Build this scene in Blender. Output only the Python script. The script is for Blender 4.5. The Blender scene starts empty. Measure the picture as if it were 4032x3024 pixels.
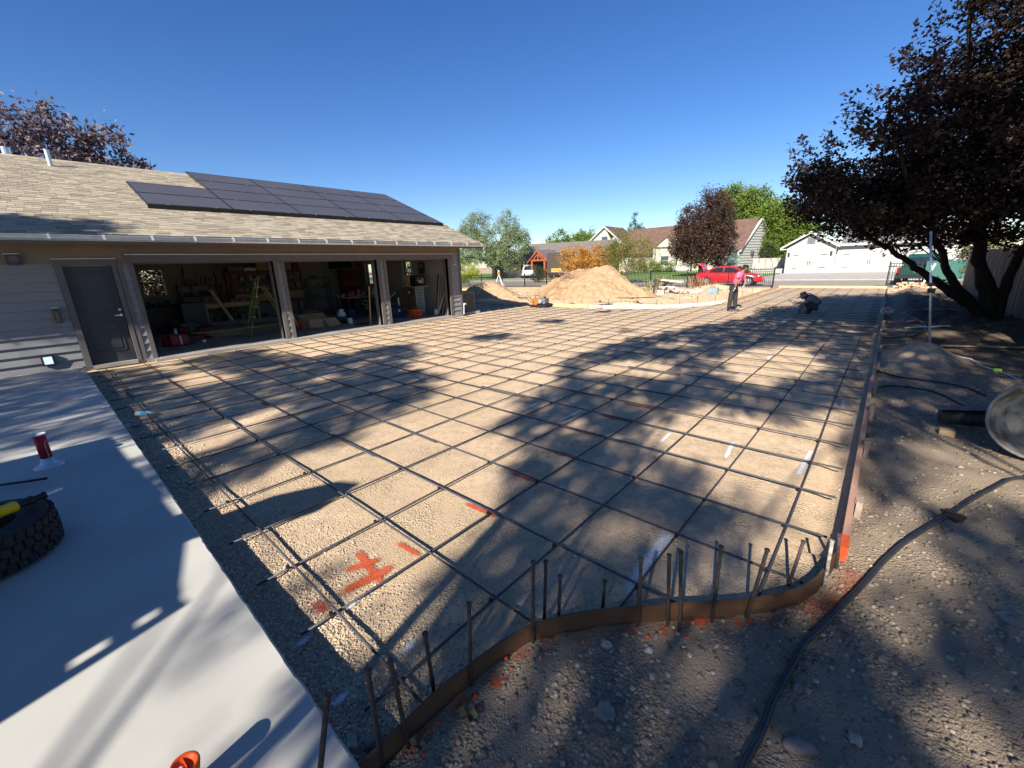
import bpy, bmesh, math, random
import numpy as np
from mathutils import Vector, Matrix, noise
random.seed(7); np.random.seed(7)
R = math.radians
sc = bpy.context.scene
COL = sc.collection
# ------------------------------------------------------------------ camera
CAM = np.array([0, 0, 1.85])
CR = Vector((0.7513452, 0.65907738, -0.03312686)); CU = Vector((-0.1563215, 0.22652706, 0.96137874)); CF = Vector((-0.64112711, 0.71714886, -0.27322798))
cd = bpy.data.cameras.new('camera'); cam = bpy.data.objects.new('camera', cd); COL.objects.link(cam)
mw = Matrix((CR, CU, -CF)).transposed().to_4x4(); mw.translation = Vector(CAM); cam.matrix_world = mw
cd.sensor_width = 36; cd.lens = 414.98 / 1024 * 36; cd.clip_end = 2000; cd.clip_start = .05
sc.camera = cam
# ------------------------------------------------------------------ light
LD = Vector((-.38, 1.5, -1)).normalized()          # the way the sunlight travels
sun_el = math.asin(-LD.z); sun_az = math.atan2(-LD.x, -LD.y)
w = bpy.data.worlds.new('World'); sc.world = w; w.use_nodes = True
nt = w.node_tree; bg = nt.nodes['Background']; sk = nt.nodes.new('ShaderNodeTexSky')
sk.sky_type = 'NISHITA'; sk.sun_disc = False; sk.sun_elevation = sun_el; sk.sun_rotation = sun_az
sk.altitude = 800; sk.air_density = 1.0; sk.dust_density = .25; sk.ozone_density = 3.0
hs_ = nt.nodes.new('ShaderNodeHueSaturation'); hs_.inputs['Saturation'].default_value = 1.27; hs_.inputs['Hue'].default_value = .512; nt.links.new(sk.outputs[0], hs_.inputs['Color'])
nt.links.new(hs_.outputs[0], bg.inputs[0]); bg.inputs[1].default_value = .067
sd = bpy.data.lights.new('sun', 'SUN'); sd.energy = 5.0; sd.angle = R(.53); sd.color = (1, .93, .82)
so = bpy.data.objects.new('sun', sd); COL.objects.link(so); so.rotation_euler = LD.to_track_quat('-Z', 'Y').to_euler(); so.location = (4, -16, 14)
sc.view_settings.view_transform = 'Standard'; sc.view_settings.look = 'None'; sc.view_settings.gamma = 1
sc.view_settings.exposure = 1.16
sc.cycles.max_bounces = 6; sc.cycles.diffuse_bounces = 3; sc.cycles.transparent_max_bounces = 12

# ------------------------------------------------------------------ materials
MATS = {}
def mat(name, c, c2=None, rough=.8, scale=4, bump=0, bscale=None, metal=0, detail=4, island=0, hue=0, spec=.3, stretch=None, lo=.35, hi=.65, extra=None, trans=0):
    """noise-mixed colour c..c2, noise bump, optional value spread per loose piece"""
    if name in MATS: return MATS[name]
    m = bpy.data.materials.new(name); m.use_nodes = True; t = m.node_tree; N = t.nodes; L = t.links
    b = N['Principled BSDF']; b.inputs['Roughness'].default_value = rough; b.inputs['Metallic'].default_value = metal
    b.inputs['Specular IOR Level'].default_value = spec
    g = N.new('ShaderNodeNewGeometry'); mp = N.new('ShaderNodeMapping'); L.new(g.outputs['Position'], mp.inputs[0])
    if stretch: mp.inputs['Scale'].default_value = stretch
    nz = N.new('ShaderNodeTexNoise'); nz.inputs['Scale'].default_value = scale; nz.inputs['Detail'].default_value = detail
    L.new(mp.outputs[0], nz.inputs[0])
    mr = N.new('ShaderNodeMapRange'); mr.inputs[1].default_value = lo; mr.inputs[2].default_value = hi; L.new(nz.outputs[0], mr.inputs[0])
    mx = N.new('ShaderNodeMix'); mx.data_type = 'RGBA'; L.new(mr.outputs[0], mx.inputs[0])
    mx.inputs[6].default_value = (*c, 1); mx.inputs[7].default_value = (*(c2 or [v * .75 for v in c]), 1)
    out = mx.outputs[2]
    if island or hue:
        hs = N.new('ShaderNodeHueSaturation'); oi = N.new('ShaderNodeObjectInfo')
        ad = N.new('ShaderNodeMath'); ad.operation = 'ADD'; L.new(g.outputs['Random Per Island'], ad.inputs[0]); L.new(oi.outputs['Random'], ad.inputs[1])
        fr = N.new('ShaderNodeMath'); fr.operation = 'FRACT'; L.new(ad.outputs[0], fr.inputs[0])
        v = N.new('ShaderNodeMapRange'); v.inputs[3].default_value = 1 - island; v.inputs[4].default_value = 1 + island; L.new(fr.outputs[0], v.inputs[0])
        L.new(v.outputs[0], hs.inputs['Value'])
        if hue:
            f2 = N.new('ShaderNodeMath'); f2.operation = 'MULTIPLY'; f2.inputs[1].default_value = 7.3; L.new(fr.outputs[0], f2.inputs[0])
            f3 = N.new('ShaderNodeMath'); f3.operation = 'FRACT'; L.new(f2.outputs[0], f3.inputs[0])
            h = N.new('ShaderNodeMapRange'); h.inputs[3].default_value = .5 - hue; h.inputs[4].default_value = .5 + hue; L.new(f3.outputs[0], h.inputs[0]); L.new(h.outputs[0], hs.inputs['Hue'])
        L.new(out, hs.inputs['Color']); out = hs.outputs[0]
    L.new(out, b.inputs['Base Color'])
    if bump:
        n2 = N.new('ShaderNodeTexNoise'); n2.inputs['Scale'].default_value = bscale or scale * 4; n2.inputs['Detail'].default_value = 5
        L.new(mp.outputs[0], n2.inputs[0]); bp = N.new('ShaderNodeBump'); bp.inputs['Strength'].default_value = min(1, bump); bp.inputs['Distance'].default_value = .01 * max(1, bump)
        L.new(n2.outputs[0], bp.inputs['Height']); L.new(bp.outputs[0], b.inputs['Normal'])
    if trans: # thin leaves let light through
        tr = N.new('ShaderNodeBsdfTranslucent'); L.new(out, tr.inputs[0]); ms = N.new('ShaderNodeMixShader'); ms.inputs[0].default_value = trans
        L.new(b.outputs[0], ms.inputs[1]); L.new(tr.outputs[0], ms.inputs[2]); L.new(ms.outputs[0], N['Material Output'].inputs[0])
    if extra: extra(m, N, L, b, g, out)
    MATS[name] = m; return m
def glass_mat(name, c=(.02, .025, .03), rough=.05):
    m = mat(name, c, c, rough=rough, spec=.8); return m

# ------------------------------------------------------------------ mesh builder
class MB:
    def __init__(s): s.v = []; s.f = []
    def add(s, v, f):
        n = len(s.v); s.v += [tuple(p) for p in v]; s.f += [tuple(i + n for i in q) for q in f]; return s
    def box(s, x0, x1, y0, y1, z0, z1):
        return s.add([(x0,y0,z0),(x1,y0,z0),(x1,y1,z0),(x0,y1,z0),(x0,y0,z1),(x1,y0,z1),(x1,y1,z1),(x0,y1,z1)],
                     [(0,3,2,1),(4,5,6,7),(0,1,5,4),(1,2,6,5),(2,3,7,6),(3,0,4,7)])
    def obox(s, c, size, M=None):
        hx, hy, hz = [q / 2 for q in size]; M = M or Matrix.Identity(3)
        p = [Vector(c) + M @ Vector((a * hx, b * hy, d * hz)) for d in (-1, 1) for a, b in ((-1,-1),(1,-1),(1,1),(-1,1))]
        return s.add(p, [(0,3,2,1),(4,5,6,7),(0,1,5,4),(1,2,6,5),(2,3,7,6),(3,0,4,7)])
    def bar(s, p0, p1, w, h, up=(0,0,1)):
        p0 = Vector(p0); p1 = Vector(p1); d = p1 - p0; z = d.normalized(); x = z.cross(Vector(up))
        if x.length < 1e-4: x = Vector((1,0,0))
        x.normalize(); y = x.cross(z); M = Matrix((x, z, -y)).transposed() if False else Matrix((x, y, z)).transposed()
        return s.obox((p0 + p1) / 2, (w, h, d.length), M)
    def tube(s, path, r, n=8, caps=True):
        path = [Vector(p) for p in path]; rs = r if isinstance(r, (list, tuple)) else [r] * len(path)
        vs = []; fs = []; prev = None
        for i, p in enumerate(path):
            d = (path[min(i+1, len(path)-1)] - path[max(i-1, 0)]).normalized()
            if prev is None:
                a = d.cross(Vector((0,0,1)));
                if a.length < 1e-3: a = d.cross(Vector((0,1,0)))
            else: a = prev - d * prev.dot(d)
            a.normalize(); prev = a; b = d.cross(a)
            for k in range(n):
                t = 2 * math.pi * k / n; vs.append(p + (a * math.cos(t) + b * math.sin(t)) * rs[i])
        for i in range(len(path) - 1):
            for k in range(n):
                fs.append((i*n+k, i*n+(k+1)%n, (i+1)*n+(k+1)%n, (i+1)*n+k))
        if caps: fs.append(tuple(range(n))[::-1]); fs.append(tuple((len(path)-1)*n + k for k in range(n)))
        return s.add(vs, fs)
    def lathe(s, prof, c=(0,0,0), n=24, axis=(0,0,1), closed=False):
        q = Vector((0,0,1)).rotation_difference(Vector(axis)); vs = []; fs = []
        for r, z in prof:
            for k in range(n):
                t = 2 * math.pi * k / n; vs.append(Vector(c) + q @ Vector((r * math.cos(t), r * math.sin(t), z)))
        m = len(prof)
        for i in range(m - 1 + (1 if closed else 0)):
            for k in range(n): fs.append((i*n+k, i*n+(k+1)%n, ((i+1)%m)*n+(k+1)%n, ((i+1)%m)*n+k))
        if not closed:
            fs.append(tuple(range(n))[::-1]); fs.append(tuple((m-1)*n + k for k in range(n)))
        return s.add(vs, fs)
    def prism(s, poly, d):
        """closed 3D polygon extruded by vector d"""
        n = len(poly); d = Vector(d); vs = [Vector(p) for p in poly] + [Vector(p) + d for p in poly]
        return s.add(vs, [tuple(range(n))[::-1], tuple(range(n, 2*n))] + [(i, (i+1)%n, n+(i+1)%n, n+i) for i in range(n)])
    def build(s, name, m, parent=None, world=True, smooth=False, bevel=0, kind=None, label=None):
        me = bpy.data.meshes.new(name); me.from_pydata(s.v, [], s.f); me.update()
        bm = bmesh.new(); bm.from_mesh(me); bmesh.ops.recalc_face_normals(bm, faces=bm.faces); bm.to_mesh(me); bm.free()
        return link(name, me, m, parent, world, smooth, bevel, kind, label)
def link(name, me, m, parent=None, world=True, smooth=False, bevel=0, kind=None, label=None):
    if m and not me.materials: me.materials.append(m)
    o = bpy.data.objects.new(name, me); COL.objects.link(o)
    if smooth: me.polygons.foreach_set('use_smooth', [True] * len(me.polygons))
    if parent:
        o.parent = parent
        if world:
            top = parent; off = Vector((0,0,0))
            while top: off += Vector(top.location); top = top.parent
            o.location = -off
    if bevel:
        b = o.modifiers.new('b', 'BEVEL'); b.width = bevel; b.segments = 2; b.limit_method = 'ANGLE'
    if kind: o['kind'] = kind
    if label: o['label'] = label
    return o
def thing(name, label, cat, loc=(0,0,0), rz=0, group=None):
    o = bpy.data.objects.new(name, None); COL.objects.link(o); o.location = loc; o.rotation_euler = (0,0,rz); o.empty_display_size = .1
    o['label'] = label; o['category'] = cat
    if group: o['group'] = group
    return o
def tag(o, label, cat, group=None):
    o['label'] = label; o['category'] = cat
    if group: o['group'] = group
    return o
def dup(root, loc, rz=0, label=None, group=None, scale=None):
    r = root.copy(); COL.objects.link(r); r.location = loc; r.rotation_euler = (0,0,rz)
    if scale: r.scale = scale
    if label: r['label'] = label
    if group: r['group'] = group
    for ch in list(root.children):
        c = ch.copy(); COL.objects.link(c); c.parent = r
        for g in ch.children:
            d = g.copy(); COL.objects.link(d); d.parent = c
    return r
def npmesh(name, V, F, n, col=None):
    """V (k,3) float, F flat list of vertex ids, n corners per face"""
    me = bpy.data.meshes.new(name); me.vertices.add(len(V)); me.vertices.foreach_set('co', np.asarray(V, np.float32).ravel())
    F = np.asarray(F, np.int32).ravel(); me.loops.add(len(F)); me.loops.foreach_set('vertex_index', F)
    k = len(F) // n; me.polygons.add(k); me.polygons.foreach_set('loop_start', np.arange(k, dtype=np.int32) * n); me.polygons.foreach_set('loop_total', np.full(k, n, np.int32))
    if col is not None:
        a = me.color_attributes.new('tint', 'FLOAT_COLOR', 'POINT'); a.data.foreach_set('color', np.asarray(col, np.float32).ravel())
    me.update(calc_edges=True); return me
def sstep(a, b, x): t = np.clip((x - a) / (b - a), 0, 1); return t * t * (3 - 2 * t)
rng = np.random.default_rng(11)
# cheap value noise on numpy arrays
_NG = rng.random((256, 256))
def vn(x, y):
    xi = np.floor(x).astype(int); yi = np.floor(y).astype(int); fx = x - xi; fy = y - yi; fx = fx*fx*(3-2*fx); fy = fy*fy*(3-2*fy)
    g = lambda i, j: _NG[i & 255, j & 255]
    return (g(xi,yi)*(1-fx)+g(xi+1,yi)*fx)*(1-fy) + (g(xi,yi+1)*(1-fx)+g(xi+1,yi+1)*fx)*fy
def fbm(x, y, o=4):
    s = 0; a = .5
    for k in range(o): s = s + a * vn(x * 2**k + 17*k, y * 2**k + 5*k); a *= .5
    return s
# ------------------------------------------------------------------ the form line in front and the lie of the land
CURVE = [(-1.22,.30),(-1.2,.39),(-1.2,.49),(-1.2,.6),(-1.2,.77),(-1.18,.94),(-1.15,1.13),(-1.10,1.30),(-1.01,1.45),(-.93,1.55),(-.83,1.66),(-.72,1.77),(-.58,1.91),(-.43,2.05),(-.29,2.19),(-.2,2.30),(-.11,2.43),(-.05,2.57),(-.02,2.70),(0,2.81),(.02,2.93),(.03,3.08)]
_cx = np.array([p[0] for p in CURVE]); _cy = np.array([p[1] for p in CURVE])
def inside_form(x, y):
    """1 inside the area that will be poured, 0 outside"""
    xf = np.interp(y, _cy, _cx, left=-1.22, right=.03); return (x < xf) & (y > .38)
def edge_x(y): return np.interp(y, _cy, _cx, left=-1.22, right=.03)
MOUNDS = [  # x, y, rx, ry, h, power
    (-11.85, 20.4, 4.0, 3.1, 1.62), (-18.3, 19.3, 2.5, 2.0, .98)]
def ground_z(x, y):
    x = np.asarray(x, float); y = np.asarray(y, float)
    d = edge_x(y) - x                                           # >0 inside
    ins = (y > .38)
    z = np.where(ins & (d > 0), -.034, -.01)
    z = z + (fbm(x * .7, y * .7) - .5) * .02 * sstep(.1, .6, np.abs(d)) + (fbm(x * 5, y * 5) - .5) * .014
    tr = np.exp(-((y - .5) / .16) ** 2) * (x < -1.25) * (x > -12.4); z = z - .02 * tr              # trough along the slab
    z = z - .055 * np.exp(-((d - .12) / .07) ** 2) * (y > 3) * ins * (y < 24)
    # outside to the right: loose, uneven
    o = sstep(.1, 1.2, -d) * (y > .2)
    z = z + o * ((fbm(x * 1.1 + 3, y * 1.1) - .42) * .22 + (fbm(x * 6, y * 6) - .5) * .05)
    z = z + .34 * np.exp(-(((x - .62) / .42) ** 2 + ((y - 10.0) / .75) ** 2)) + .12 * np.exp(-(((x - 1.2) / .7) ** 2 + ((y - 8.6) / .6) ** 2))
    z = z + sstep(13, 17, y) * (1 - sstep(27, 30, y)) * sstep(.15, .8, x) * (1 - sstep(4, 8, x)) * (.16 + .3 * (fbm(x * 1.5, y * 1.5) - .4) + .12 * (fbm(x * 6, y * 6) - .45))
    # rough heaped dirt on the left beyond the far form line
    a = np.interp(x, [-19, -13.9, -11.6, -9.7, -7.9, -6.9, -5.8, -5.1], [16.0, 16.0, 16.5, 16.4, 17.1, 17.4, 18.9, 21.5])
    fl = sstep(0, .8, y - a) * (x < -5.0) * (x > -26) * (1 - sstep(26.5, 29, y))
    z = z + fl * (.06 + (fbm(x * .8, y * .8) - .4) * .35 + (fbm(x * 4, y * 4) - .5) * .08)
    z = z + fl * .34 * np.exp(-(((x + 7.2) / 2.3) ** 2 + ((y - 26.3) / 1.0) ** 2))
    g = (1 - sstep(12.3, 12.6, -x) * (1 - sstep(11, 12.6, y)))    # nothing under the house
    z = z * g - .03 * (1 - g)
    return z
def gz(x, y): return float(ground_z(np.array([x]), np.array([y]))[0])

def axis(segs):
    out = []
    for a, b, st in segs: out += list(np.arange(a, b, st))
    out.append(segs[-1][1]); return np.array(out)
gx = axis([(-900,-200,100),(-200,-40,16),(-40,-20,1.2),(-20,-13,.3),(-13,-5,.16),(-5,3.2,.055),(3.2,8,.3),(8,40,2.5),(40,200,16),(200,900,100)])
gy = axis([(-400,-40,40),(-40,-4,3),(-4,0,.4),(0,5,.05),(5,9,.09),(9,18,.16),(18,32,.3),(32,60,2.5),(60,200,16),(200,1400,120)])
X, Y = np.meshgrid(gx, gy); Z = ground_z(X, Y)
far = sstep(30, 34, np.abs(Y)) + sstep(26, 30, np.abs(X)); Z = np.where(far > 0, Z * (1 - np.clip(far, 0, 1)) - .03 * np.clip(far, 0, 1), Z)
nx, ny = len(gx), len(gy); idx = np.arange(nx * ny).reshape(ny, nx)
F = np.stack([idx[:-1,:-1], idx[:-1,1:], idx[1:,1:], idx[1:,:-1]], -1)
def ground_extra(m, N, L, b, g, out):
    # zones: sandy compacted base inside the form, grey-brown soil outside; pebbly patches everywhere
    at = N.new('ShaderNodeAttribute'); at.attribute_name = 'tint'
    sep = N.new('ShaderNodeSeparateColor'); L.new(at.outputs['Color'], sep.inputs[0])
    def noise_(s, d=5): n = N.new('ShaderNodeTexNoise'); n.inputs['Scale'].default_value = s; n.inputs['Detail'].default_value = d; L.new(g.outputs['Position'], n.inputs[0]); return n.outputs[0]
    def mr(i, a, c): r = N.new('ShaderNodeMapRange'); r.inputs[1].default_value = a; r.inputs[2].default_value = c; L.new(i, r.inputs[0]); return r.outputs[0]
    def mix(f, a, c):
        x = N.new('ShaderNodeMix'); x.data_type = 'RGBA'; L.new(f, x.inputs[0])
        for i, q in ((6, a), (7, c)):
            if isinstance(q, tuple): x.inputs[i].default_value = (*q, 1)
            else: L.new(q, x.inputs[i])
        return x.outputs[2]
    sand = mix(mr(noise_(1.3), .35, .65), (.74,.545,.37), (.64,.465,.305))
    sand = mix(mr(noise_(14), .3, .75), sand, (.47,.35,.225))
    sand = mix(mr(noise_(.45, 3), .45, .7), sand, (.52,.385,.24))
    sand = mix(mr(noise_(38, 3), .58, .72), sand, (.36,.265,.17))
    soil = mix(mr(noise_(2.0), .35, .65), (.29,.225,.16), (.21,.165,.12))
    soil = mix(mr(noise_(25), .4, .8), soil, (.27,.21,.145))
    base = mix(sep.outputs[0], soil, sand)
    mul = mix(mr(noise_(7, 6), .4, .65), (.085,.065,.048), (.15,.115,.08)); base = mix(sep.outputs[1], base, mul)
    # stones in voronoi cells
    vo = N.new('ShaderNodeTexVoronoi'); vo.inputs['Scale'].default_value = 55; vo.inputs['Randomness'].default_value = 1; L.new(g.outputs['Position'], vo.inputs[0])
    vs = N.new('ShaderNodeTexVoronoi'); vs.inputs['Scale'].default_value = 130; L.new(g.outputs['Position'], vs.inputs[0])
    patch = mr(noise_(2.6, 3), .47, .62)
    c1 = N.new('ShaderNodeSeparateColor'); L.new(vo.outputs['Color'], c1.inputs[0])
    st = mix(c1.outputs[0], (.20,.155,.115), (.60,.48,.35))
    near = mr(vo.outputs['Distance'], .55, .25)
    mu = N.new('ShaderNodeMath'); mu.operation = 'MULTIPLY'; L.new(patch, mu.inputs[0]); L.new(near, mu.inputs[1])
    mu2 = N.new('ShaderNodeMath'); mu2.operation = 'MULTIPLY'; L.new(mu.outputs[0], mu2.inputs[0]); mu2.inputs[1].default_value = .5
    base = mix(mu2.outputs[0], base, st)
    L.new(base, b.inputs['Base Color'])
    h = N.new('ShaderNodeMath'); h.operation = 'MULTIPLY_ADD'; L.new(mu.outputs[0], h.inputs[0]); h.inputs[1].default_value = 1.0; L.new(noise_(60, 4), h.inputs[2])
    h2 = N.new('ShaderNodeMath'); h2.operation = 'MULTIPLY_ADD'; L.new(vs.outputs['Distance'], h2.inputs[0]); h2.inputs[1].default_value = -.5; L.new(h.outputs[0], h2.inputs[2])
    bp = N.new('ShaderNodeBump'); bp.inputs['Strength'].default_value = .8; bp.inputs['Distance'].default_value = .009; L.new(h2.outputs[0], bp.inputs['Height']); L.new(bp.outputs[0], b.inputs['Normal'])
M_ground = mat('dirt_ground', (.4,.3,.2), rough=.95, spec=.15, extra=ground_extra)
zone = np.clip(sstep(-.1, .15, edge_x(Y) - X) * sstep(.2, .42, Y) + (X < -5.2) * (Y > 13) * 1.0 + (Y > 27.5), 0, 1)
zone = np.clip(zone + (fbm(X * 3, Y * 3) - .5) * .3 * (zone < .5), 0, 1)
zone = np.where((Y > 60) | (Y < -3) | (X < -40) | (X > 20), .45, zone)
zone = np.where((zone > .6) & (X > -6) & (Y < 9), zone * (1 - .30 * (1 - sstep(2.0, 7, Y)) * (.6 + .8 * fbm(X * 1.5, Y * 1.5))), zone)
mulch = sstep(.25, .8, X + .25 * (fbm(X * 2, Y * 2) - .5)) * sstep(7.5, 10.5, Y + 2 * (fbm(X, Y) - .5)) * (1 - sstep(24, 27, Y)) * (1 - np.exp(-(((X - .62) / .5) ** 2 + ((Y - 9.8) / .9) ** 2)))
zone = np.maximum(zone, .5 * np.exp(-(((X - .62) / .7) ** 2 + ((Y - 9.8) / 1.1) ** 2)))
tint = np.stack([zone, mulch, zone, np.ones_like(zone)], -1).reshape(-1, 4)
gme = npmesh('ground', np.stack([X, Y, Z], -1).reshape(-1, 3), F, 4, tint)
ground = link('ground', gme, M_ground, smooth=True, kind='structure')

# ------------------------------------------------------------------ streets, lawns and paving beyond the site
def sheet(name, pts, z, m, t=.3, kind='structure'):
    return MB().prism([(x, y, z - t) for x, y in pts], (0,0,t)).build(name, m, kind=kind)
M_asph = mat('asphalt', (.25,.215,.175), (.30,.26,.215), rough=.9, scale=1.5, bump=.4, bscale=60)
M_conc = mat('pale_concrete', (.40,.375,.34), (.33,.31,.28), rough=.85, scale=2, bump=.2, bscale=40)
M_dconc = mat('driveway_concrete', (.34,.32,.285), (.28,.26,.235), rough=.85, scale=1.2, bump=.2, bscale=30)
M_lawn = mat('lawn', (.10,.2,.04), (.16,.26,.06), rough=.9, scale=6, bump=1, bscale=60)
M_gold = mat('dry_straw', (.55,.40,.14), (.44,.31,.12), rough=.95, scale=4, bump=1, bscale=40)
sheet('street', [(-120,22),(-60,24),(-30.5,28.0),(-24,29.6),(-13,30.9),(-5.3,31.6),(.2,32.2),(12,32.4),(60,32.4),(60,40.6),(-120,40.6)], .0, M_asph)
sheet('driveway_apron', [(-5.05,31.35),(.05,31.35),(.15,32.9),(-5.25,32.5)], .02, M_dconc)
sheet('far_sidewalk', [(-120,40.62),(60,40.62),(60,42.4),(-120,42.4)], .06, M_conc)
sheet('lawn', [(-120,42.42),(-9.5,42.42),(-9.5,90),(-120,90)], .03, M_lawn)
sheet('neighbour_driveway', [(-8.9,42.42),(6.5,42.42),(6.0,57.2),(-9.2,57.2)], .04, M_conc)
sheet('pickup_driveway', [(-42,42.42),(-35,42.42),(-36.5,57),(-44,57)], .045, M_conc)
sheet('dry_verge', [(-30,27.3),(-24,28.9),(-13,30.1),(-13.2,28.2),(-22,25.5),(-29,25.2)], .04, M_gold)

# ------------------------------------------------------------------ the finished concrete slab
def slab_extra(m, N, L, b, g, out):
    sp = N.new('ShaderNodeSeparateXYZ'); L.new(g.outputs['Position'], sp.inputs[0])
    mp = N.new('ShaderNodeMapping'); mp.inputs['Scale'].default_value = (60, 1.6, 1); L.new(g.outputs['Position'], mp.inputs[0])
    n = N.new('ShaderNodeTexNoise'); n.inputs['Scale'].default_value = 2.5; n.inputs['Detail'].default_value = 4; L.new(mp.outputs[0], n.inputs[0])
    n3 = N.new('ShaderNodeTexNoise'); n3.inputs['Scale'].default_value = 1.1; n3.inputs['Detail'].default_value = 3; L.new(g.outputs['Position'], n3.inputs[0])
    mr = N.new('ShaderNodeMapRange'); mr.inputs[1].default_value = .36; mr.inputs[2].default_value = .62; mr.inputs[3].default_value = .76; mr.inputs[4].default_value = 1.08
    n5 = N.new('ShaderNodeTexNoise'); n5.inputs['Scale'].default_value = 45; n5.inputs['Detail'].default_value = 6; L.new(g.outputs['Position'], n5.inputs[0])
    av = N.new('ShaderNodeMath'); av.operation = 'MULTIPLY_ADD'; av.inputs[1].default_value = .4; L.new(n.outputs[0], av.inputs[0]); av2 = N.new('ShaderNodeMath'); av2.operation = 'MULTIPLY_ADD'; av2.inputs[1].default_value = .3; L.new(n5.outputs[0], av2.inputs[0]); L.new(av.outputs[0], av2.inputs[2]); av3 = N.new('ShaderNodeMath'); av3.operation = 'MULTIPLY_ADD'; av3.inputs[1].default_value = .3; L.new(n3.outputs[0], av3.inputs[0]); L.new(av2.outputs[0], av3.inputs[2]); L.new(av3.outputs[0], mr.inputs[0])
    hs = N.new('ShaderNodeHueSaturation'); L.new(mr.outputs[0], hs.inputs['Value']); L.new(out, hs.inputs['Color']); L.new(hs.outputs[0], b.inputs['Base Color'])
    n4 = N.new('ShaderNodeTexNoise'); n4.inputs['Scale'].default_value = 180; L.new(g.outputs['Position'], n4.inputs[0])
    ad = N.new('ShaderNodeMath'); ad.operation = 'ADD'; L.new(n.outputs[0], ad.inputs[0]); m4 = N.new('ShaderNodeMath'); m4.operation = 'MULTIPLY'; m4.inputs[1].default_value = .25; L.new(n4.outputs[0], m4.inputs[0]); L.new(m4.outputs[0], ad.inputs[1])
    bp = N.new('ShaderNodeBump'); bp.inputs['Strength'].default_value = .5; bp.inputs['Distance'].default_value = .0013; L.new(ad.outputs[0], bp.inputs['Height']); L.new(bp.outputs[0], b.inputs['Normal'])
M_slab = mat('broom_finished_concrete', (.42,.41,.37), (.335,.328,.30), rough=.8, scale=1.3, lo=.3, hi=.7, extra=slab_extra)
# panels of the slab, split at the sawn joints; outer edge a little wavy and rounded
slab = thing('concrete_slab', 'broom finished grey concrete slab beside the rebar', 'slab', (-6, -1, 0)); slab['kind'] = 'structure'; del slab['category']
for i, (xa, xb) in enumerate([(-12.45,-9.9),(-9.894,-7.103),(-7.097,-4.043),(-4.037,-1.145)]):
    n = 60; ye = [.405 + (random.random() - .5) * .006 + .0015 * math.sin(k * .9) for k in range(n + 1)]
    mb = MB(); rows = []
    for k in range(n + 1):
        x = xa + (xb - xa) * k / n
        rows.append([(x, -6.5, .12), (x, ye[k] - .012, .12), (x, ye[k] - .002, .112), (x, ye[k], .10), (x, ye[k] - .004 + random.random() * .012, .0), (x, ye[k] + .01, -.12), (x, -6.5, -.12)])
    vs = [p for r_ in rows for p in r_]; m_ = 7
    fs = [(k*m_+j, (k+1)*m_+j, (k+1)*m_+(j+1)%m_, k*m_+(j+1)%m_) for k in range(n) for j in range(m_)] + [tuple(range(m_)), tuple(n*m_+j for j in range(m_))[::-1]]
    mb.add(vs, fs).build('slab_panel', M_slab, slab)
# ================================================================== THE WORKSHOP HOUSE
XF = -12.65; XE = -12.05; SL = .40; ZE = 2.74; XR = -17.95; YN = 11.35; YR = 12.02; YL = -9.0; XB = -20.75
M_siding = mat('lap_siding', (.235,.235,.24), (.205,.205,.21), rough=.75, scale=3, bump=.15, bscale=60, stretch=(1,.3,1))
M_trim = mat('brown_grey_trim', (.125,.115,.115), (.11,.10,.10), rough=.7, scale=5)
M_trimr = mat('weathered_post_trim', (.145,.13,.12), (.11,.10,.09), rough=.8, scale=12, stretch=(1,1,.1), bump=.3)
M_frieze = mat('tan_frieze', (.215,.165,.115), (.19,.145,.105), rough=.8, scale=1.5)
M_doorp = mat('charcoal_door_paint', (.052,.055,.063), (.047,.05,.058), rough=.5, scale=2)
M_galv = mat('galvanised_metal', (.62,.66,.70), (.52,.56,.6), rough=.38, metal=.6, scale=9, spec=.5)
M_flash = mat('white_flashing', (.7,.72,.74), rough=.5)
M_dark = mat('dark_plastic', (.02,.02,.022), rough=.5)
M_black = mat('black_paint', (.015,.015,.017), rough=.45, spec=.4)
M_shingle = mat('asphalt_shingle', (.335,.29,.22), (.28,.24,.18), rough=.95, scale=30, island=.27, hue=.006, bump=.25, bscale=300)
M_under = mat('roof_deck', (.30,.25,.19), rough=.95)
M_wallin = mat('interior_wall_paint', (.31,.30,.28), (.28,.27,.25), rough=.9, scale=1)
M_floor = mat('garage_floor_concrete', (.30,.28,.25), (.22,.205,.185), rough=.7, scale=1.5, bump=.2, bscale=20)
M_panel = mat('solar_cell_black', (.060,.060,.072), (.068,.068,.080), rough=.5, scale=.8, spec=.35)
M_pframe = mat('solar_frame_black', (.025,.027,.032), rough=.45)
M_steel = mat('bright_steel', (.75,.77,.8), rough=.3, metal=.9)
M_glass = mat('window_glass', (.05,.06,.06), rough=.05, spec=.7)
def _gl(m, N, L, b, g, out): b.inputs['Transmission Weight'].default_value = 1; b.inputs['IOR'].default_value = 1.05; b.inputs['Base Color'].default_value = (.9,.95,.9,1)
M_clear = mat('clear_glass', (.9,.95,.9), rough=.02, extra=_gl)

house = thing('workshop_house', 'long low house with tan shingled roof and three open garage bays', 'house', (XF, 3, 0))
def hb(name, m, *bx, **k):
    mb = MB()
    for b in bx: mb.box(*b)
    return mb.build(name, m, house, **k)
# foundation and garage floor
hb('garage_floor', M_floor, (XB, XF + .02, 1.45, YN - .03, -.12, .055))
hb('foundation', M_dconc, (XB, XF - .02, YL, 1.449, -.12, .06), (XF + .02, XF + .11, 1.6, YN - .3, -.15, .03))
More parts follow.
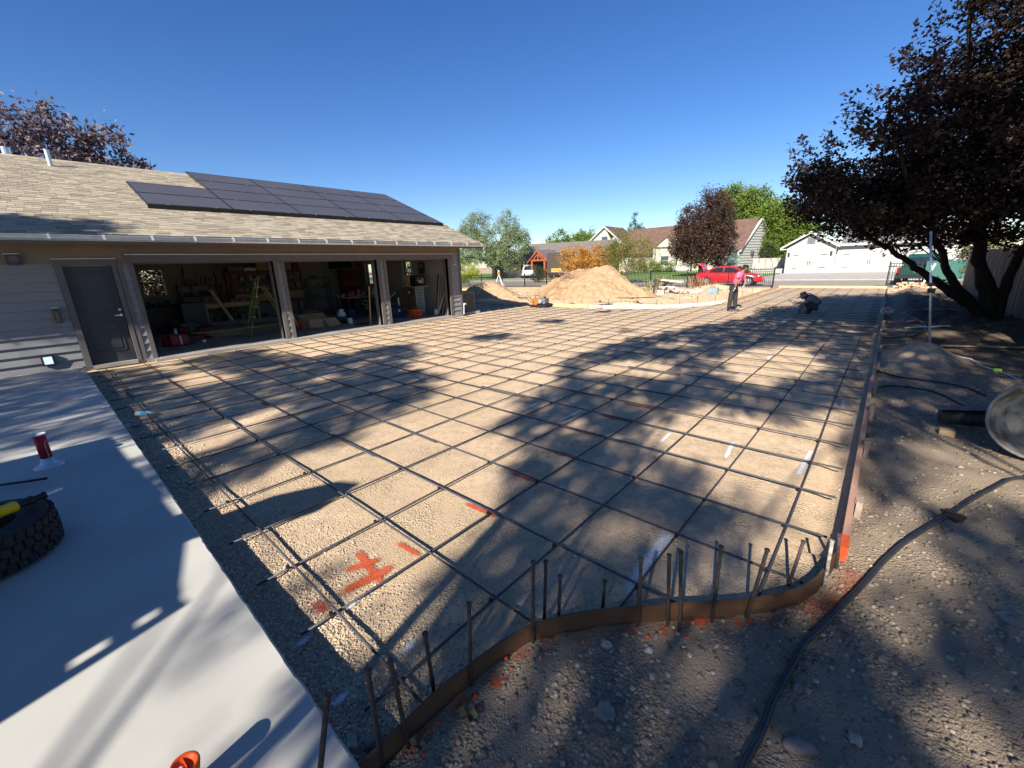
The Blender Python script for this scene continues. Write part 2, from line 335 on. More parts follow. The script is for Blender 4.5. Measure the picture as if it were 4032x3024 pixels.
# walls (shell 0.15 thick behind the face)
hb('front_wall', M_frieze, (XF - .16, XF - .03, YL, .5, .06, 2.75), (XF - .16, XF - .03, .5, 1.36, 2.14, 2.75), (XF - .16, XF - .03, 1.36, 1.6, .06, 2.75),
   (XF - .16, XF - .03, 1.6, YN - .03, 2.22, 2.75), (XF - .16, XF - .03, 4.56, 4.84, .06, 2.22), (XF - .16, XF - .03, 7.72, 8.06, .06, 2.22), (XF - .16, XF - .03, 10.74, YN - .03, .06, 2.22))
# gable wall with two window holes, back wall with one
W3 = (-16.22, -15.62, 1.2, 2.22); W2 = (-19.4, -18.8, 1.2, 2.2); W1 = (2.78, 3.46, 1.22, 2.14)
hb('gable_wall', M_wallin, (XB, W2[0], YN - .16, YN - .03, .05, 2.8), (W2[1], W3[0], YN - .16, YN - .03, .05, 2.8), (W3[1], XF - .16, YN - .16, YN - .03, .05, 2.8),
   (W2[0], W2[1], YN - .16, YN - .03, .05, W2[2]), (W2[0], W2[1], YN - .16, YN - .03, W2[3], 2.8), (W3[0], W3[1], YN - .16, YN - .03, .05, W3[2]), (W3[0], W3[1], YN - .16, YN - .03, W3[3], 2.8))
gb = MB().prism([(XF - .03, YN - .029, 2.8), (XF - .03, YN - .029, ZE - .13 + SL * .6), (XR, YN - .029, ZE + SL * (XE - XR) - .13), (XB, YN - .029, ZE + SL * (XE - XR) - SL * (XR - XB) - .13), (XB, YN - .029, 2.8)], (0, .029, 0))
gb.build('gable_cladding', M_siding, house)
hb('gable_siding_back', M_siding, (XB, XF - .03, YN - .029, YN, -.05, W3[2] - .01), (XB, W2[0], YN - .029, YN, W3[2] - .01, 2.8), (W2[1], W3[0], YN - .029, YN, W3[2] - .01, 2.8), (W3[1], XF - .03, YN - .029, YN, W3[2] - .01, 2.8))
hb('back_wall', M_wallin, (XB, XB + .14, YL, W1[0], .05, 3.4), (XB, XB + .14, W1[1], YN - .16, .05, 3.4), (XB, XB + .14, W1[0], W1[1], .05, W1[2]), (XB, XB + .14, W1[0], W1[1], W1[3], 3.4))
hb('partition_wall', M_wallin, (XB + .14, XF - .16, 1.36, 1.47, .056, 2.8))
hb('ceiling', M_wallin, (XB + .14, XF - .16, 1.47, YN - .16, 2.8, 2.86))
hb('left_wall', M_siding, (XB, XF - .16, YL, YL + .14, .05, 3.0))
# windows
def window(frame_pts, axis, pane, name='window', mm=None):
    f = MB(); x0, x1, z0, z1 = frame_pts; t = .045; y = axis
    for b in ((x0 - .07, x1 + .07, y - .05, y + .02, z1, z1 + .09), (x0 - .09, x1 + .09, y - .07, y + .02, z0 - .09, z0), (x0 - .07, x0, y - .05, y + .02, z0, z1), (x1, x1 + .07, y - .05, y + .02, z0, z1)): f.box(*b)
    o = f.build(name, mm or mat('window_casing', (.5,.47,.4), rough=.7), house)
    s = MB()
    zm = (z0 + z1) / 2
    for b in ((x0, x1, y + .03, y + .07, z0, z0 + t), (x0, x1, y + .03, y + .07, z1 - t, z1), (x0, x0 + t, y + .03, y + .07, z0, z1), (x1 - t, x1, y + .03, y + .07, z0, z1), (x0, x1, y + .028, y + .072, zm - .025, zm + .025)): s.box(*b)
    s.build('sash', M_trim, o); MB().box(x0, x1, y + .045, y + .05, z0, z1).build('pane', M_clear, o)
    return o
window(W3, YN - .16, None); window(W2, YN - .16, None)
f = MB(); xw = XB + .14
for b in ((xw, xw + .04, W1[0] - .1, W1[1] + .1, W1[3], W1[3] + .12), (xw, xw + .05, W1[0] - .12, W1[1] + .12, W1[2] - .1, W1[2]), (xw, xw + .04, W1[0] - .1, W1[0], W1[2], W1[3]), (xw, xw + .04, W1[1], W1[1] + .1, W1[2], W1[3])): f.box(*b)
o = f.build('window', mat('window_casing_tan', (.42,.36,.27), rough=.7), house)
s = MB(); zm = (W1[2] + W1[3]) / 2
for b in ((xw - .07, xw - .03, W1[0], W1[1], zm - .02, zm + .02), (xw - .07, xw - .03, (W1[0] + W1[1]) / 2 - .012, (W1[0] + W1[1]) / 2 + .012, W1[2], zm), (xw - .07, xw - .03, W1[0], W1[0] + .03, W1[2], W1[3])): s.box(*b)
s.build('sash', M_trim, o); MB().box(xw - .055, xw - .05, W1[0], W1[1], W1[2], W1[3]).build('pane', M_clear, o)
# lap siding on the left of the door: one object per board
def lap(y0, y1, z, h=.176, x=XF, name='siding_board', m=None):
    MB().prism([(x - .03, y0, z), (x + .006, y0, z - .004), (x + .006, y0, z + .004), (x - .026, y0, z + h), (x - .03, y0, z + h)], (0, y1 - y0, 0)).build(name, m or M_siding, house)
z = .085
while z < 2.1: lap(YL, .445, z); z += .1765
hb('skirt_board', M_trim, (XF - .03, XF - .002, YL, .445, -.02, .083))
hb('frieze_board', M_frieze, (XF - .03, XF, YL, YN - .1, 2.392, 2.66), (XF - .03, XF - .001, YL, .44, 2.205, 2.392), (XF - .03, XF - .001, .44, 1.515, 2.30, 2.392))
# entry door
tr = MB(); tr.box(XF - .03, XF + .02, .45, .555, .05, 2.17); tr.box(XF - .03, XF + .02, 1.30, 1.375, .05, 2.17); tr.box(XF - .03, XF + .022, .43, 1.39, 2.17, 2.285); tr.build('door_trim', M_trim, house, bevel=.003)
hb('drip_cap', M_flash, (XF - .03, XF + .035, .42, 1.40, 2.285, 2.298))
hb('door_sill', M_dconc, (XF - .14, XF + .03, .555, 1.30, .0, .075))
dr = MB().box(XF - .13, XF - .09, .56, 1.295, .08, 2.165); door = dr.build('door', M_doorp, house)
pn = MB()
for z0, z1 in ((.32, .98), (1.15, 2.03)):
    y0, y1 = .67, 1.19
    for b in ((y0, y1, z0, z0 + .02), (y0, y1, z1 - .02, z1), (y0, y0 + .02, z0, z1), (y1 - .02, y1, z0, z1)): pn.box(XF - .09, XF - .078, *b)
    pn.box(XF - .09, XF - .082, y0 + .06, y1 - .06, z0 + .06, z1 - .06)
pn.build('door_moulding', M_doorp, door, bevel=.003)
hd = MB(); hd.lathe([(.026,0),(.026,.012),(.012,.014),(.012,.045)], (XF - .09, 1.245, 1.09), 12, (1,0,0)); hd.box(XF - .055, XF - .04, 1.14, 1.25, 1.082, 1.098); hd.build('handle', M_steel, door)
MB().lathe([(.028,0),(.028,.02),(.02,.026)], (XF - .09, 1.245, 1.21), 14, (1,0,0)).build('deadbolt', M_galv, door)
# posts between the bays: two trims, short lap pieces between them
def post(y0, y1, w, m=M_trimr):
    hb('post_trim', m, (XF - .16, XF + .012, y0, y0 + w, .03, 2.195)); hb('post_trim', m, (XF - .16, XF + .012, y1 - w, y1, .03, 2.195))
    z = .06
    while z < 2.1:
        lap(y0 + w, y1 - w, z, m=M_siding); z += .1765
post(1.385, 1.66, .0001 + .085, M_trim); post(4.56, 4.84, .095); post(7.72, 8.06, .11)
hb('post_trim', M_trimr, (XF - .16, XF + .012, 10.74, 10.86, .03, 2.195)); hb('corner_trim', M_trim, (XF - .03, XF + .014, YN - .09, YN + .012, -.02, 2.66), (XF - .12, XF - .03, YN, YN + .012, -.02, 2.66))
z = .06
while z < 2.5: lap(10.86, YN - .09, z); z += .1765
hb('header_trim', M_trim, (XF - .03, XF + .013, 1.575, 10.95, 2.197, 2.365))
hb('header_flashing', M_flash, (XF - .03, XF + .045, 1.55, 10.97, 2.366, 2.384))
for y0, y1 in ((1.66, 4.56), (4.84, 7.72), (8.06, 10.74)):
    hb('jamb', M_trim, (XF - .3, XF - .161, y0 - .02, y0 + .03, .055, 2.2), (XF - .3, XF - .161, y1 - .03, y1 + .02, .055, 2.2), (XF - .3, XF - .161, y0, y1, 2.17, 2.23))
# sill lip at the bays, sun strikes it
hb('threshold', M_conc, (XF - .05, XF + .10, 1.7, YN - .6, .03, .052))
for y in (4.70, 7.89): hb('footing', M_conc, (XF + .0, XF + .07, y - .06, y + .06, -.1, .03))
# roof: deck, gutter, fascia, soffit, shingles one by one
zr = ZE + SL * (XE - XR)
dk = MB().prism([(XE, YL, ZE - .02), (XR, YL, zr - .02), (XB - .5, YL, zr - SL * (XR - XB + .5) - .02), (XB - .5, YL, zr - SL * (XR - XB + .5) - .14), (XR, YL, zr - .14), (XE, YL, ZE - .12)], (0, YR - YL, 0))
roof = dk.build('roof', M_under, house)
MB().prism([(XE - .02, YR, ZE - .02), (XR, YR, zr + .0), (XR, YR, zr - .2), (XE - .02, YR, ZE - .22)], (0, .035, 0)).build('rake_board', M_trim, house)
hb('soffit', M_frieze, (XF, XE - .02, YL, YR - .02, 2.60, 2.62)); hb('fascia', M_trim, (XE - .025, XE, YL, YR, 2.55, 2.715))
gt = MB(); prof = [(0, .09), (0, -.015), (.075, -.015), (.10, .02), (.105, .07), (.125, .08), (.125, .095), (.112, .095), (.112, .083), (.095, .072), (.09, .025), (.07, -.005), (.01, -.005), (.01, .09)]
gt.prism([(XE + a, YL, 2.62 + b) for a, b in prof], (0, YR + .13 - YL, 0)); gutter = gt.build('gutter', M_galv, house)
y = -5.6
while y < 12.1:
    MB().box(XE, XE + .135, y - .02, y + .02, 2.703, 2.722).add([], []).box(XE + .127, XE + .135, y - .02, y + .02, 2.63, 2.703).build('gutter_hanger', M_flash, gutter); y += .76
MB().tube([(XE + .06, YR + .02, 2.6), (XE + .06, YR + .02, 2.52)], .035, 10).build('downspout', M_galv, gutter)
sh = bpy.data.meshes.new('shingle'); u = Vector((-1, 0, SL)).normalized(); EXP = .142; W_ = .235
def shingle_pts(w): # thin tab lying on the slope, thicker butt end at the bottom
    nrm = Vector((SL, 0, 1)).normalized(); a = u * .0; L_ = u * (EXP * 1.25)
    p = [a + nrm * .0, a + nrm * .015, L_ + nrm * .006, L_ + nrm * .0]
    return [q - Vector((0, w/2, 0)) for q in p] + [q + Vector((0, w/2, 0)) for q in p]
SF = [(0,1,2,3), (7,6,5,4), (0,4,5,1), (1,5,6,2)]
sh.from_pydata([tuple(p) for p in shingle_pts(W_ - .006)], [], SF); sh.materials.append(M_shingle)
cands = []; rows = int((XE - XR) * math.sqrt(1 + SL * SL) / EXP)
for r_ in range(rows + 1):
    base = Vector((XE + .03, 0, ZE - SL * .03)) + u * (r_ * EXP)
    off = random.random() * W_; y = YL + off
    while y < YR - .05:
        wdt = W_
        px_ = base.x
        under = (-17.8 < px_ < -14.1 and 4.4 < y < 11.5) or (-15.9 < px_ < -14.1 and 2.6 < y < 11.5)
        if not under and y > -3: cands.append((base.x, y, base.z))
        y += wdt
def appsize(p): return 1 / ((p[0]) ** 2 + (p[1]) ** 2 + (p[2] - 1.85) ** 2) * (p[2] - 1.85 + .4 + .35 * abs(p[0]) * 0) * (1 if p[1] > -.4 else 0)
cands.sort(key=lambda p: -appsize(p))
for i, p in enumerate(cands[:300]):
    o = bpy.data.objects.new('shingle', sh); COL.objects.link(o); o.parent = roof; o.location = Vector(p) - Vector((0,0,0)) - 0 * Vector(roof.location)
    j = random.choice((0, 0, .002, .004)); o.location += Vector((.0, 0, j))
mb = MB(); base_pts = [Vector(q) for q in shingle_pts(W_ - .006)]
for p in cands[300:]:
    j = random.choice((0, 0, .002, .004)); mb.add([q + Vector(p) + Vector((0,0,j)) for q in base_pts], SF)
rs = mb.build('shingles', M_shingle, roof, kind='stuff')
rs.location = (0,0,0); rs.matrix_parent_inverse = Matrix.Identity(4)
# roof's own location cancels the house origin, so its children in world coordinates need none
for c in roof.children: 
    if c.name.startswith('shingles'): c.location = (0,0,0)
rc = MB()
for k in range(int((YR - YL) / .2)):
    y0 = YL + k * .2
    rc.prism([(XR + .13, y0, zr - SL * .13 + .012), (XR, y0, zr + .032), (XR - .13, y0, zr - SL * .13 + .012), (XR - .13, y0, zr - SL * .13), (XR, y0, zr + .005), (XR + .13, y0, zr - SL * .13)], (0, .196, 0))
o = rc.build('ridge_shingles', M_shingle, roof, kind='stuff'); o.location = (0,0,0)
# plumbing vents
MB().tube([(-17.25, 1.15, 4.75), (-17.25, 1.15, 5.22)], .05, 12).build('vent_pipe', M_galv, roof).location = (0,0,0)
MB().tube([(-18.1, .45, 5.0), (-18.1, .45, 5.32)], .09, 12).build('vent_pipe', M_steel, roof).location = (0,0,0)
# ---- solar array
arr = thing('solar_array', 'eighteen black solar panels in staggered rows on the tan roof', 'solar panels', (-16, 7, 4.3))
nrm = Vector((SL, 0, 1)).normalized(); PH = 1.045; PW = 1.862
first = None
for r_ in range(4):
    for c in range(5):
        if c == 0 and r_ > 1: continue
        x0 = -13.97 ; o0 = Vector((x0, 2.40 + c * PW, ZE + SL * (XE - x0))) + u * (r_ * PH * 1.012) + nrm * .12
        lo = [(0,0),(PH-.012,0),(PH-.012,PW-.014),(0,PW-.014)]
        def q(a, b, h): return o0 + u * a + Vector((0, b, 0)) + nrm * h
        e = .022
        fr = MB()
        for (a0, a1, b0, b1) in ((0, e, 0, PW-.014), (PH-.012-e, PH-.012, 0, PW-.014), (e, PH-.012-e, 0, e), (e, PH-.012-e, PW-.014-e, PW-.014)):
            fr.add([q(a0,b0,-.035), q(a1,b0,-.035), q(a1,b1,-.035), q(a0,b1,-.035), q(a0,b0,.003), q(a1,b0,.003), q(a1,b1,.003), q(a0,b1,.003)], [(0,3,2,1),(4,5,6,7),(0,1,5,4),(1,2,6,5),(2,3,7,6),(3,0,4,7)])
        pobj = MB().add([q(e,e,0), q(PH-.012-e,e,0), q(PH-.012-e,PW-.014-e,0), q(e,PW-.014-e,0), q(e,e,-.02), q(PH-.012-e,e,-.02), q(PH-.012-e,PW-.014-e,-.02), q(e,PW-.014-e,-.02)], [(0,1,2,3),(7,6,5,4)]).build('panel', M_panel, arr)
        fr.build('panel_frame', M_pframe, pobj)
        cl = MB()
        for bb in (.42, 1.45): cl.obox(q(-.006, bb, .006), (.03, .04, .012), Matrix((Vector((1,0,0)), Vector((0,1,0)), nrm)).transposed())
        cl.build('clamp', M_galv, pobj)
sk_ = MB(); o0 = Vector((-13.97, 2.40, ZE + SL * (XE + 13.97))) + nrm * .12
sk_.prism([o0 - u * .03 + nrm * .0, o0 - u * .03 - nrm * .11, o0 - u * .01 - nrm * .11, o0 - u * .01 + nrm * .0], (0, 5 * PW, 0)); sk_.build('array_skirt', M_pframe, arr)
rl = MB()
for r_ in range(4):
    for a in (.25, .8):
        b = o0 + u * (r_ * PH + a) - nrm * .07; yy = 0 if r_ < 2 else PW
        rl.bar(b + Vector((0, yy, 0)), b + Vector((0, 5 * PW - .05, 0)), .035, .04)
rl.build('rails', M_galv, arr)
# ---- things fixed to the wall
M_brass = mat('aged_brown_metal', (.07,.055,.045), (.12,.09,.06), rough=.5, scale=30)
sp = thing('wall_speaker', 'small dark square speaker high on the siding left of the door', 'speaker', (XF, -.06, 2.28))
MB().box(XF, XF + .1, -.155, .04, 2.19, 2.38).build('housing', M_doorp, sp, bevel=.008); MB().lathe([(.065,0),(.065,.008),(.05,.002),(.0,.002)], (XF + .101, -.057, 2.285), 20, (1,0,0)).build('grille', mat('grey_mesh', (.12,.12,.12)), sp)
MB().box(XF, XF + .12, -.165, .05, 2.381, 2.392).build('cap', M_flash, sp)
lt = thing('wall_lantern', 'small bronze wall lantern beside the charcoal door', 'wall light', (XF, .27, 1.18))
MB().box(XF, XF + .02, .225, .32, 1.03, 1.34).build('backplate', M_brass, lt); MB().box(XF + .02, XF + .1, .235, .31, 1.05, 1.30).build('shade', M_brass, lt, bevel=.01); MB().box(XF + .0, XF + .11, .22, .325, 1.335, 1.35).build('hood', M_flash, lt)
MB().box(XF + .101, XF + .104, .25, .295, 1.09, 1.26).build('glass', mat('amber_glass', (.22,.14,.08), (.1,.07,.05), rough=.2, scale=40), lt)
sl = thing('step_light', 'square recessed light with pale blue lens low on siding', 'light', (XF, -.06, .31))
MB().box(XF, XF + .05, -.15, .04, .20, .42).build('frame', M_black, sl, bevel=.006)
def _lens(m, N, L, b, g, out): b.inputs['Emission Color'].default_value = (.45,.62,1,1); b.inputs['Emission Strength'].default_value = .35
MB().box(XF + .05, XF + .053, -.118, .008, .235, .385).build('lens', mat('frosted_lens', (.6,.7,.85), rough=.4, extra=_lens), sl)
vb = thing('vent_cap', 'round white vent on the siding right of the last bay', 'vent', (XF, 11.0, 2.1)); MB().lathe([(.055,0),(.06,.015),(.03,.02)], (XF + .01, 11.06, 2.12), 16, (1,0,0)).build('disc', mat('grey_cap', (.3,.29,.27)), vb); MB().box(XF + .006, XF + .03, 11.0, 11.12, 1.98, 2.0).build('lip', M_flash, vb)
sp_ = thing('hose_bib', 'white pvc tap pipe low on the house corner', 'tap', (XF, 11.37, .45)); MB().tube([(XF + .02, 11.37, .05), (XF + .02, 11.40, .45), (XF + .1, 11.40, .47)], .018, 8).build('pipe', M_flash, sp_); MB().box(XF + .0, XF + .1, 11.38, 11.46, .43, .48).build('cap', M_flash, sp_)
# ---- air conditioner on its pad behind the corner
ac = thing('air_conditioner', 'grey louvred air conditioner standing beyond the house corner', 'air conditioner', (-13.35, 11.9, 0))
M_ac = mat('ac_grey', (.16,.16,.155), rough=.6)
MB().box(-13.85, -12.85, 11.4, 12.5, -.05, .07).build('pad', M_conc, ac, bevel=.01)
MB().box(-13.72, -13.02, 11.58, 12.32, .07, .84).build('core', M_black, ac)
ca = MB()
for x in (-13.74, -13.02):
    for y in (11.56, 12.32): ca.box(x, x + .03, y, y + .03, .07, .86)
ca.box(-13.75, -12.98, 11.55, 12.36, .82, .88); ca.box(-13.75, -12.98, 11.55, 12.36, .07, .12); ca.build('casing', M_ac, ac)
lv = MB()
for k in range(15): y = 11.6 + k * .049; lv.box(-12.995, -12.985, y, y + .02, .12, .82)
for k in range(15): x = -13.7 + k * .046; lv.box(x, x + .018, 11.552, 11.562, .12, .82)
lv.build('louvres', M_ac, ac); MB().lathe([(.3,0),(.3,.02),(.25,.03)], (-13.36, 11.95, .88), 20).build('fan_guard', M_black, ac)
# ================================================================== INSIDE THE THREE BAYS
M_redp = mat('red_enamel', (.32,.02,.025), (.25,.018,.02), rough=.4)
M_redd = mat('dark_red_paint', (.14,.022,.03), (.10,.018,.022), rough=.6)
M_card = mat('cardboard', (.36,.25,.145), (.29,.2,.115), rough=.9, scale=6)
M_wood = mat('raw_pine', (.50,.35,.185), (.38,.26,.135), rough=.8, scale=14, stretch=(1,.1,1))
M_woodd = mat('old_plywood', (.33,.235,.14), (.24,.165,.1), rough=.85, scale=8, stretch=(1,.2,1))
M_greenf = mat('green_fibreglass', (.13,.19,.03), (.10,.155,.025), rough=.5)
M_white = mat('white_plastic', (.7,.7,.7), rough=.5)
M_blue = mat('dark_blue_plastic', (.02,.035,.09), rough=.5)
M_orange = mat('orange_plastic', (.85,.12,.02), (.75,.10,.015), rough=.5)
M_grey = mat('machine_grey', (.14,.14,.14), rough=.5)
M_lab = mat('label_white', (.75,.74,.7), rough=.7)
M_jar = mat('shelf_oddments', (.22,.19,.16), (.08,.07,.065), rough=.6, scale=8, island=.8, hue=.09)
FZ = .055
def shelf_unit(name, label, x0, x1, y0, y1, levels, mpost, mbeam, mdeck, beamh=.08):
    t = thing(name, label, 'shelving', (x0, (y0 + y1) / 2, FZ))
    for x in (x0, x1 - .06):
        for y in (y0, y1 - .06): MB().box(x, x + .06, y, y + .06, FZ, levels[0] + .03).build('upright', mpost, t)
    for z in levels:
        MB().box(x1 - .03, x1 + .01, y0 + .06, y1 - .06, z - beamh, z).build('beam', mbeam, t); MB().box(x0 + .0, x1 - .03, y0 + .06, y1 - .06, z - .015, z + .005).build('shelf', mdeck, t)
    return t
shelf_unit('pallet_rack', 'dark red steel rack with loaded shelves seen through first and second bays', -19.75, -19.0, 5.2, 7.9, (2.0, 1.62, 1.24, .82), M_redd, M_redd, M_woodd)
shelf_unit('jar_shelf', 'narrow grey shelf of jars at the back between the rack and red cabinet', -19.9, -19.5, 8.35, 9.35, (1.6, 1.2, .8), M_grey, M_grey, M_grey, .03)
def boxy(name, label, cat, x0, x1, y0, y1, z0, z1, m, bev=.006, extra=None, group=None):
    t = MB().box(x0, x1, y0, y1, z0, z1).build(name, m, bevel=bev); tag(t, label, cat, group)
    return t
# boxes on the rack top and oddments on the shelves
for a, (y0, dy, dz, m, lb) in enumerate([(5.25,.5,.18,M_grey,'grey carton leftmost on top of the red rack'),(5.8,.42,.12,M_lab,'low pale carton second from left on top of the red rack'),(6.26,.4,.3,M_card,'tall brown carton in the middle of the red rack top'),(6.70,.5,.17,M_lab,'white labelled carton right of the tall brown carton on the rack'),(6.72,.45,.12,M_card,'brown carton stacked on the white labelled carton'),(7.25,.35,.34,M_card,'tall brown carton behind the first post on the rack top'),(7.66,.26,.3,M_redd,'dark red carton at the right end of the rack top')]):
    z0 = 2.006 + (.171 if a == 4 else 0); boxy('carton', lb, 'box', -19.7, -19.15, y0, y0 + dy, z0, z0 + dz, m)
def oddments(name, label, x0, x1, y0, y1, z, n, hmax, seed, m=None):
    r = random.Random(seed); mb = MB(); y = y0
    while y < y1:
        wd = r.uniform(.05, .16); h = r.uniform(.3, 1) * hmax; x = r.uniform(x0, x1 - .1)
        if r.random() < .5: mb.lathe([(wd*.45,0),(wd*.45,h*.8),(wd*.3,h)], (x, y + wd/2, z), 8)
        else: mb.box(x, x + wd, y, y + wd, z, z + h)
        y += wd + r.uniform(0, .05)
    o = mb.build(name, m or M_jar, kind='stuff'); o['label'] = label; return o
for k, (z, h) in enumerate(((1.627,.26),(1.247,.16),(.827,.3))): oddments('cans_and_bottles', 'cans and bottles crowded on a shelf of the red rack', -19.3, -19.05, 5.3, 7.75, z, 20, h, k); 
for k, (z, h) in enumerate(((1.606,.16),(1.206,.2),(.806,.2))): oddments('jars', 'small jars and tubs on the narrow grey shelf', -19.8, -19.6, 8.45, 9.25, z, 20, h, 10 + k)
boxy('parts_bin_cabinet', 'brown wooden drawer cabinet under the second rack shelf', 'cabinet', -19.6, -18.98, 6.95, 7.85, .87, 1.16, M_card)
boxy('hang_tag', 'white sheet hanging on the red rack beam', 'paper', -18.985, -18.98, 5.95, 6.1, 1.3, 1.55, M_lab, 0)
boxy('carton_row', 'brown cartons in a row on the second shelf of the red rack', 'box', -19.5, -19.02, 5.3, 6.6, .83, 1.13, M_card)
shelf_unit('steel_rack', 'black steel rack stuffed with tins behind the tool cart', -20.5, -19.95, 3.75, 5.1, (1.55, 1.15), M_black, M_black, M_woodd, .03)
for k, (z, h) in enumerate(((1.556,.35),(1.156,.25))): oddments('tins', 'tins and small boxes on the black steel rack', -20.4, -20.0, 3.8, 5.0, z, 20, h, 70 + k)
for k in range(16):
    q_ = random.Random(400 + k); y = 3.9 + q_.random() * 4.4; z = 1.0 + q_.random() * .9
    tag(MB().bar((-20.58, y, z), (-20.56, y + q_.uniform(-.08,.08), z + q_.uniform(.15,.4)), q_.uniform(.03,.12), .03).build('hanging_tool', (M_dark, M_redd, M_wood, M_grey)[k % 4]), 'tool hanging on the rear garage wall', 'tool', 'tools hanging on the rear garage wall')
for k in range(26):
    q_ = random.Random(500 + k); x = q_.uniform(-18.8, -16.6); y = q_.uniform(5.6, 8.6) if k < 14 else q_.uniform(1.7, 3.3); s_ = q_.uniform(.18, .45)
    tag(MB().obox((x, y, FZ + s_ * .4), (s_, s_ * q_.uniform(.6,1.3), s_ * .8), Matrix.Rotation(q_.uniform(-.5,.5), 3, 'Z')).build('bin', (M_card, M_dark, M_grey, M_redd, M_blue)[k % 5]), 'dark box or bin cluttering the garage floor at the back', 'bin', 'boxes and bins cluttering the back of the garage')
# work bench along the back with clutter
b = thing('work_bench', 'long pine work bench with open legs against the back of first bay', 'workbench', (-18.3, 4, FZ))
MB().box(-18.9, -17.9, 3.9, 5.75, .86, .91).build('top', M_wood, b); MB().box(-17.94, -17.9, 3.95, 5.7, .76, .858).build('apron', M_wood, b)
for x in (-18.85, -17.99):
    for y in (3.95, 5.6): MB().box(x, x + .08, y, y + .08, FZ, .858).build('leg', M_wood, b)
MB().box(-18.8, -18.0, 4.0, 5.65, .25, .28).build('shelf', M_woodd, b)
oddments('bench_clutter', 'tools and papers strewn over the pine bench', -18.7, -18.1, 3.95, 5.7, .912, 20, .22, 21)
oddments('under_bench_clutter', 'dark bags and tins stored under the pine bench', -18.7, -18.1, 4.05, 5.5, .285, 20, .35, 22)
b = thing('black_bench', 'dark bench with machines under the rear window', 'workbench', (-19, 3, FZ))
MB().box(-19.6, -18.7, 1.6, 3.7, .80, .86).build('top', M_black, b); MB().box(-19.5, -18.8, 1.65, 3.6, FZ, .798).build('cabinet', M_black, b)
oddments('bottles', 'small dark bottles along the dark bench under the window', -19.5, -19.0, 1.7, 3.6, .862, 20, .25, 23, M_dark)
# upright tool chests / compressor silhouette
c = thing('tool_cart', 'tall black tool cart with tube handle in front of the dark bench', 'cart', (-17.2, 3.4, FZ))
MB().box(-17.5, -16.9, 3.1, 3.75, .2, 1.05).build('body', M_black, c, bevel=.02); MB().tube([(-16.9,3.15,1.05),(-16.8,3.15,1.25),(-16.8,3.7,1.25),(-16.9,3.7,1.05)], .015, 6).build('handle', M_black, c)
for x in (-17.4, -17.0): MB().lathe([(.08,-.02),(.08,.02)], (x, 3.2, .14), 12, (0,1,0)).build('wheel', M_dark, c)
boxy('red_tool_box', 'dull red tool box on the floor behind the lumber', 'tool box', -16.3, -15.9, 3.25, 3.75, FZ, .32, M_redd, .01)
# plank leaning on the bench
MB_ = MB(); MB_.bar((-17.0, 4.6, FZ), (-17.75, 4.2, 1.4), .03, .10, (0,1,0)); tag(MB_.build('plank', M_wood), 'pale pine plank leaning against the pine bench', 'plank')
# stacks of sheet goods on the floor in the first bay
ls = thing('lumber_stack', 'low stack of boards and plywood lying across the first bay', 'lumber', (-15.6, 4.3, FZ))
zz = FZ; r = random.Random(5)
for k in range(5): MB().box(-17.0 + r.random()*.12, -15.25 + r.random() * .1, 3.2 + r.random() * .2, 7.3, zz, zz + .022).build('plywood_sheet', M_woodd, ls); zz += .024
for k in range(5): MB().box(-15.9 + k * .1, -15.81 + k * .1, 3.0 + r.random() * .3, 6.8, zz, zz + .04).build('board', M_wood, ls)
MB().box(-17.2, -17.0, 3.2, 7.3, zz, zz + .15).build('beam', M_grey, ls)
# red canister / jack on the floor
j = thing('red_canister', 'red low wheeled shop vacuum on the floor of the first bay', 'vacuum', (-14.5, 2.35, FZ))
MB().lathe([(.05,0),(.23,.02),(.25,.12),(.24,.24),(.2,.28),(.05,.3)], (-14.55, 2.3, FZ), 20).build('tank', M_redp, j, smooth=True); MB().box(-14.45, -14.2, 2.2, 2.62, FZ + .02, FZ + .3).build('housing', M_redp, j, bevel=.03)
MB().box(-14.21, -14.19, 2.42, 2.45, FZ + .03, FZ + .28).build('stripe', M_lab, j); MB().lathe([(.1,-.03),(.12,0),(.1,.03)], (-14.3, 2.68, FZ + .12), 16, (1,0,0)).build('wheel', M_dark, j); MB().lathe([(.045,-.02),(.045,.02)], (-14.35, 2.98, FZ + .045), 12, (1,0,0)).build('caster', M_steel, j)
MB().tube([(-14.35, 2.72, FZ + .12), (-14.35, 2.98, FZ + .2), (-14.35, 2.98, FZ + .05)], .03, 8).build('hose_arm', M_redp, j)
boxy('spray_can', 'small pale blue can standing on the red vacuum', 'can', -14.5, -14.44, 2.38, 2.44, FZ + .301, FZ + .45, mat('pale_blue', (.35,.55,.65)), .01)
# green step ladder
l = thing('step_ladder', 'green fibreglass step ladder standing open behind the first post', 'ladder', (-14.3, 4.4, FZ))
for x in (-14.42, -14.02):
    dx = .08 if x < -14.2 else -.08
    MB().bar((x, 4.05, FZ), (x + dx, 4.6, 1.78), .03, .085, (1,0,0)).build('front_rail', M_greenf, l); MB().bar((x, 5.35, FZ), (x + dx, 4.70, 1.5), .03, .05, (1,0,0)).build('rear_rail', M_greenf, l)
for k in range(5):
    t = (k + 1) / 6; MB().box(-14.42 + .08 * t, -14.02 - .08 * t, 4.02 + .55 * t, 4.12 + .55 * t, FZ + 1.72 * t, FZ + 1.72 * t + .025).build('step', M_galv, l)
MB().box(-14.38, -14.06, 4.53, 4.78, 1.76, 1.83).build('top_cap', M_dark, l)
MB().bar((-13.985, 4.18, .52), (-14.055, 4.42, 1.2), .004, .08, (1,0,0)).build('warning_label', M_redp, l); MB().bar((-14.048, 4.42, 1.22), (-14.08, 4.51, 1.5), .004, .075, (1,0,0)).build('maker_label', M_lab, l)
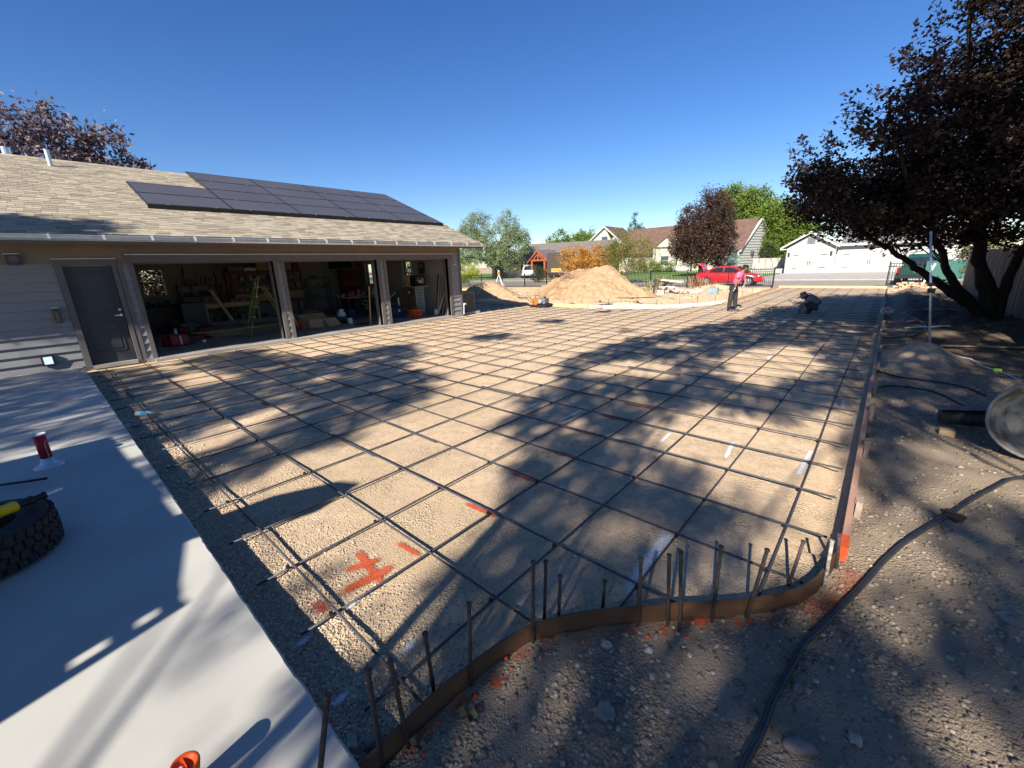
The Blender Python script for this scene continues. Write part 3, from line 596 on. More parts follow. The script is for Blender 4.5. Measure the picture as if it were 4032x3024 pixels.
for y in (4.05, 5.35):
    for x in (-14.42, -14.02): MB().box(x - .03, x + .03, y - .05, y + .05, FZ, FZ + .05).build('foot', M_dark, l)
# measuring wheel
mw_ = thing('measuring_wheel', 'red measuring wheel leaning just inside the second bay', 'measuring wheel', (-13.9, 5.4, FZ))
MB().lathe([(.14,-.012),(.165,-.012),(.165,.012),(.14,.012)], (-13.92, 5.42, FZ + .165), 24, (1,0,0), closed=True).build('rim', M_redp, mw_); sp2 = MB()
for k in range(3): a = k * math.pi / 3; sp2.bar((-13.92, 5.42 - .15 * math.cos(a), FZ + .165 - .15 * math.sin(a)), (-13.92, 5.42 + .15 * math.cos(a), FZ + .165 + .15 * math.sin(a)), .012, .03, (1,0,0))
sp2.build('spokes', M_redp, mw_); MB().tube([(-13.9, 5.42, FZ + .165), (-13.75, 5.13, 1.02)], .011, 6).build('handle', M_steel, mw_); MB().tube([(-13.78, 5.19, .86), (-13.74, 5.1, 1.1)], .022, 6).build('grip', M_redp, mw_)
# open cardboard box
cb = thing('cardboard_box', 'big open cardboard box with drooping flaps in the second bay', 'box', (-14.3, 6.2, FZ))
x0, x1, y0, y1, h = -14.75, -14.1, 5.85, 6.75, .36
MB().box(x1 - .01, x1, y0, y1, FZ, h).build('side', M_card, cb); MB().box(x0, x0 + .01, y0, y1, FZ, h).build('side', M_card, cb); MB().box(x0, x1, y0, y0 + .01, FZ, h).build('side', M_card, cb); MB().box(x0, x1, y1 - .01, y1, FZ, h).build('side', M_card, cb)
for a, b2, c2, d2 in (((x1, y0, h), (x1, y0 + .43, h), (x1 + .2, y0 + .38, h - .26), (x1 + .16, y0 - .05, h - .22)), ((x1, y0 + .47, h), (x1, y1, h), (x1 + .17, y1 + .1, h - .24), (x1 + .24, y0 + .56, h - .27)), ((x0, y0, h), (x0, y1, h), (x0 - .2, y1, h + .12), (x0 - .2, y0, h + .12)), ((x0, y1, h), (x1, y1, h), (x1, y1 + .22, h - .14), (x0, y1 + .22, h - .14))):
    MB().prism([a, b2, c2, d2], (0, 0, -.005)).build('flap', M_card, cb)
# propane cylinder
pr = thing('propane_tank', 'white propane tank with blue band behind the cardboard box', 'gas cylinder', (-15.2, 7.55, FZ))
MB().lathe([(.1,0),(.15,.03),(.155,.06),(.155,.24),(.14,.31),(.08,.36),(.0,.37)], (-15.2, 7.55, FZ), 20).build('tank', M_white, pr, smooth=True); MB().lathe([(.1575,.06),(.1575,.2)], (-15.2, 7.55, FZ), 20).build('band', mat('mid_blue', (.06,.14,.3)), pr)
MB().lathe([(.09,.33),(.09,.45),(.082,.45),(.082,.33)], (-15.2, 7.55, FZ), 14, closed=True).build('collar', M_white, pr); MB().lathe([(.03,.35),(.03,.42)], (-15.2, 7.55, FZ), 8).build('valve', M_galv, pr)
for k, (x, y, s_, h_, m, lb) in enumerate([(-14.6,7.35,.25,.16,M_dark,'low dark carton with pale labels in front of propane tank'),(-14.25,7.35,.14,.2,M_lab,'small white pail near the second bay threshold'),(-15.6,8.1,.3,.4,M_blue,'blue water bottle crate right of the propane tank'),(-14.9,7.0,.3,.14,M_grey,'grey tool case between cardboard box and propane tank')]):
    boxy(('carton','pail','bottle_crate','tool_case')[k], lb, ('box','pail','crate','case')[k], x - s_/2, x + s_/2, y - s_/2, y + s_/2, FZ, FZ + h_, m, .01)
# table saw with round blade guard
ts = thing('table_saw', 'dark table saw with a cluttered top in the second bay', 'table saw', (-16.3, 9, FZ))
MB().box(-16.8, -15.6, 8.0, 9.6, .84, .88).build('table', M_grey, ts, bevel=.005); MB().box(-16.5, -15.9, 8.5, 9.3, .3, .838).build('cabinet', M_black, ts)
for x in (-16.7, -15.75):
    for y in (8.2, 9.4): MB().bar((x, y, FZ), (x, y, .838), .04, .04).build('leg', M_black, ts)
MB().lathe([(.09,0),(.11,0),(.11,.02),(.09,.02)], (-15.88, 8.95, .62), 20, (1,0,0), closed=True).build('hand_wheel', M_steel, ts); MB().lathe([(.1,-.03),(.1,.03)], (-15.85, 9.0, .4), 16, (1,0,0)).build('motor', M_grey, ts)
oddments('saw_top_clutter', 'red and pale boxes heaped on the table saw', -16.7, -15.8, 8.05, 9.5, .882, 20, .28, 31)
boxy('red_case', 'flat red case on the near edge of the table saw', 'case', -15.95, -15.65, 8.2, 8.6, .882, .94, M_redp)
rc_ = thing('red_cabinet', 'tall dark red arcade shaped cabinet at the back of second bay', 'cabinet', (-18.6, 10, FZ))
MB().prism([(-19.2,9.6,FZ),(-18.4,9.6,FZ),(-18.3,9.6,1.0),(-18.6,9.6,1.2),(-18.7,9.6,1.7),(-18.5,9.6,1.95),(-19.2,9.6,1.95)], (0,.75,0)).build('body', M_redd, rc_); MB().box(-18.71, -18.66, 9.68, 10.27, 1.25, 1.6).build('screen', M_black, rc_)
tv = thing('television', 'black television mounted high in the back corner', 'television', (-20.4, 10.4, 2.2)); MB().box(-20.45, -20.38, 9.85, 11.0, 2.02, 2.5).build('screen', mat('navy_screen', (.012,.02,.04), rough=.2), tv, bevel=.01); MB().box(-20.61, -20.45, 10.3, 10.5, 2.15, 2.35).build('bracket', M_black, tv)
# third bay
mc = thing('milk_crate', 'bright orange milk crate on the floor of the third bay', 'crate', (-13.6, 9.75, FZ))
cr = MB(); x0, x1, y0, y1 = -13.8, -13.45, 9.55, 9.93
for z0 in (FZ, FZ + .09, FZ + .25): cr.box(x0, x1, y0, y0 + .012, z0, z0 + .035); cr.box(x0, x1, y1 - .012, y1, z0, z0 + .035); cr.box(x0, x0 + .012, y0, y1, z0, z0 + .035); cr.box(x1 - .012, x1, y0, y1, z0, z0 + .035)
for k in range(6):
    yy = y0 + .012 + k * .0685; cr.box(x1 - .011, x1 - .001, yy, yy + .015, FZ, FZ + .28); cr.box(x0 + .001, x0 + .011, yy, yy + .015, FZ, FZ + .28); xx = x0 + .012 + k * .062; cr.box(xx, xx + .015, y0 + .001, y0 + .011, FZ, FZ + .28); cr.box(xx, xx + .015, y1 - .011, y1 - .001, FZ, FZ + .28)
cr.box(x0, x1, y0, y1, FZ - .001, FZ + .008); cr.build('basket', M_orange, mc)
tt = thing('storage_tote', 'dark blue storage tote left of the orange crate', 'tote', (-14.2, 9.3, FZ)); MB().box(-14.6, -14.1, 8.95, 9.55, FZ, .42).build('bin', M_blue, tt, bevel=.02); MB().box(-14.63, -14.07, 8.92, 9.58, .42, .46).build('lid', M_blue, tt, bevel=.01); MB().box(-14.099, -14.095, 9.3, 9.38, .28, .38).build('label', M_lab, tt)
ms_ = thing('mitre_saw', 'grey mitre saw on a stand above the blue tote', 'saw', (-14.9, 9.2, FZ))
MB().box(-15.2, -14.6, 8.6, 9.6, .62, .68).build('stand', M_black, ms_); MB().lathe([(.15,-.03),(.16,0),(.15,.03)], (-14.8, 9.3, .95), 18, (1,.3,0)).build('blade_guard', M_grey, ms_); MB().bar((-14.8,9.35,.75),(-14.7,9.65,1.0),.07,.07).build('arm', M_grey, ms_); MB().bar((-15.1,8.7,FZ),(-15.1,8.7,.62),.04,.04).build('leg', M_grey, ms_); MB().bar((-14.7,9.5,FZ),(-14.7,9.5,.62),.04,.04).build('leg', M_grey, ms_)
MB().lathe([(.03,0),(.03,.3)], (-14.4, 9.55, .5), 10).build('paper_rolls', M_white, ms_)
fn = thing('floor_fan', 'black round floor fan beside the wire cage', 'fan', (-14.7, 10.2, FZ)); MB().lathe([(.22,-.06),(.24,0),(.22,.06),(.05,.07)], (-14.7, 10.25, .95), 20, (1,-.2,0)).build('cage', M_dark, fn); MB().tube([(-14.75,10.25,.95),(-14.75,10.25,FZ)], .02, 8).build('stand', M_dark, fn); MB().lathe([(.04,0),(.03,.02)], (-14.62, 10.24, .95), 12, (1,-.2,0)).build('hub', M_steel, fn)
wc = thing('wire_cage', 'tall narrow wire cage column near the right garage wall', 'rack', (-14.2, 10.4, FZ)); g_ = MB(); cx, cy, rr = -14.2, 10.45, .16
for k in range(12): a = k * math.pi / 6; g_.tube([(cx + rr * math.cos(a), cy + rr * math.sin(a), FZ), (cx + rr * math.cos(a), cy + rr * math.sin(a), 1.17)], .004, 4)
for k in range(12): g_.lathe([(rr - .003, 0), (rr + .004, 0), (rr + .004, .006), (rr - .003, .006)], (cx, cy, FZ + .02 + k * .1), 12, closed=True)
g_.build('wire', M_galv, wc); MB().box(-14.55, -13.95, 10.2, 10.75, 1.17, 1.2).build('top', M_wood, wc)
bt = thing('painting_crate', 'dark framed box with white shape standing on the wire cage', 'box', (-14.3, 10.5, 1.2)); MB().box(-14.5, -14.15, 10.25, 10.72, 1.201, 1.62).build('box', M_black, bt); MB().box(-14.149, -14.145, 10.33, 10.64, 1.27, 1.54).build('picture', mat('grey_print', (.5,.48,.45), (.05,.04,.04), scale=9, lo=.45, hi=.5), bt)
boxy('brown_box', 'plain brown box left of the dark framed box', 'box', -14.75, -14.52, 10.2, 10.55, 1.201, 1.6, M_card)
ep = thing('electric_panel', 'grey electric panel on the right garage wall', 'electric panel', (-14.85, YN - .17, 1.9)); MB().box(-15.07, -14.66, YN - .22, YN - .161, 1.65, 2.12).build('door', M_doorp, ep, bevel=.005); MB().box(-14.97, -14.85, YN - .224, YN - .2205, 1.9, 2.04).build('sticker', mat('pink_label', (.5,.2,.2)), ep)
r = random.Random(9)
for k in range(9):
    x = -13.9 + k * .11; z1 = r.uniform(.9, 1.75); m = (M_wood, M_redd, M_galv, M_woodd)[k % 4]
    o = MB().bar((x - r.uniform(-.2,.25), YN - r.uniform(.45,.8), FZ), (x, YN - .20, z1), .03, .05).build('leaning_board', m)
    tag(o, 'long board or pipe leaning on the right garage wall', 'board', 'boards leaning on the right garage wall')
jg = thing('white_jug', 'small white jug on the floor beside the leaning boards', 'jug', (-13.35, 10.55, FZ)); MB().box(-13.42, -13.3, 10.48, 10.62, FZ, .27).build('body', M_white, jg, bevel=.02); MB().lathe([(.025,0),(.025,.05)], (-13.36, 10.55, .27), 10).build('neck', M_white, jg)
sb = boxy('plywood_panel', 'brown plywood panel leaning under the third bay window', 'panel', -16.6, -15.3, YN - .3, YN - .27, FZ, 1.05, M_woodd, 0)
br = MB().bar((-13.3, 7.6, FZ), (-13.2, 7.66, 1.35), .03, .03).build('broom', M_wood); tag(br, 'wooden broom handle standing against the second post', 'broom')
boxy('push_broom_head', 'dark broom head on the floor by the second post', 'broom head', -13.6, -13.45, 7.2, 7.62, FZ, .12, M_dark)
# ================================================================== REBAR, FORMS AND THE SITE
M_rebar = mat('blue_grey_rebar', (.07,.075,.09), (.115,.085,.065), rough=.55, scale=30, metal=.35, lo=.5, hi=.75, bump=.6, bscale=90)
M_pin = mat('rusty_stake_steel', (.045,.038,.036), (.085,.062,.048), rough=.75, scale=50, metal=.2, bump=.6, bscale=120)
M_hard = mat('brown_hardboard', (.13,.062,.030), (.085,.045,.025), rough=.6, scale=6, lo=.3, hi=.7, stretch=(1,1,5), bump=.2, bscale=90)
M_form = mat('weathered_form_board', (.34,.27,.215), (.25,.195,.155), rough=.85, scale=14, stretch=(1,.06,1), bump=.3)
M_formw = mat('white_form_board', (.75,.70,.62), (.66,.6,.5), rough=.7)
M_formt = mat('tan_form_board', (.55,.38,.22), (.48,.33,.19), rough=.8, scale=3)
M_opaint = mat('orange_spray_paint', (.62,.085,.02), (.5,.08,.03), rough=.7, scale=20)
BX = [-12.25,-11.65,-11.06,-10.45,-9.85,-9.25,-8.64,-8.05,-7.68+.25,-6.85,-6.25][:0] + [-12.2,-11.58,-10.96,-10.3,-9.66,-9.0,-8.33,-7.68,-7.1,-6.49,-5.84,-5.21,-4.58,-3.92,-3.25,-2.66,-2.06,-1.43,-.83,-.28]
AY = [.71,1.35,1.97,2.59,3.18,3.81,4.43,5.05,5.68,6.29,6.90] + [6.9 + .61 * k for k in range(1, 40)]
FARX = [(-19.0, 15.7), (-13.9, 15.75), (-11.65, 16.1), (-9.71, 16.0), (-7.9, 16.6), (-6.87, 16.9), (-5.84, 18.2), (-5.2, 20.3), (-5.0, 21.5), (-5.05, 30.9)]
def y_end(x):
    if x > -5.02: return 30.9
    return float(np.interp(x, [p[0] for p in FARX[:8]], [p[1] for p in FARX[:8]])) - .1
def x_left(y):
    if y < 12.7: return -12.42
    if y < 15.7: return -18.8
    return float(np.interp(y, [15.75, 16.1, 16.6, 16.9, 18.2, 20.3, 21.5, 31], [-14, -9.0, -7.9, -6.87, -5.84, -5.2, -5.0, -5.05])) + .1
def x_right(y): return (float(edge_x(np.array([y]))[0]) - (.065 if y > 3 else .05)) if y < 30 else -.1
rb = thing('rebar_mat', 'tied grid of dark steel rebar spread over the whole sandy pad', 'rebar grid', (-5, 8, 0))
rr = random.Random(3)
def rebar(p0, p1, z, seed):
    q = random.Random(seed); L_ = (Vector(p1) - Vector(p0)).length; n = max(4, int(L_ / .6)); path = []; ph = q.uniform(0, 6); am = q.uniform(.003, .012); drift = q.uniform(-.015, .015)
    d = (Vector(p1) - Vector(p0)).normalized(); s = Vector((-d.y, d.x, 0))
    for i in range(n + 1):
        t = i / n; p = Vector(p0).lerp(Vector(p1), t); path.append(p + s * (am * math.sin(ph + t * L_ * .7) + drift * t * 1) + Vector((0, 0, z + .006 * math.sin(ph * 2 + t * L_ * 1.3))))
    MB().tube(path, .0080, 6).build('rebar', M_rebar, rb, smooth=True)
for i, x in enumerate(BX):
    y0 = .47 + rr.uniform(-.02, .12)
    if x > -1.3: y0 = float(np.interp(x, _cx[3:], _cy[3:])) + .07
    ye = y_end(x)
    if x > -5.1:   # spliced lengths
        ys = 12 + rr.uniform(-1, 1); rebar((x, y0, 0), (x + .01, ys, 0), -.008, i); rebar((x + .02, ys - .7, 0), (x + .03, ye, 0), -.006, i + 70)
    else: rebar((x, y0, 0), (x, min(ye, 15.6 if x < -9 else ye), 0), -.008, i)
for i, x in enumerate([-18.4,-17.8,-17.2,-16.6,-16,-15.4,-14.8,-14.2,-13.6,-13.0]): rebar((x, 12.7, 0), (x, 15.6, 0), -.008, 300 + i)
for i, y in enumerate(AY):
    if y > 30.9: break
    xl = x_left(y) + rr.uniform(0, .12); xr = x_right(y)
    if xr - xl > 4 and y < 14:   # laps
        xs = (-4.1, -2.9, -2.25)[i % 3] + rr.uniform(-.15, .15) if i > 1 else -6.5
        if i == 2: xs = -4.2
        rebar((xl, y, 0), (xs + .5, y, 0), .0085, 100 + i); rebar((xs - .45, y + .02, 0), (xr, y + .015, 0), .0085, 170 + i)
    elif y < 15.7: rebar((xl, y, 0), (xr, y, 0), .0085, 100 + i)
    else: rebar((xl, y, 0), (xr, y, 0), .0085, 100 + i)
# tie wires and small chairs under the mat, too many and small to pick apart
ti = MB()
for x in BX[8:]:
    for y in AY[:14]:
        if x < x_right(y) - .05 and rr.random() < .6: ti.lathe([(.012,-.006),(.013,.0),(.012,.014)], (x, y, .001), 6)
ti.build('tie_wires', M_black, rb, kind='stuff')
# ---- curved hardboard form in front
cf = thing('curved_form', 'brown hardboard strip bent in an s curve as the near form edge', 'form board', (-.6, 1.7, 0))
def dense(pts, k=5):
    out = []
    P = [Vector((*p, 0)) for p in pts]
    for i in range(len(P) - 1):
        p0, p1, p2, p3 = P[max(i-1,0)], P[i], P[i+1], P[min(i+2, len(P)-1)]
        for j in range(k):
            t = j / k; out.append(.5 * ((2*p1) + (-p0+p2)*t + (2*p0-5*p1+4*p2-p3)*t*t + (-p0+3*p1-3*p2+p3)*t**3))
    return out + [P[-1]]
def strip(name, pts, z0, z1, th, m, parent, side=1, dens=True):
    P = dense(pts) if dens else [Vector((*p, 0)) for p in pts]; v = []; f = []
    for i, p in enumerate(P):
        d = (P[min(i+1, len(P)-1)] - P[max(i-1, 0)]).normalized(); s = Vector((d.y, -d.x, 0)) * th * side
        v += [p + Vector((0,0,z0)), p + s + Vector((0,0,z0)), p + s + Vector((0,0,z1)), p + Vector((0,0,z1))]
    n = len(P)
    for i in range(n - 1): f += [(i*4+j, (i+1)*4+j, (i+1)*4+(j+1)%4, i*4+(j+1)%4) for j in range(4)]
    f += [(0,1,2,3), ((n-1)*4+3, (n-1)*4+2, (n-1)*4+1, (n-1)*4)]
    return MB().add(v, f).build(name, m, parent)
strip('board', [(-1.24,.02),(-1.23,.15)] + CURVE[:9], -.035, .088, .012, M_hard, cf); strip('board', CURVE[8:], -.035, .09, .012, M_hard, cf)
# ---- the steel stakes
PINS = [[-1.10,.17,-.02,-1.13,.335,.56],[-1.19,.49,-.02,-1.187,.496,.472],[-1.17,.6,-.02,-1.18,.581,.442],[-1.27,.81,-.02,-1.276,.801,.324],[-1.16,.94,-.02,-1.149,.954,.446],[-1.08,1.3,-.02,-1.071,1.308,.479],[-1.12,1.45,-.02,-1.11,1.458,.367],[-1.08,1.53,-.02,-1.073,1.535,.245],[-.92,1.73,-.02,-.913,1.734,.164],[-.71,1.73,-.02,-.714,1.728,.414],[-.59,1.83,-.02,-.61,1.824,.428],[-.53,1.84,-.02,-.557,1.832,.469],[-.42,2.0,-.02,-.418,2.0,.465],[-.29,2.15,-.02,-.243,2.156,.437],[-.16,2.59,-.02,-.128,2.592,.286],[0,2.67,-.02,-.005,2.67,.301],[.04,2.91,-.02,.021,2.91,.219]]
PL = ['steel stake cut by the bottom edge of the photo beside the slab end','tall steel stake first from the slab on the curved form','tall leaning steel stake second from the slab','thin steel stake inside the form at its lower bend','tall steel stake standing alone at the first bulge of form','tall steel stake leftmost of three at the middle bend','steel stake between two others inside the middle bend','short steel stake right of the pair at the middle bend','shortest steel stake behind the long straight run of form','tall steel stake in front of the white paint line','slim steel stake just left of the tallest stake','tallest steel stake pressed on the form face','steel stake leaning slightly right in the right third of form','steel stake leaning strongly right near the sunny bend','rusty brown steel stake leaning inside the sunny bend','pale mortar covered stake outside the sunny bend','short grey stake next to the orange painted board end']
for p, lb in zip(PINS, PL):
    b0 = Vector(p[:3]); t0 = Vector(p[3:]); d = (t0 - b0).normalized(); pin = thing('steel_stake', lb, 'stake', b0, group='steel stakes holding the curved form')
    ins_ = bool(inside_form(np.array([b0.x]), np.array([b0.y]))[0])
    # keep each stake touching the outer or inner face of the strip, clear of the board itself
    m = M_pin if 'mortar' not in lb else mat('mortar_coated_steel', (.42,.38,.32), (.12,.09,.075), rough=.9, scale=40)
    MB().tube([b0 - d * .12, b0 + (t0 - b0) * .5 + Vector((.001,0,0)), t0 - d * .006], .0095, 10).build('shaft', m, pin, smooth=True); MB().lathe([(.009,-.012),(.0125,-.008),(.0135,-.002),(.012,.002),(0,.003)], t0, 12, d).build('head', m, pin)
# ---- straight wooden form on the right
sf = thing('side_form', 'long line of weathered wooden form boards along the right edge', 'form board', (.05, 12, 0))
ys = 3.08
for k, L_ in enumerate((4.9, 4.9, 4.9, 4.9, 4.9, 3.3)):
    x0 = .035 + .006 * ((k * 7) % 3); MB().prism([(x0, ys, -.05), (x0 + .038, ys, -.05), (x0 + .04, ys, .088), (x0 + .002, ys, .088)], (-.003, L_ - .006, .0)).build('board', M_form if k else mat('red_brown_form_board', (.40,.235,.165), (.29,.17,.125), rough=.8, scale=10, stretch=(1,.06,1)), sf); ys += L_
MB().box(.034, .077, 3.0, 3.16, -.05, .0905).build('painted_end', M_opaint, sf)
for k, y in enumerate((3.62, 4.9, 6.1, 7.35, 8.8, 10.4, 12.3, 14.6, 17.2, 20.5, 24, 28)):
    st = MB().prism([(.083, y, -.1), (.12, y, -.1), (.12, y, .12 + .03 * (k % 3)), (.083, y, .12 + .03 * (k % 3))], (0, .09, 0)).build('wood_stake', M_form); tag(st, 'short wooden stake driven outside the right form boards', 'stake', 'wooden stakes along the right form')
# ---- far forms on the left and at the street
ff = thing('far_form', 'white flexible form curving past the sand pile', 'form board', (-7.5, 17, 0))
strip('board', [(-9.66,16.05),(-8.6,16.2),(-7.86,16.6),(-7.3,16.78)], -.05, .11, .012, M_formw, ff, -1); strip('board', [(-7.3,16.78),(-6.87,16.95),(-6.3,17.5),(-5.84,18.3),(-5.45,19.3),(-5.25,20.1)], -.05, .11, .012, M_formw, ff, -1)
tf = thing('tan_form', 'tan wooden form boards in front of the compactor', 'form board', (-12, 16, 0)); strip('board', [(-19.0,15.9),(-14.0,15.85)], -.05, .11, .03, M_formt, tf, -1, False); strip('board', [(-14.0,15.86),(-11.7,16.15)], -.05, .115, .03, M_formt, tf, -1, False); strip('board', [(-11.68,16.16),(-9.68,16.04)], -.05, .11, .03, M_formt, tf, -1, False)
bf = thing('brown_form', 'brown wooden form boards running to the street behind the standing man', 'form board', (-5, 25, 0)); strip('board', [(-5.0,21.0),(-5.02,26)], -.05, .1, .035, M_formt, bf, -1, False); strip('board', [(-5.02,26),(-5.08,31.2)], -.05, .1, .035, M_formt, bf, -1, False)
ef = thing('end_form', 'pale wooden form board across the street end of the pad', 'form board', (-2.5, 31.3, 0)); strip('board', [(-5.08,31.3),(-2.5,31.3)], -.05, .1, .035, M_formt, ef, -1, False); strip('board', [(-2.48,31.3),(.03,31.3)], -.05, .1, .035, M_formt, ef, -1, False)
for k, (x, y) in enumerate([(-13,16.1),(-11.2,16.35),(-10.2,16.3),(-8.9,16.4),(-8.1,16.75),(-7.1,17.15),(-6.35,17.75),(-5.9,18.5),(-5.5,19.5),(-5.25,20.8),(-5.15,22.6),(-5.15,24.5)]):
    o = MB().tube([(x, y, -.1), (x + .02 * (k % 3 - 1), y + .02, .34)], .009, 6).build('steel_stake', M_pin); tag(o, 'thin steel stake behind the curved white far form', 'stake', 'steel stakes behind the far form')
bl = thing('long_board', 'long thin board lying at the foot of the sand pile', 'board', (-9.5, 17.4, .1)); MB().bar((-11.6,17.0,.22),(-8.4,17.75,.27),.14,.03).build('board', M_form, bl); MB().bar((-9.2,17.75,.28),(-7.6,18.2,.30),.09,.03).build('board', M_redd, bl)
# ---- paint marks: thin noisy-edged patches of paint following the ground
def paint_extra(m, N, L, b, g, out):
    at = N.new('ShaderNodeAttribute'); at.attribute_name = 'tint'; s = N.new('ShaderNodeSeparateColor'); L.new(at.outputs['Color'], s.inputs[0])
    n = N.new('ShaderNodeTexNoise'); n.inputs['Scale'].default_value = 95; n.inputs['Detail'].default_value = 6; n.inputs['Roughness'].default_value = .75; L.new(g.outputs['Position'], n.inputs[0])
    a = N.new('ShaderNodeMath'); a.operation = 'MULTIPLY_ADD'; L.new(n.outputs[0], a.inputs[0]); a.inputs[1].default_value = 3.2; a.inputs[2].default_value = -2.1
    c = N.new('ShaderNodeMath'); c.operation = 'ADD'; L.new(a.outputs[0], c.inputs[0]); L.new(s.outputs[0], c.inputs[1])
    r_ = N.new('ShaderNodeMapRange'); r_.inputs[1].default_value = .0; r_.inputs[2].default_value = .45; r_.inputs[4].default_value = .9; L.new(c.outputs[0], r_.inputs[0]); L.new(r_.outputs[0], b.inputs['Alpha'])
M_mo = mat('sprayed_orange', (.62,.09,.025), (.45,.10,.05), rough=.9, scale=30, bump=1, bscale=120, extra=paint_extra)
M_mw = mat('sprayed_white', (.72,.74,.76), (.6,.6,.6), rough=.9, scale=30, bump=1, bscale=120, extra=paint_extra)
M_mr = mat('sprayed_red', (.42,.055,.035), (.36,.08,.05), rough=.9, scale=30, bump=1, bscale=120, extra=paint_extra)
_pz = [0]
def mark(pts, wd, m, label, a=1.0, group=None):
    _pz[0] = (_pz[0] + 1) % 9; z_ = .004 + .0008 * _pz[0]; P = [Vector((*p, 0)) for p in pts]; path = []
    for i in range(len(P) - 1):
        k = max(2, int((P[i+1] - P[i]).length / .03)); path += [P[i].lerp(P[i+1], j / k) for j in range(k)]
    path.append(P[-1]); V = []; T = []; K = 7
    for i, p in enumerate(path):
        d = (path[min(i+1, len(path)-1)] - path[max(i-1, 0)]).normalized(); s = Vector((-d.y, d.x, 0)); e = min(1, min(i, len(path) - 1 - i) / 3)
        for k in range(K):
            u_ = k / (K - 1) * 2 - 1; q = p + s * u_ * wd * .5; V.append((q.x, q.y, 0)); T.append(a * (1 - u_ * u_) * e)
    V = np.array(V); V[:, 2] = ground_z(V[:, 0], V[:, 1]) + z_ + .004; n = len(path); Fq = [(i*K+k, i*K+k+1, (i+1)*K+k+1, (i+1)*K+k) for i in range(n-1) for k in range(K-1)]
    T = np.array(T); o = link('paint_mark', npmesh('paint_mark', V, Fq, 4, np.stack([T, T, T, np.ones_like(T)], 1)), m, smooth=True); tag(o, label, 'paint mark', group); return o
mark([(-2.52,1.11),(-2.28,1.07),(-2.04,1.03)], .09, M_mo, 'stem of the bright orange sprayed cross in a near rebar cell', 1.15)
mark([(-2.39,.90),(-2.33,1.05),(-2.26,1.20)], .10, M_mo, 'upper bar of the bright orange sprayed cross', 1.15)
mark([(-2.21,.79),(-2.18,1.0),(-2.15,1.22)], .11, M_mo, 'lower bar of the bright orange sprayed cross', 1.15)
OD = [(-2.22,1.34,.17,1.15,'orange dash nearest the orange cross'),(-2.17,2.0,.22,1.15,'orange dash second from the orange cross'),(-2.22,2.62,.2,1.2,'orange dash third from the orange cross'),(-2.21,3.235,.22,1.2,'dull orange dash fourth from the orange cross'),(-2.3,3.87,.22,1.1,'faint orange dash fifth from the orange cross')]
for x, y, l, a, lb in OD: mark([(x - l, y - .015), (x + l, y + .01)], .07, M_mo, lb, a)
mark([(-2.32,.67),(-2.19,.71),(-2.07,.72)], .12, M_mr, 'dull red spray patch on the pebbles near the slab', .95)
for (x, y) in ((-6.72,3.25),(-6.75,3.91),(-6.65,4.5),(-6.88,5.2),(-6.76,5.85),(-6.7,1.98),(-6.7,2.62),(-9.42,1.39),(-9.48,2.05),(-9.4,2.67),(-9.5,3.33),(-9.4,.73),(-2.3,4.5),(-2.25,5.1)):
    mark([(x - .25, y - .02), (x + .25, y + .01)], .09, M_mr, 'faint red spray dash on the sandy pad', 1.2, 'faint red dashes on the sandy pad')
WH = [((-6.58,.48),(-6.54,.64)),((-6.58,.72),(-6.53,1.05)),((-7.23,.72),(-7.12,1.08)),((-5.9,.44),(-5.9,.72)),((-5.88,.8),(-5.87,1.0)),((-5.28,.47),(-5.27,.71)),((-5.25,.77),(-5.23,1.06)),((-4.62,.52),(-4.61,.7)),((-4.63,.74),(-4.65,1.0)),((-3.99,.44),(-3.99,.56)),((-3.44,3.96),(-3.44,4.45)),((-2.81,3.95),(-2.78,4.52)),((-1.57,4.08),(-1.58,4.5)),((-.92,4.08),(-.97,4.64)),((-.19,7.02),(-.19,6.48)),((-.31,4.87),(-.33,4.1)),((-.80,6.53),(-.82,7.02)),((-1.45,6.45),(-1.45,6.98)),((-2.08,6.4),(-2.09,6.85)),((-2.05,.45),(-2.04,.64)),((-2.06,.72),(-2.06,.93)),((-1.56,.78),(-1.57,.98)),((-1.6,.42),(-1.59,.62)),((-1.5,9),(-1.5,9.5)),((-3.4,9),(-3.4,9.5)),((-.8,9.3),(-.8,9.8)),((-2.7,10.5),(-2.7,11.0))]
for a_, b_ in WH:
    nr = max(a_[1], b_[1]) < 1.2; mark([a_, b_], .065, M_mw, 'white spray dash on the gravel strip next to the slab' if nr else 'white spray dash between rebar crossings out on the pad', 1.25, 'white spray dashes next to the slab' if nr else 'white spray dashes out on the pad')
mark([(-.85,1.85),(-.88,2.1),(-.89,2.3),(-.88,2.68)], .13, M_mw, 'wide chalky white spray line near the middle of curved form', 1.05)
for k in range(14):
    i = 3 + k; p = Vector((*CURVE[i], 0)); d = (Vector((*CURVE[i+1], 0)) - p); s = Vector((d.y, -d.x, 0)).normalized() * (.05 + .02 * (k % 3))
    mark([(p + s)[:2], (p + d + s)[:2]], .11 if k < 11 else .18, M_mo, 'orange overspray on the soil along the curved form', .85 + .25 * (k % 2), 'orange overspray along the curved form')
mark([(.12,3.0),(.1,2.7),(.02,2.5),(-.1,2.3)], .2, M_mo, 'orange overspray patch at the sunny bend of the form', .62); mark([(.2,4.0),(.18,3.6)], .14, M_mr, 'dull orange overspray on soil beside the right form board', .45)
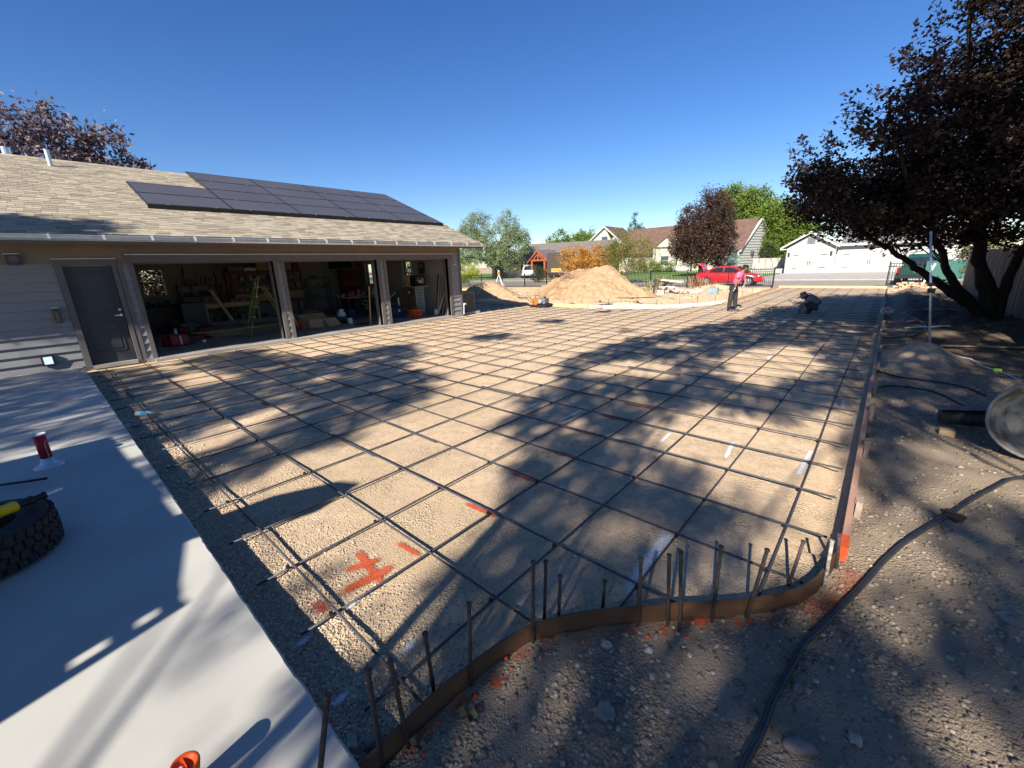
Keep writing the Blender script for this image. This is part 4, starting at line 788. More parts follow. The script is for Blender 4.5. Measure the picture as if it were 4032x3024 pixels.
# ---- hoses and cords
M_hose = mat('black_rubber_hose', (.014,.016,.02), (.026,.026,.028), rough=.42, scale=20, spec=.5)
hp = [(-.14,1.15),(-.12,1.38),(-.1,1.54),(-.09,1.73),(-.06,1.93),(-.03,2.13),(.02,2.28),(.09,2.53),(.16,2.77),(.25,3.1),(.33,3.36),(.42,3.6),(.62,4.1),(.9,4.7),(1.2,5.3),(1.7,6.0)]
hpd = dense(hp, 6); o = MB().tube([(p.x, p.y, gz(p.x, p.y) + .024) for p in hpd], .0148, 14).build('hose', M_hose, smooth=True); tag(o, 'thick black hose snaking over the soil in the near right', 'hose')
def cord(pts, r_, m, label, cat='cord', name='cord', lift=.0):
    P = dense(pts, 5); o = MB().tube([(p.x, p.y, gz(p.x, p.y) + r_ + lift + .005) for p in P], r_, 7).build(name, m, smooth=True); return tag(o, label, cat)
cord([(.1,7.6),(.3,7.9),(.7,7.75),(1.1,7.2),(1.6,7.1),(1.95,7.3),(2.0,7.7),(1.6,7.6),(1.3,7.4)], .012, M_hose, 'dark cord looping behind the metal tub')
cord([(.1,8.8),(.4,8.4),(.9,8.2),(1.2,7.9)], .012, M_hose, 'dark cord leaving the form board by the sand heap')
cord([(.1,12.6),(.6,13.0),(.9,14.5),(.5,16.8),(.8,18.2)], .012, M_hose, 'dark cord winding past the metal pole')
cord([(.15,11.3),(.8,11.9),(1.4,12.2),(1.7,13.6),(1.0,15.0)], .012, M_hose, 'dark cord curving under the maple tree')
cord([(1.1,10.9),(1.6,9.4),(1.75,8.7),(1.9,8.3)], .011, M_white, 'pale cord near the green tag right of the pole')
cord([(.3,14.2),(.7,16.5),(1.5,18.3)], .01, M_grey, 'thin grey cord by the form under the maple')
o = MB().box(1.45, 1.54, 9.58, 9.64, gz(1.5, 9.6), gz(1.5, 9.6) + .05).build('tag', mat('lime_plastic', (.4,.65,.08)), bevel=.01); tag(o, 'lime green plastic scrap beside the pale cord', 'scrap')
# ---- metal pole with a clamp
po = thing('metal_pole', 'galvanised pole standing in the dirt left of the maple trunk', 'pole', (.84, 11, 0)); MB().tube([(.84,10.98,-.2),(.62,10.98,1.2),(.45,10.99,2.2)], .019, 10).build('shaft', M_galv, po, smooth=True); MB().box(.56, .66, 10.93, 11.03, 1.24, 1.30).build('clamp', M_black, po, bevel=.01); MB().box(.58, .69, 10.94, 11.02, 1.12, 1.2).build('clamp', M_black, po, bevel=.01); MB().tube([(.52,10.98,1.3),(.68,10.98,1.26)], .012, 6).build('clamp_screw', M_black, po)
M_pvc = M_white
# ---- tub and pipe on the right
M_tub = mat('dirty_galvanised_tub', (.30,.29,.26), (.13,.105,.08), rough=.6, scale=7, metal=.3, lo=.4, hi=.6, bump=.3)
tb = thing('metal_tub', 'dirty round metal tub lying on its side at the right edge', 'tub', (1.25, 5.75, 0))
ax = Vector((-.25, -.93, .28)).normalized(); cc = Vector((1.27, 5.74, gz(1.33, 5.7) + .36)); 
MB().lathe([(0,-.34),(.26,-.33),(.35,0),(.362,.01),(.356,.02),(.342,.005),(.25,-.31),(0,-.318)], cc, 40, ax).build('bowl', M_tub, tb, smooth=True); MB().lathe([(.348,-.012),(.368,-.012),(.368,.014),(.348,.014)], cc + ax * .004, 40, ax, closed=True).build('rim', mat('worn_tub_rim', (.3,.3,.29), (.2,.18,.16), rough=.5, scale=20, metal=.3), tb, smooth=True)
pp = thing('ribbed_pipe', 'dark ribbed drain pipe lying beside the metal tub', 'pipe', (.9, 6.3, 0)); prof = []
for k in range(34): prof += [(.085, k * .025), (.093, k * .025 + .008), (.093, k * .025 + .016), (.085, k * .025 + .022)]
zc = gz(.9, 6.4) + .13; MB().lathe(prof, (.66, 6.3, zc), 20, Vector((1,.12,.05))).build('pipe', mat('black_corrugated_plastic', (.03,.035,.045), rough=.45), pp, smooth=True)
MB().bar((.62,6.2,zc + .11),(1.4,6.4,zc + .17),.12,.015).build('lid_board', M_grey, pp)
o = MB().box(.66, .78, 6.02, 6.12, gz(.7, 6.05) - .01, gz(.7, 6.05) + .06).build('wood_block', M_wood, bevel=.004); tag(o, 'small pale wood block in front of the ribbed pipe', 'wood block')
# ---- bag with printed red mark
bg_ = thing('paper_bag', 'white bag with red printed script caught on the form board', 'bag', (.08, 17.2, 0)); b2 = bmesh.new(); bmesh.ops.create_icosphere(b2, subdivisions=3, radius=1)
for v in b2.verts: n_ = noise.noise(v.co * 2.3) * .25; v.co = Vector((v.co.x * .16 * (1 + n_), v.co.y * .06, v.co.z * .12 * (1 + n_) + .15)) ; v.co += Vector((.14, 17.15, 0))
me = bpy.data.meshes.new('bag'); b2.to_mesh(me); link('bag', me, M_white, bg_, smooth=True)
mk = MB(); c = Vector((.12, 17.075, .16)); 
mk.tube([c + Vector((.06 * math.cos(a) * 1.2, -.012, .055 * math.sin(a))) for a in [R(q) for q in range(40, 331, 24)]], .010, 6); mk.tube([c + Vector((.0, -.014, .0)), c + Vector((.05, -.014, .05)), c + Vector((.1, -.012, .07))], .012, 6); mk.tube([c + Vector((-.05, -.012, .07)), c + Vector((-.01, -.012, .1))], .012, 6)
mk.build('print', mat('red_print', (.6,.02,.06)), bg_)
# ---- things on the near slab
M_tire = mat('tyre_rubber', (.018,.019,.022), (.03,.03,.032), rough=.75, scale=20, bump=.3, bscale=200)
TC = Vector((-4.10, -.62, .12)); TR, TW = .40, .275
ty = thing('off_road_tire', 'knobbly black off road tyre lying flat on the slab', 'tyre', TC)
MB().lathe([(.235,.02),(.30,.0),(.37,.012),(TR - .012,.05),(TR - .008,TW/2),(TR - .012,TW - .05),(.37,TW - .012),(.30,TW),(.235,TW - .02),(.228,TW/2)], TC, 64, closed=True).build('carcass', M_tire, ty, smooth=True)
lug = random.Random(4); n = 44; kk = 0
for row in range(4):
    for k in range(n):
        a = (k + .5 * (row % 2) + lug.uniform(-.12,.12)) / n * 2 * math.pi; z0 = .028 + row * .056; hgt = .05 if row in (0, 3) else .046
        rad = TR - (.004 if row in (0, 3) else 0); half = math.pi / n * .78
        pts = []
        skew = lug.uniform(-.25, .25) * half + (.35 if row % 2 else -.35) * half
        for (da, zz_) in ((-half, z0), (half * .7, z0 - .004), (half, z0 + hgt * .5), (half + skew, z0 + hgt), (-half * .6 + skew, z0 + hgt + .004), (-half, z0 + hgt * .5)):
            pts.append((da, zz_))
        vs = [TC + Vector((rr_ * math.cos(a + da), rr_ * math.sin(a + da), zz_)) for rr_ in (rad - .012, rad + .006) for da, zz_ in pts]
        m6 = len(pts); MBl = MB().add(vs, [tuple(range(m6)), tuple(range(m6, 2*m6))[::-1]] + [(i, (i+1)%m6, m6+(i+1)%m6, m6+i) for i in range(m6)])
        vis = math.cos(a - R(10)) > -.3
        if vis and kk < 150: MBl.build('tread_lug', M_tire, ty); kk += 1
        else:
            if 'lugs' not in globals(): lugs = MB()
            lugs.add(MBl.v, MBl.f)
lugs.build('tread_lugs', M_tire, ty, kind='stuff')
M_yel = mat('yellow_enamel', (.72,.50,.01), rough=.35)
sa = thing('shock_absorber', 'yellow cylinder with black hose fittings resting on the tyre', 'shock absorber', (-4.6, -.8, .4)); p0 = Vector((-3.84, -.93, .44)); p1 = Vector((-4.06, -.42, .44)); d = (p1 - p0).normalized()
MB().lathe([(.03,0),(.036,.006),(.036,.60),(.03,.61)], p0, 20, d).build('cylinder', M_yel, sa, smooth=True); q = p0 + d * .61; MB().lathe([(.022,0),(.024,.005),(.024,.05),(.03,.055),(.03,.075),(.02,.08),(.02,.12),(.026,.125),(.026,.14)], q, 16, d).build('fitting', M_dark, sa)
MB().lathe([(.0165,0),(.0165,.05),(.01,.06),(.01,.09)], q + d * .14, 12, d).build('tip', M_galv, sa)
o = MB().tube([(p.x, p.y, .125 + .012 + p.z) for p in [Vector((-6.3,-1.35,.02)), Vector((-5.9,-.98,.03)), Vector((-5.6,-.62,.02)), Vector((-5.44,-.42,.03)), Vector((-5.33,-.27,.04))]], .011, 8).build('cable', M_dark, smooth=True); tag(o, 'black cable end lying on the slab behind the tyre', 'cable')
tu = thing('red_sleeve_flange', 'red wrapped tube rising from a flared metal base on slab', 'pipe flange', (-5.88, -.25, .12))
MB().lathe([(.108,0),(.110,.006),(.09,.014),(.055,.04),(.045,.09),(.0,.09)], (-5.88, -.25, .12), 28).build('base', M_galv, tu, smooth=True); MB().lathe([(.043,0),(.043,.25),(.0,.25)], (-5.88, -.25, .195), 24).build('sleeve', mat('crimson_wrap', (.36,.012,.03), (.28,.01,.02), rough=.45), tu, smooth=True)
MB().lathe([(.049,0),(.049,.012),(0,.012)], (-5.88, -.25, .445), 24).build('cap', M_white, tu); MB().tube([(-5.84,-.232,.22),(-5.838,-.232,.36),(-5.842,-.22,.385),(-5.852,-.213,.37)], .004, 6).build('printed_mark', mat('tan_print', (.5,.35,.2)), tu)
# orange cap near the bottom edge
oc = thing('orange_marker', 'bright orange plastic funnel cap standing on the sunny slab', 'marker cap', (-1.52, -.02, .12))
ax = Vector((.15,.1,1)).normalized(); MB().lathe([(.030,0),(.033,.01),(.043,.15),(.036,.158),(.030,.150),(.012,.138),(.0,.136)], (-1.55, -.03, .12), 28, ax).build('cup', M_orange, oc, smooth=True); q = Vector((-1.55,-.03,.12)) + ax * .15
MB().add([q + Vector((-.036,0,.004)), q + Vector((.036,.006,.006)), q + Vector((.036,.008,-.014)), q + Vector((-.036,0,-.014))], [(0,1,2,3)]).build('fin', M_orange, oc); MB().tube([q + Vector((.012,-.012,-.014)), q + Vector((.012,-.012,.012))], .006, 8).build('wick', M_white, oc)
o = MB().tube([(-2.92,-.72,.13),(-2.75,-.62,.13),(-2.62,-.60,.128)], [.05,.035,.01], 10).build('stick', M_woodd, smooth=True); tag(o, 'tan wooden stub at the left bottom edge of slab', 'stick')
# plastic bottle by the slab
bt = thing('plastic_bottle', 'clear plastic bottle with blue label lying by the slab', 'bottle', (-7.9, .72, 0)); q = Vector((-7.75,.62,gz(-7.7,.65) + .045)); dd = Vector((-.85,.5,.05)).normalized()
MB().lathe([(0,0),(.035,.004),(.037,.02),(.037,.2),(.03,.235),(.014,.25),(.014,.275),(0,.276)], q, 16, (Vector((.6,.5,0)).normalized())).build('body', mat('milky_plastic', (.45,.5,.5), rough=.3), bt, smooth=True); MB().lathe([(.038,.08),(.038,.16)], q, 16, (Vector((.6,.5,0)).normalized())).build('label', mat('cyan_label', (.08,.4,.6)), bt)
# ================================================================== DIRT HEAPS AND LOOSE THINGS BEYOND
M_sandp = mat('heaped_sand', (.38,.265,.16), (.30,.205,.12), rough=.95, scale=4, bump=4, bscale=14, spec=.1)
def heap(name, label, x0, x1, y0, y1, fn, n, m, tintfn=None):
    xs = np.linspace(x0, x1, n); ys = np.linspace(y0, y1, int(n * (y1 - y0) / (x1 - x0))); X, Y = np.meshgrid(xs, ys); H = fn(X, Y)
    G = ground_z(X, Y); Z = np.where(H > 0, G + H, G - .08); k, l = X.shape; idx = np.arange(k * l).reshape(k, l)
    F = np.stack([idx[:-1,:-1], idx[:-1,1:], idx[1:,1:], idx[1:,:-1]], -1)
    T = np.ones((k * l, 4)); 
    if tintfn is not None: T[:, :3] = tintfn(X, Y).reshape(-1, 1)
    o = link(name, npmesh(name, np.stack([X, Y, Z], -1).reshape(-1, 3), F, 4, T), m, smooth=True); return tag(o, label, 'sand pile')
def big(X, Y):
    hx = np.interp(X, [-16.4,-15.87,-14.77,-13.49,-12.65,-12.02,-11.24,-10.81,-10.11,-9.44,-8.9,-8.3], [0,.22,.82,1.34,1.44,1.5,1.54,1.3,.86,.5,.22,0])
    dy = np.abs(Y - 20.6); d = hx - np.maximum(0, dy - .25) * .60
    return d + (fbm(X * 1.3, Y * 1.3) - .47) * .28 * (hx > .05) + (fbm(X * 6, Y * 6) - .47) * .16 + (fbm(X * 4 + 9, Y * 4) - .47) * .30 * np.exp(-(((X + 13.3 + (20 - Y) * .25) / 1.0) ** 4)) * (hx > .1)
def sm(X, Y):
    hx = np.interp(X, [-20.9,-20.47,-19.84,-19.23,-18.5,-17.97,-17.3,-16.43,-15.3,-14.3], [0,.3,.66,.86,.9,.76,.46,.22,.16,0])
    return hx - np.maximum(0, np.abs(Y - 19.0) - .2) * .5 + (fbm(X * 2, Y * 2) - .47) * .16 + (fbm(X * 7, Y * 7) - .47) * .07
def pile_extra(m, N, L, b, g, out):
    at = N.new('ShaderNodeAttribute'); at.attribute_name = 'tint'; s = N.new('ShaderNodeSeparateColor'); L.new(at.outputs['Color'], s.inputs[0])
    x = N.new('ShaderNodeMix'); x.data_type = 'RGBA'; L.new(s.outputs[0], x.inputs[0]); x.inputs[6].default_value = (.27,.16,.095,1); L.new(out, x.inputs[7]); L.new(x.outputs[2], b.inputs['Base Color'])
M_sandp2 = mat('heaped_sand_and_soil', (.38,.265,.16), (.30,.205,.12), rough=.95, scale=4, bump=4, bscale=14, spec=.1, extra=pile_extra)
heap('sand_pile', 'large cone of tan sand with brown soil spilled down its left flank', -17, -7.8, 17.2, 24.2, big, 210, M_sandp2, lambda X, Y: 1 - .95 * np.exp(-(((X + 13.3 + (20 - Y) * .25) / 1.1) ** 4)) * sstep(.36, .5, fbm(X * 2.2, Y * 2.2) + .06))
heap('sand_pile', 'small low sand heap near the air conditioner', -21.5, -14, 16.6, 21.6, sm, 150, M_sandp)
M_clod = mat('brown_soil_clods', (.27,.18,.11), (.20,.13,.08), rough=.95, scale=6)
def rock(name, c, s, m, seed, parent=None, sub=1, flat=1):
    b = bmesh.new(); bmesh.ops.create_icosphere(b, subdivisions=sub, radius=1); q = random.Random(seed); sx, sy, sz = s
    rot = Matrix.Rotation(q.uniform(0, 6.3), 3, 'Z') @ Matrix.Rotation(q.uniform(-.5, .5), 3, 'X')
    for v in b.verts:
        n_ = 1 + noise.noise(v.co * 1.6 + Vector((seed * 3.1, 0, 0))) * .55
        co = Vector((max(-.7, min(.7, v.co.x)), max(-.7, min(.7, v.co.y)), max(-.6, min(.6, v.co.z)))) * n_ if flat else v.co * n_
        v.co = rot @ Vector((co.x * sx, co.y * sy, co.z * sz)) + Vector(c)
    me = bpy.data.meshes.new(name); b.to_mesh(me); b.free(); return link(name, me, m, parent, smooth=not flat)
cl = random.Random(8); cm = MB()
for k in range(1500):   # clods scattered round the heaps
    x = cl.uniform(-20, -5.6); y = cl.uniform(17.3, 28)
    if y < float(np.interp(x, [-9.7,-7.9,-6.9,-5.8], [16.8,17.6,18.2,20])) : continue
    zz = gz(x, y) + max(0, float(big(np.array([x]), np.array([y]))[0])) * (1 if -17 < x < -7.8 and 17.2 < y < 24.2 else 0); s = cl.uniform(.015, .03) + .07 * cl.random() ** 4
    cm.lathe([(s*.5,0),(s,s*.4),(s*.6,s*.9)], (x, y, zz - .01), 5, (cl.uniform(-.5,.5), cl.uniform(-.5,.5), 1))
cm.build('clods', M_sandp, kind='stuff')
M_rub = mat('broken_concrete', (.62,.58,.52), (.45,.41,.36), rough=.9, scale=6, bump=.5)
rbn = random.Random(12)
rubl = ['flat grey concrete slab piece on top of the rubble heap','upright pale concrete chunk at the left of the rubble heap'] 
for k in range(46):
    t = rbn.random(); x = -10.2 + 2.5 * t + rbn.uniform(-.1,.1); y = 24.4 + rbn.uniform(-.5,.6); top = .5 * math.exp(-((x + 9.4) / .8) ** 2) * (1 - abs(y - 24.5) * .8)
    s = rbn.uniform(.10, .26); z0 = gz(x, y) + max(0, top) * rbn.random() + .06
    o = rock('concrete_chunk', (x, y, z0), (s, s * rbn.uniform(.5, .9), s * rbn.uniform(.25, .5)), M_rub, k, flat=1)
    tag(o, 'pale broken concrete chunk in the rubble heap before the fence', 'rubble', 'broken concrete chunks heaped by the fence')
o = MB().obox((-9.25, 24.5, .72), (1.25, .6, .05), Matrix.Rotation(.12, 3, 'Y')).build('concrete_slab_piece', M_rub, bevel=.01); tag(o, 'flat grey concrete slab piece topping the rubble heap', 'rubble')
o = MB().bar((-10.25,24.2,0),(-10.15,24.3,.86),.09,.09).build('timber_post', M_pin); tag(o, 'short dark timber post standing left of the rubble heap', 'post')
o = MB().bar((-10.1,24.2,.78),(-9.3,24.6,.55),.05,.05).build('timber_bar', M_pin); tag(o, 'dark bar leaning from the short post onto the rubble', 'bar')
br_ = MB(); q = random.Random(3)
for k in range(16): a = q.uniform(0, 6.3); br_.tube([(-13.2 + q.uniform(-.4,.4), 19.5, 1.25 + q.uniform(-.3,.2)), (-13.0 + .6 * math.cos(a), 19.3 + .2 * math.sin(a), 1.3 + q.uniform(-.1,.3))], .012, 4)
o = br_.build('dead_branches', M_woodd, kind='stuff')
eb = thing('electrical_box', 'blue grey metal box standing by the white far form', 'box', (-6.77, 23.5, 0)); zb = gz(-6.77, 23.5); MB().box(-7.02,-6.5,23.4,23.6,zb-.02,zb+.38).build('body', mat('pale_blue_grey', (.22,.28,.30), (.16,.2,.22), rough=.6, scale=5), eb, bevel=.01); MB().tube([(-6.85,23.5,zb+.38),(-6.85,23.5,zb+.42),(-6.67,23.5,zb+.42),(-6.67,23.5,zb+.38)], .01, 6).build('handle', M_dark, eb)
# plate compactor
pc = thing('plate_compactor', 'orange plate compactor with bent handle standing on the sand', 'compactor', (-12, 15.6, 0)); zc = .0
MB().prism([(-12.55,15.35,zc+.03),(-12.45,15.35,zc),(-11.55,15.35,zc),(-11.42,15.35,zc+.08),(-11.42,15.35,zc+.1),(-12.55,15.35,zc+.06)], (0,.5,0)).build('plate', M_dark, pc); MB().lathe([(.0,-.1),(.13,-.1),(.15,-.05),(.15,.05),(.13,.1),(0,.1)], (-12.15,15.5,zc+.2), 20, (0,1,0)).build('belt_guard', M_orange, pc); MB().box(-12.4,-12.2,15.4,15.7,zc+.1,zc+.36).build('water_tank', M_orange, pc, bevel=.04)
MB().box(-12.05,-11.6,15.4,15.75,zc+.12,zc+.38).build('engine', M_grey, pc, bevel=.03); MB().lathe([(.09,0),(.09,.06)], (-11.8,15.36,zc+.26), 16, (0,-1,0)).build('recoil_cover', M_galv, pc); MB().lathe([(.05,0),(.05,.08)], (-11.7,15.55,zc+.38), 12).build('air_filter', M_dark, pc)
MB().tube([(-12.15,15.4,zc+.4),(-12.1,15.4,zc+.52),(-11.9,15.4,zc+.52),(-11.85,15.4,zc+.4)], .012, 6).build('lifting_bail', M_dark, pc); MB().tube([(-12.45,15.45,zc+.15),(-12.7,15.4,zc+.42),(-13.0,15.38,zc+.33),(-13.2,15.4,zc+.38),(-13.2,15.7,zc+.38),(-13.0,15.7,zc+.33),(-12.7,15.7,zc+.42),(-12.45,15.65,zc+.15)], .014, 6).build('handle', M_dark, pc)
# survey tripod
tp = thing('laser_level_tripod', 'white tripod with orange and yellow laser level behind the small heap', 'tripod', (-22.4, 24, 0)); ap = Vector((-22.42, 24, 1.28))
for x, y in ((-22.85, 23.7), (-21.75, 23.8), (-22.4, 24.7)): MB().bar(ap, (x, y, gz(x, y) + .0), .05, .035).build('leg', M_white, tp)
MB().lathe([(.10,0),(.10,.04)], ap, 12).build('head', M_yel, tp); MB().box(-22.50,-22.34,23.92,24.08,1.32,1.47).build('level', M_orange, tp, bevel=.02); MB().lathe([(.06,0),(.07,.08),(.05,.09)], (-22.42,24,1.47), 12).build('lens_housing', M_white, tp)
# bricks by the gate
bp_ = random.Random(6); M_brk = mat('tan_bricks', (.52,.36,.22), (.42,.27,.17), rough=.9, scale=3, island=.2)
bkm = thing('brick_stack', 'tan bricks and wall blocks heaped at the right gate post', 'bricks', (1.2, 28.6, 0))
for k in range(42):
    row = k // 12; x = .35 + (k % 12) * .21 + .1 * (row % 2) + bp_.uniform(-.03,.03); y = 28.3 + bp_.uniform(-.15,.25); zz = gz(x, y) + .05 + row * .1
    MB().obox((x, y, zz), (.19,.1,.08), Matrix.Rotation(bp_.uniform(-.5,.5), 3, 'Z')).build('brick', M_brk, bkm)
# loose planks and laths under the maple
for (a, b2, wd, m, lb) in (((.65,16.6),(1.5,16.9),.05,M_wood,'thin pale lath lying under the maple'),((1.0,11.9),(2.2,12.3),.09,M_woodd,'old board half buried under the maple'),((.5,14.0),(1.3,14.5),.05,M_galv,'thin grey pipe lying under the maple')):
    o = MB().bar((*a, gz(*a) + .05), (*b2, gz(*b2) + .06), wd, .02).build('board', m); tag(o, lb, 'board')

# ================================================================== FENCES
M_iron = mat('black_iron', (.012,.012,.014), rough=.45)
def iron_fence(label, pts, h=1.15):
    t = thing('iron_fence', label, 'fence', (*pts[0], 0)); pk = MB()
    for i in range(len(pts) - 1):
        a = Vector((*pts[i], 0)); b = Vector((*pts[i+1], 0)); L_ = (b - a).length; n = max(1, round(L_ / 2.3)); d = (b - a) / L_
        for k in range(n + (i == len(pts) - 2)):
            p = a + d * (L_ * k / n); z0 = gz(p.x, p.y); MB().box(p.x-.03,p.x+.03,p.y-.03,p.y+.03,z0-.1,z0+h+.1).lathe([(.045,0),(.03,.02),(0,.05)], (p.x,p.y,z0+h+.1), 4).build('post', M_iron, t)
        for z in (.12, h - .18, h - .02): MB().bar(a + Vector((0,0,z)), b + Vector((0,0,z)), .025, .03).build('rail', M_iron, t)
        m_ = int(L_ / .105)
        for k in range(m_):
            p = a + d * (L_ * (k + .5) / m_); pk.box(p.x-.012,p.x+.012,p.y-.012,p.y+.012,.05,h+.04)
    pk.build('pickets', M_iron, t, kind='stuff'); return t
iron_fence('black iron picket fence between the sand piles and the street', [(-42,23.9),(-30.3,27.2),(-24,29.0),(-13.1,30.3),(-5.4,31.05)])
iron_fence('short black iron fence right of the driveway before the green truck', [(-.03,32.0),(1.3,32.1)], 1.3)
# tall wooden fence on the right
M_cedar = mat('weathered_cedar', (.20,.15,.105), (.12,.09,.065), rough=.9, scale=10, stretch=(1,1,.12), bump=.4, island=.18)
wf = thing('wooden_fence', 'tall weathered cedar plank fence behind the maple trunk', 'fence', (2.6, 15, 0)); q = random.Random(2); y = 9.5
fpx = lambda y: float(np.interp(y, [9,15.2,23.5,30], [2.9,2.66,2.56,2.5]))
while y < 27.5:
    x = fpx(y); z0 = gz(x, y) - .05; t_ = q.uniform(-.004,.004); h = 1.9 + q.uniform(-.02,.02)
    MB().prism([(x+t_,y+.003,z0),(x+t_+.016,y+.003,z0),(x+t_+.016,y+.003,h-.03),(x+t_,y+.003,h-.03)], (0,.134,0)).build('plank', M_cedar, wf); y += .14
for z in (.4, 1.5): MB().bar((fpx(9.5)+.045,9.5,z),(fpx(27.5)+.045,27.5,z),.04,.09,(1,0,0)).build('rail', M_cedar, wf)
y = 10
while y < 28: MB().box(fpx(y)+.07,fpx(y)+.16,y,y+.09,-.1,1.9).build('post', M_cedar, wf); y += 2.4

# ================================================================== NEIGHBOURS ACROSS THE STREET
M_wh = mat('white_siding', (.36,.355,.35), (.33,.325,.32), rough=.7, scale=1)
M_wh2 = mat('white_trim', (.48,.475,.465), rough=.6); M_cream = mat('cream_siding', (.55,.50,.38), (.50,.45,.34), rough=.75)
M_rbr = mat('red_brown_shingles', (.135,.082,.062), (.10,.062,.048), rough=.95, scale=1.5, bump=1, bscale=9)
M_rgr = mat('grey_shingles', (.15,.135,.125), (.12,.108,.10), rough=.95, scale=2, bump=1, bscale=9)
M_gs = mat('grey_white_siding', (.44,.43,.42), (.36,.355,.34), rough=.8); M_win = mat('house_window', (.06,.08,.10), rough=.1, spec=.8)
M_log = mat('stained_cedar', (.30,.085,.035), (.22,.06,.03), rough=.6, scale=4)
def part(mb, name, m, par, **k): return mb.build(name, m, par, **k)
def lapwall(x0, x1, y, z0, z1, par, m, name='wall', step=.2, face=-1, clip=None):
    part(MB().box(x0, x1, y, y + .2, z0, z1), name, m, par)
    b = MB(); z = z0
    while z < z1 - .02: b.prism([(x0, y - .001, z), (x0, y - .03, z), (x0, y - .001, min(z + step, z1))], (x1 - x0, 0, 0)); z += step
    part(b, 'siding', m, par, kind='stuff')
# ---- white garage
wg = thing('white_garage_house', 'white house with two wide garage doors across the street', 'house', (-3, 57, 0))
lapwall(-9.0, -4.6, 57, 0, 2.75, wg, M_wh); part(MB().prism([(-9.0,57,2.75),(-4.6,57,2.75),(-6.9,57,4.1)], (0,.2,0)), 'gable', M_wh, wg)
lapwall(-4.6, 6.5, 57.6, 0, 2.9, wg, M_wh); part(MB().box(-9.0,-8.8,57.2,66,0,2.75), 'side_wall', M_wh, wg); part(MB().box(6.3,6.5,57.8,66,0,2.9), 'side_wall', M_wh, wg)
part(MB().prism([(-9.55,56.6,2.62),(-9.55,56.6,2.78),(-6.95,56.6,4.36),(-4.3,56.6,2.78),(-4.3,56.6,2.62),(-6.95,56.6,4.18)], (0,6,0)), 'roof', mat('pale_grey_roof', (.20,.20,.20), (.16,.16,.16), rough=.9), wg)
part(MB().prism([(-9.58,56.5,2.60),(-9.58,56.5,2.80),(-6.95,56.5,4.40),(-4.25,56.5,2.80),(-4.25,56.5,2.60),(-6.95,56.5,4.16)], (0,.1,0)), 'bargeboard', M_wh2, wg)
part(MB().box(-9.6,-9.0,56.5,57.2,2.56,2.66), 'eave_return', M_wh2, wg)
part(MB().prism([(-4.25,57.1,2.85),(7.0,57.1,2.85),(7.0,61.5,5.0),(-4.25,61.5,5.0)], (0,0,.08)), 'roof', M_wh if False else mat('slate_grey_roof', (.17,.17,.17), (.13,.13,.13), rough=.9), wg); part(MB().box(-4.25,7.0,57.0,57.1,2.72,2.95), 'fascia', M_wh2, wg)
part(MB().prism([(2.2,56.9,2.95),(7.0,56.9,2.95),(4.6,56.9,5.1)], (0,.3,0)), 'gable', M_wh, wg); part(MB().box(4.2,5.0,56.87,56.9,3.5,4.2), 'gable_vent', M_grey, wg); part(MB().box(-7.2,-6.5,56.96,56.998,3.1,3.75), 'gable_vent', M_grey, wg)
def gdoor(x0, x1, y, zt, par):
    part(MB().box(x0-.14,x0,y-.03,y,0,zt+.14).box(x1,x1+.14,y-.03,y,0,zt+.14).box(x0,x1,y-.03,y,zt,zt+.14), 'door_surround', M_wh2, par)
    d = part(MB().box(x0, x1, y - .012, y - .002, .03, zt), 'garage_door', M_dconc, par); b = MB()
    for k in range(4):
        z0 = .05 + k * (zt - .05) / 4; z1 = .05 + (k + 1) * (zt - .05) / 4 - .045
        for j in range(4): xx = x0 + .02 + j * (x1 - x0) / 4; b.box(xx, xx + (x1 - x0) / 4 - .05, y - .034, y - .0125, z0, z1)
    part(b, 'door_panels', mat('white_door', (.41,.405,.40)), d, kind='stuff'); h = MB(); c = (x0 + x1) / 2
    for s in (-.09, .09): h.box(c + s - .02, c + s + .02, y - .07, y - .035, .85, 1.3)
    for z in (.55, zt - .35):
        h.box(x0 + .05, x0 + .5, y - .05, y - .035, z, z + .06); h.box(x1 - .6, x1 - .05, y - .05, y - .035, z, z + .06)
    part(h, 'strap_hardware', M_black, d)
gdoor(-8.35, -5.25, 57, 2.28, wg); gdoor(-3.95, .45, 57.6, 2.2, wg); gdoor(1.5, 5.9, 57.6, 2.2, wg)
for x, y in ((-8.75, 57), (-4.93, 57), (.95, 57.6)): part(MB().box(x-.08,x+.08,y-.14,y-.03,1.85,2.25), 'wall_lamp', M_black, wg)
part(MB().box(-4.85,-4.0,57.56,57.59,.0,1.0), 'wainscot', M_gs, wg)
# ---- big house with red brown roof
bh = thing('brown_roofed_house', 'large cream house with steep red brown roof behind the plum tree', 'house', (-28, 72, 0))
part(MB().box(-39,-17.8,74,84,0,3.3), 'wall', M_cream, bh)
rf = MB().prism([(-39.5,73.0,3.2),(-17.3,73.0,3.0),(-16.61,78,7.75),(-38,78,7.6)], (0,0,.12)); part(rf, 'roof', M_rbr, bh)
part(MB().prism([(-39.5,83.5,3.2),(-38,78,7.6),(-16.61,78,7.75),(-15,83.5,3.0)], (0,0,.12)), 'roof', M_rbr, bh)
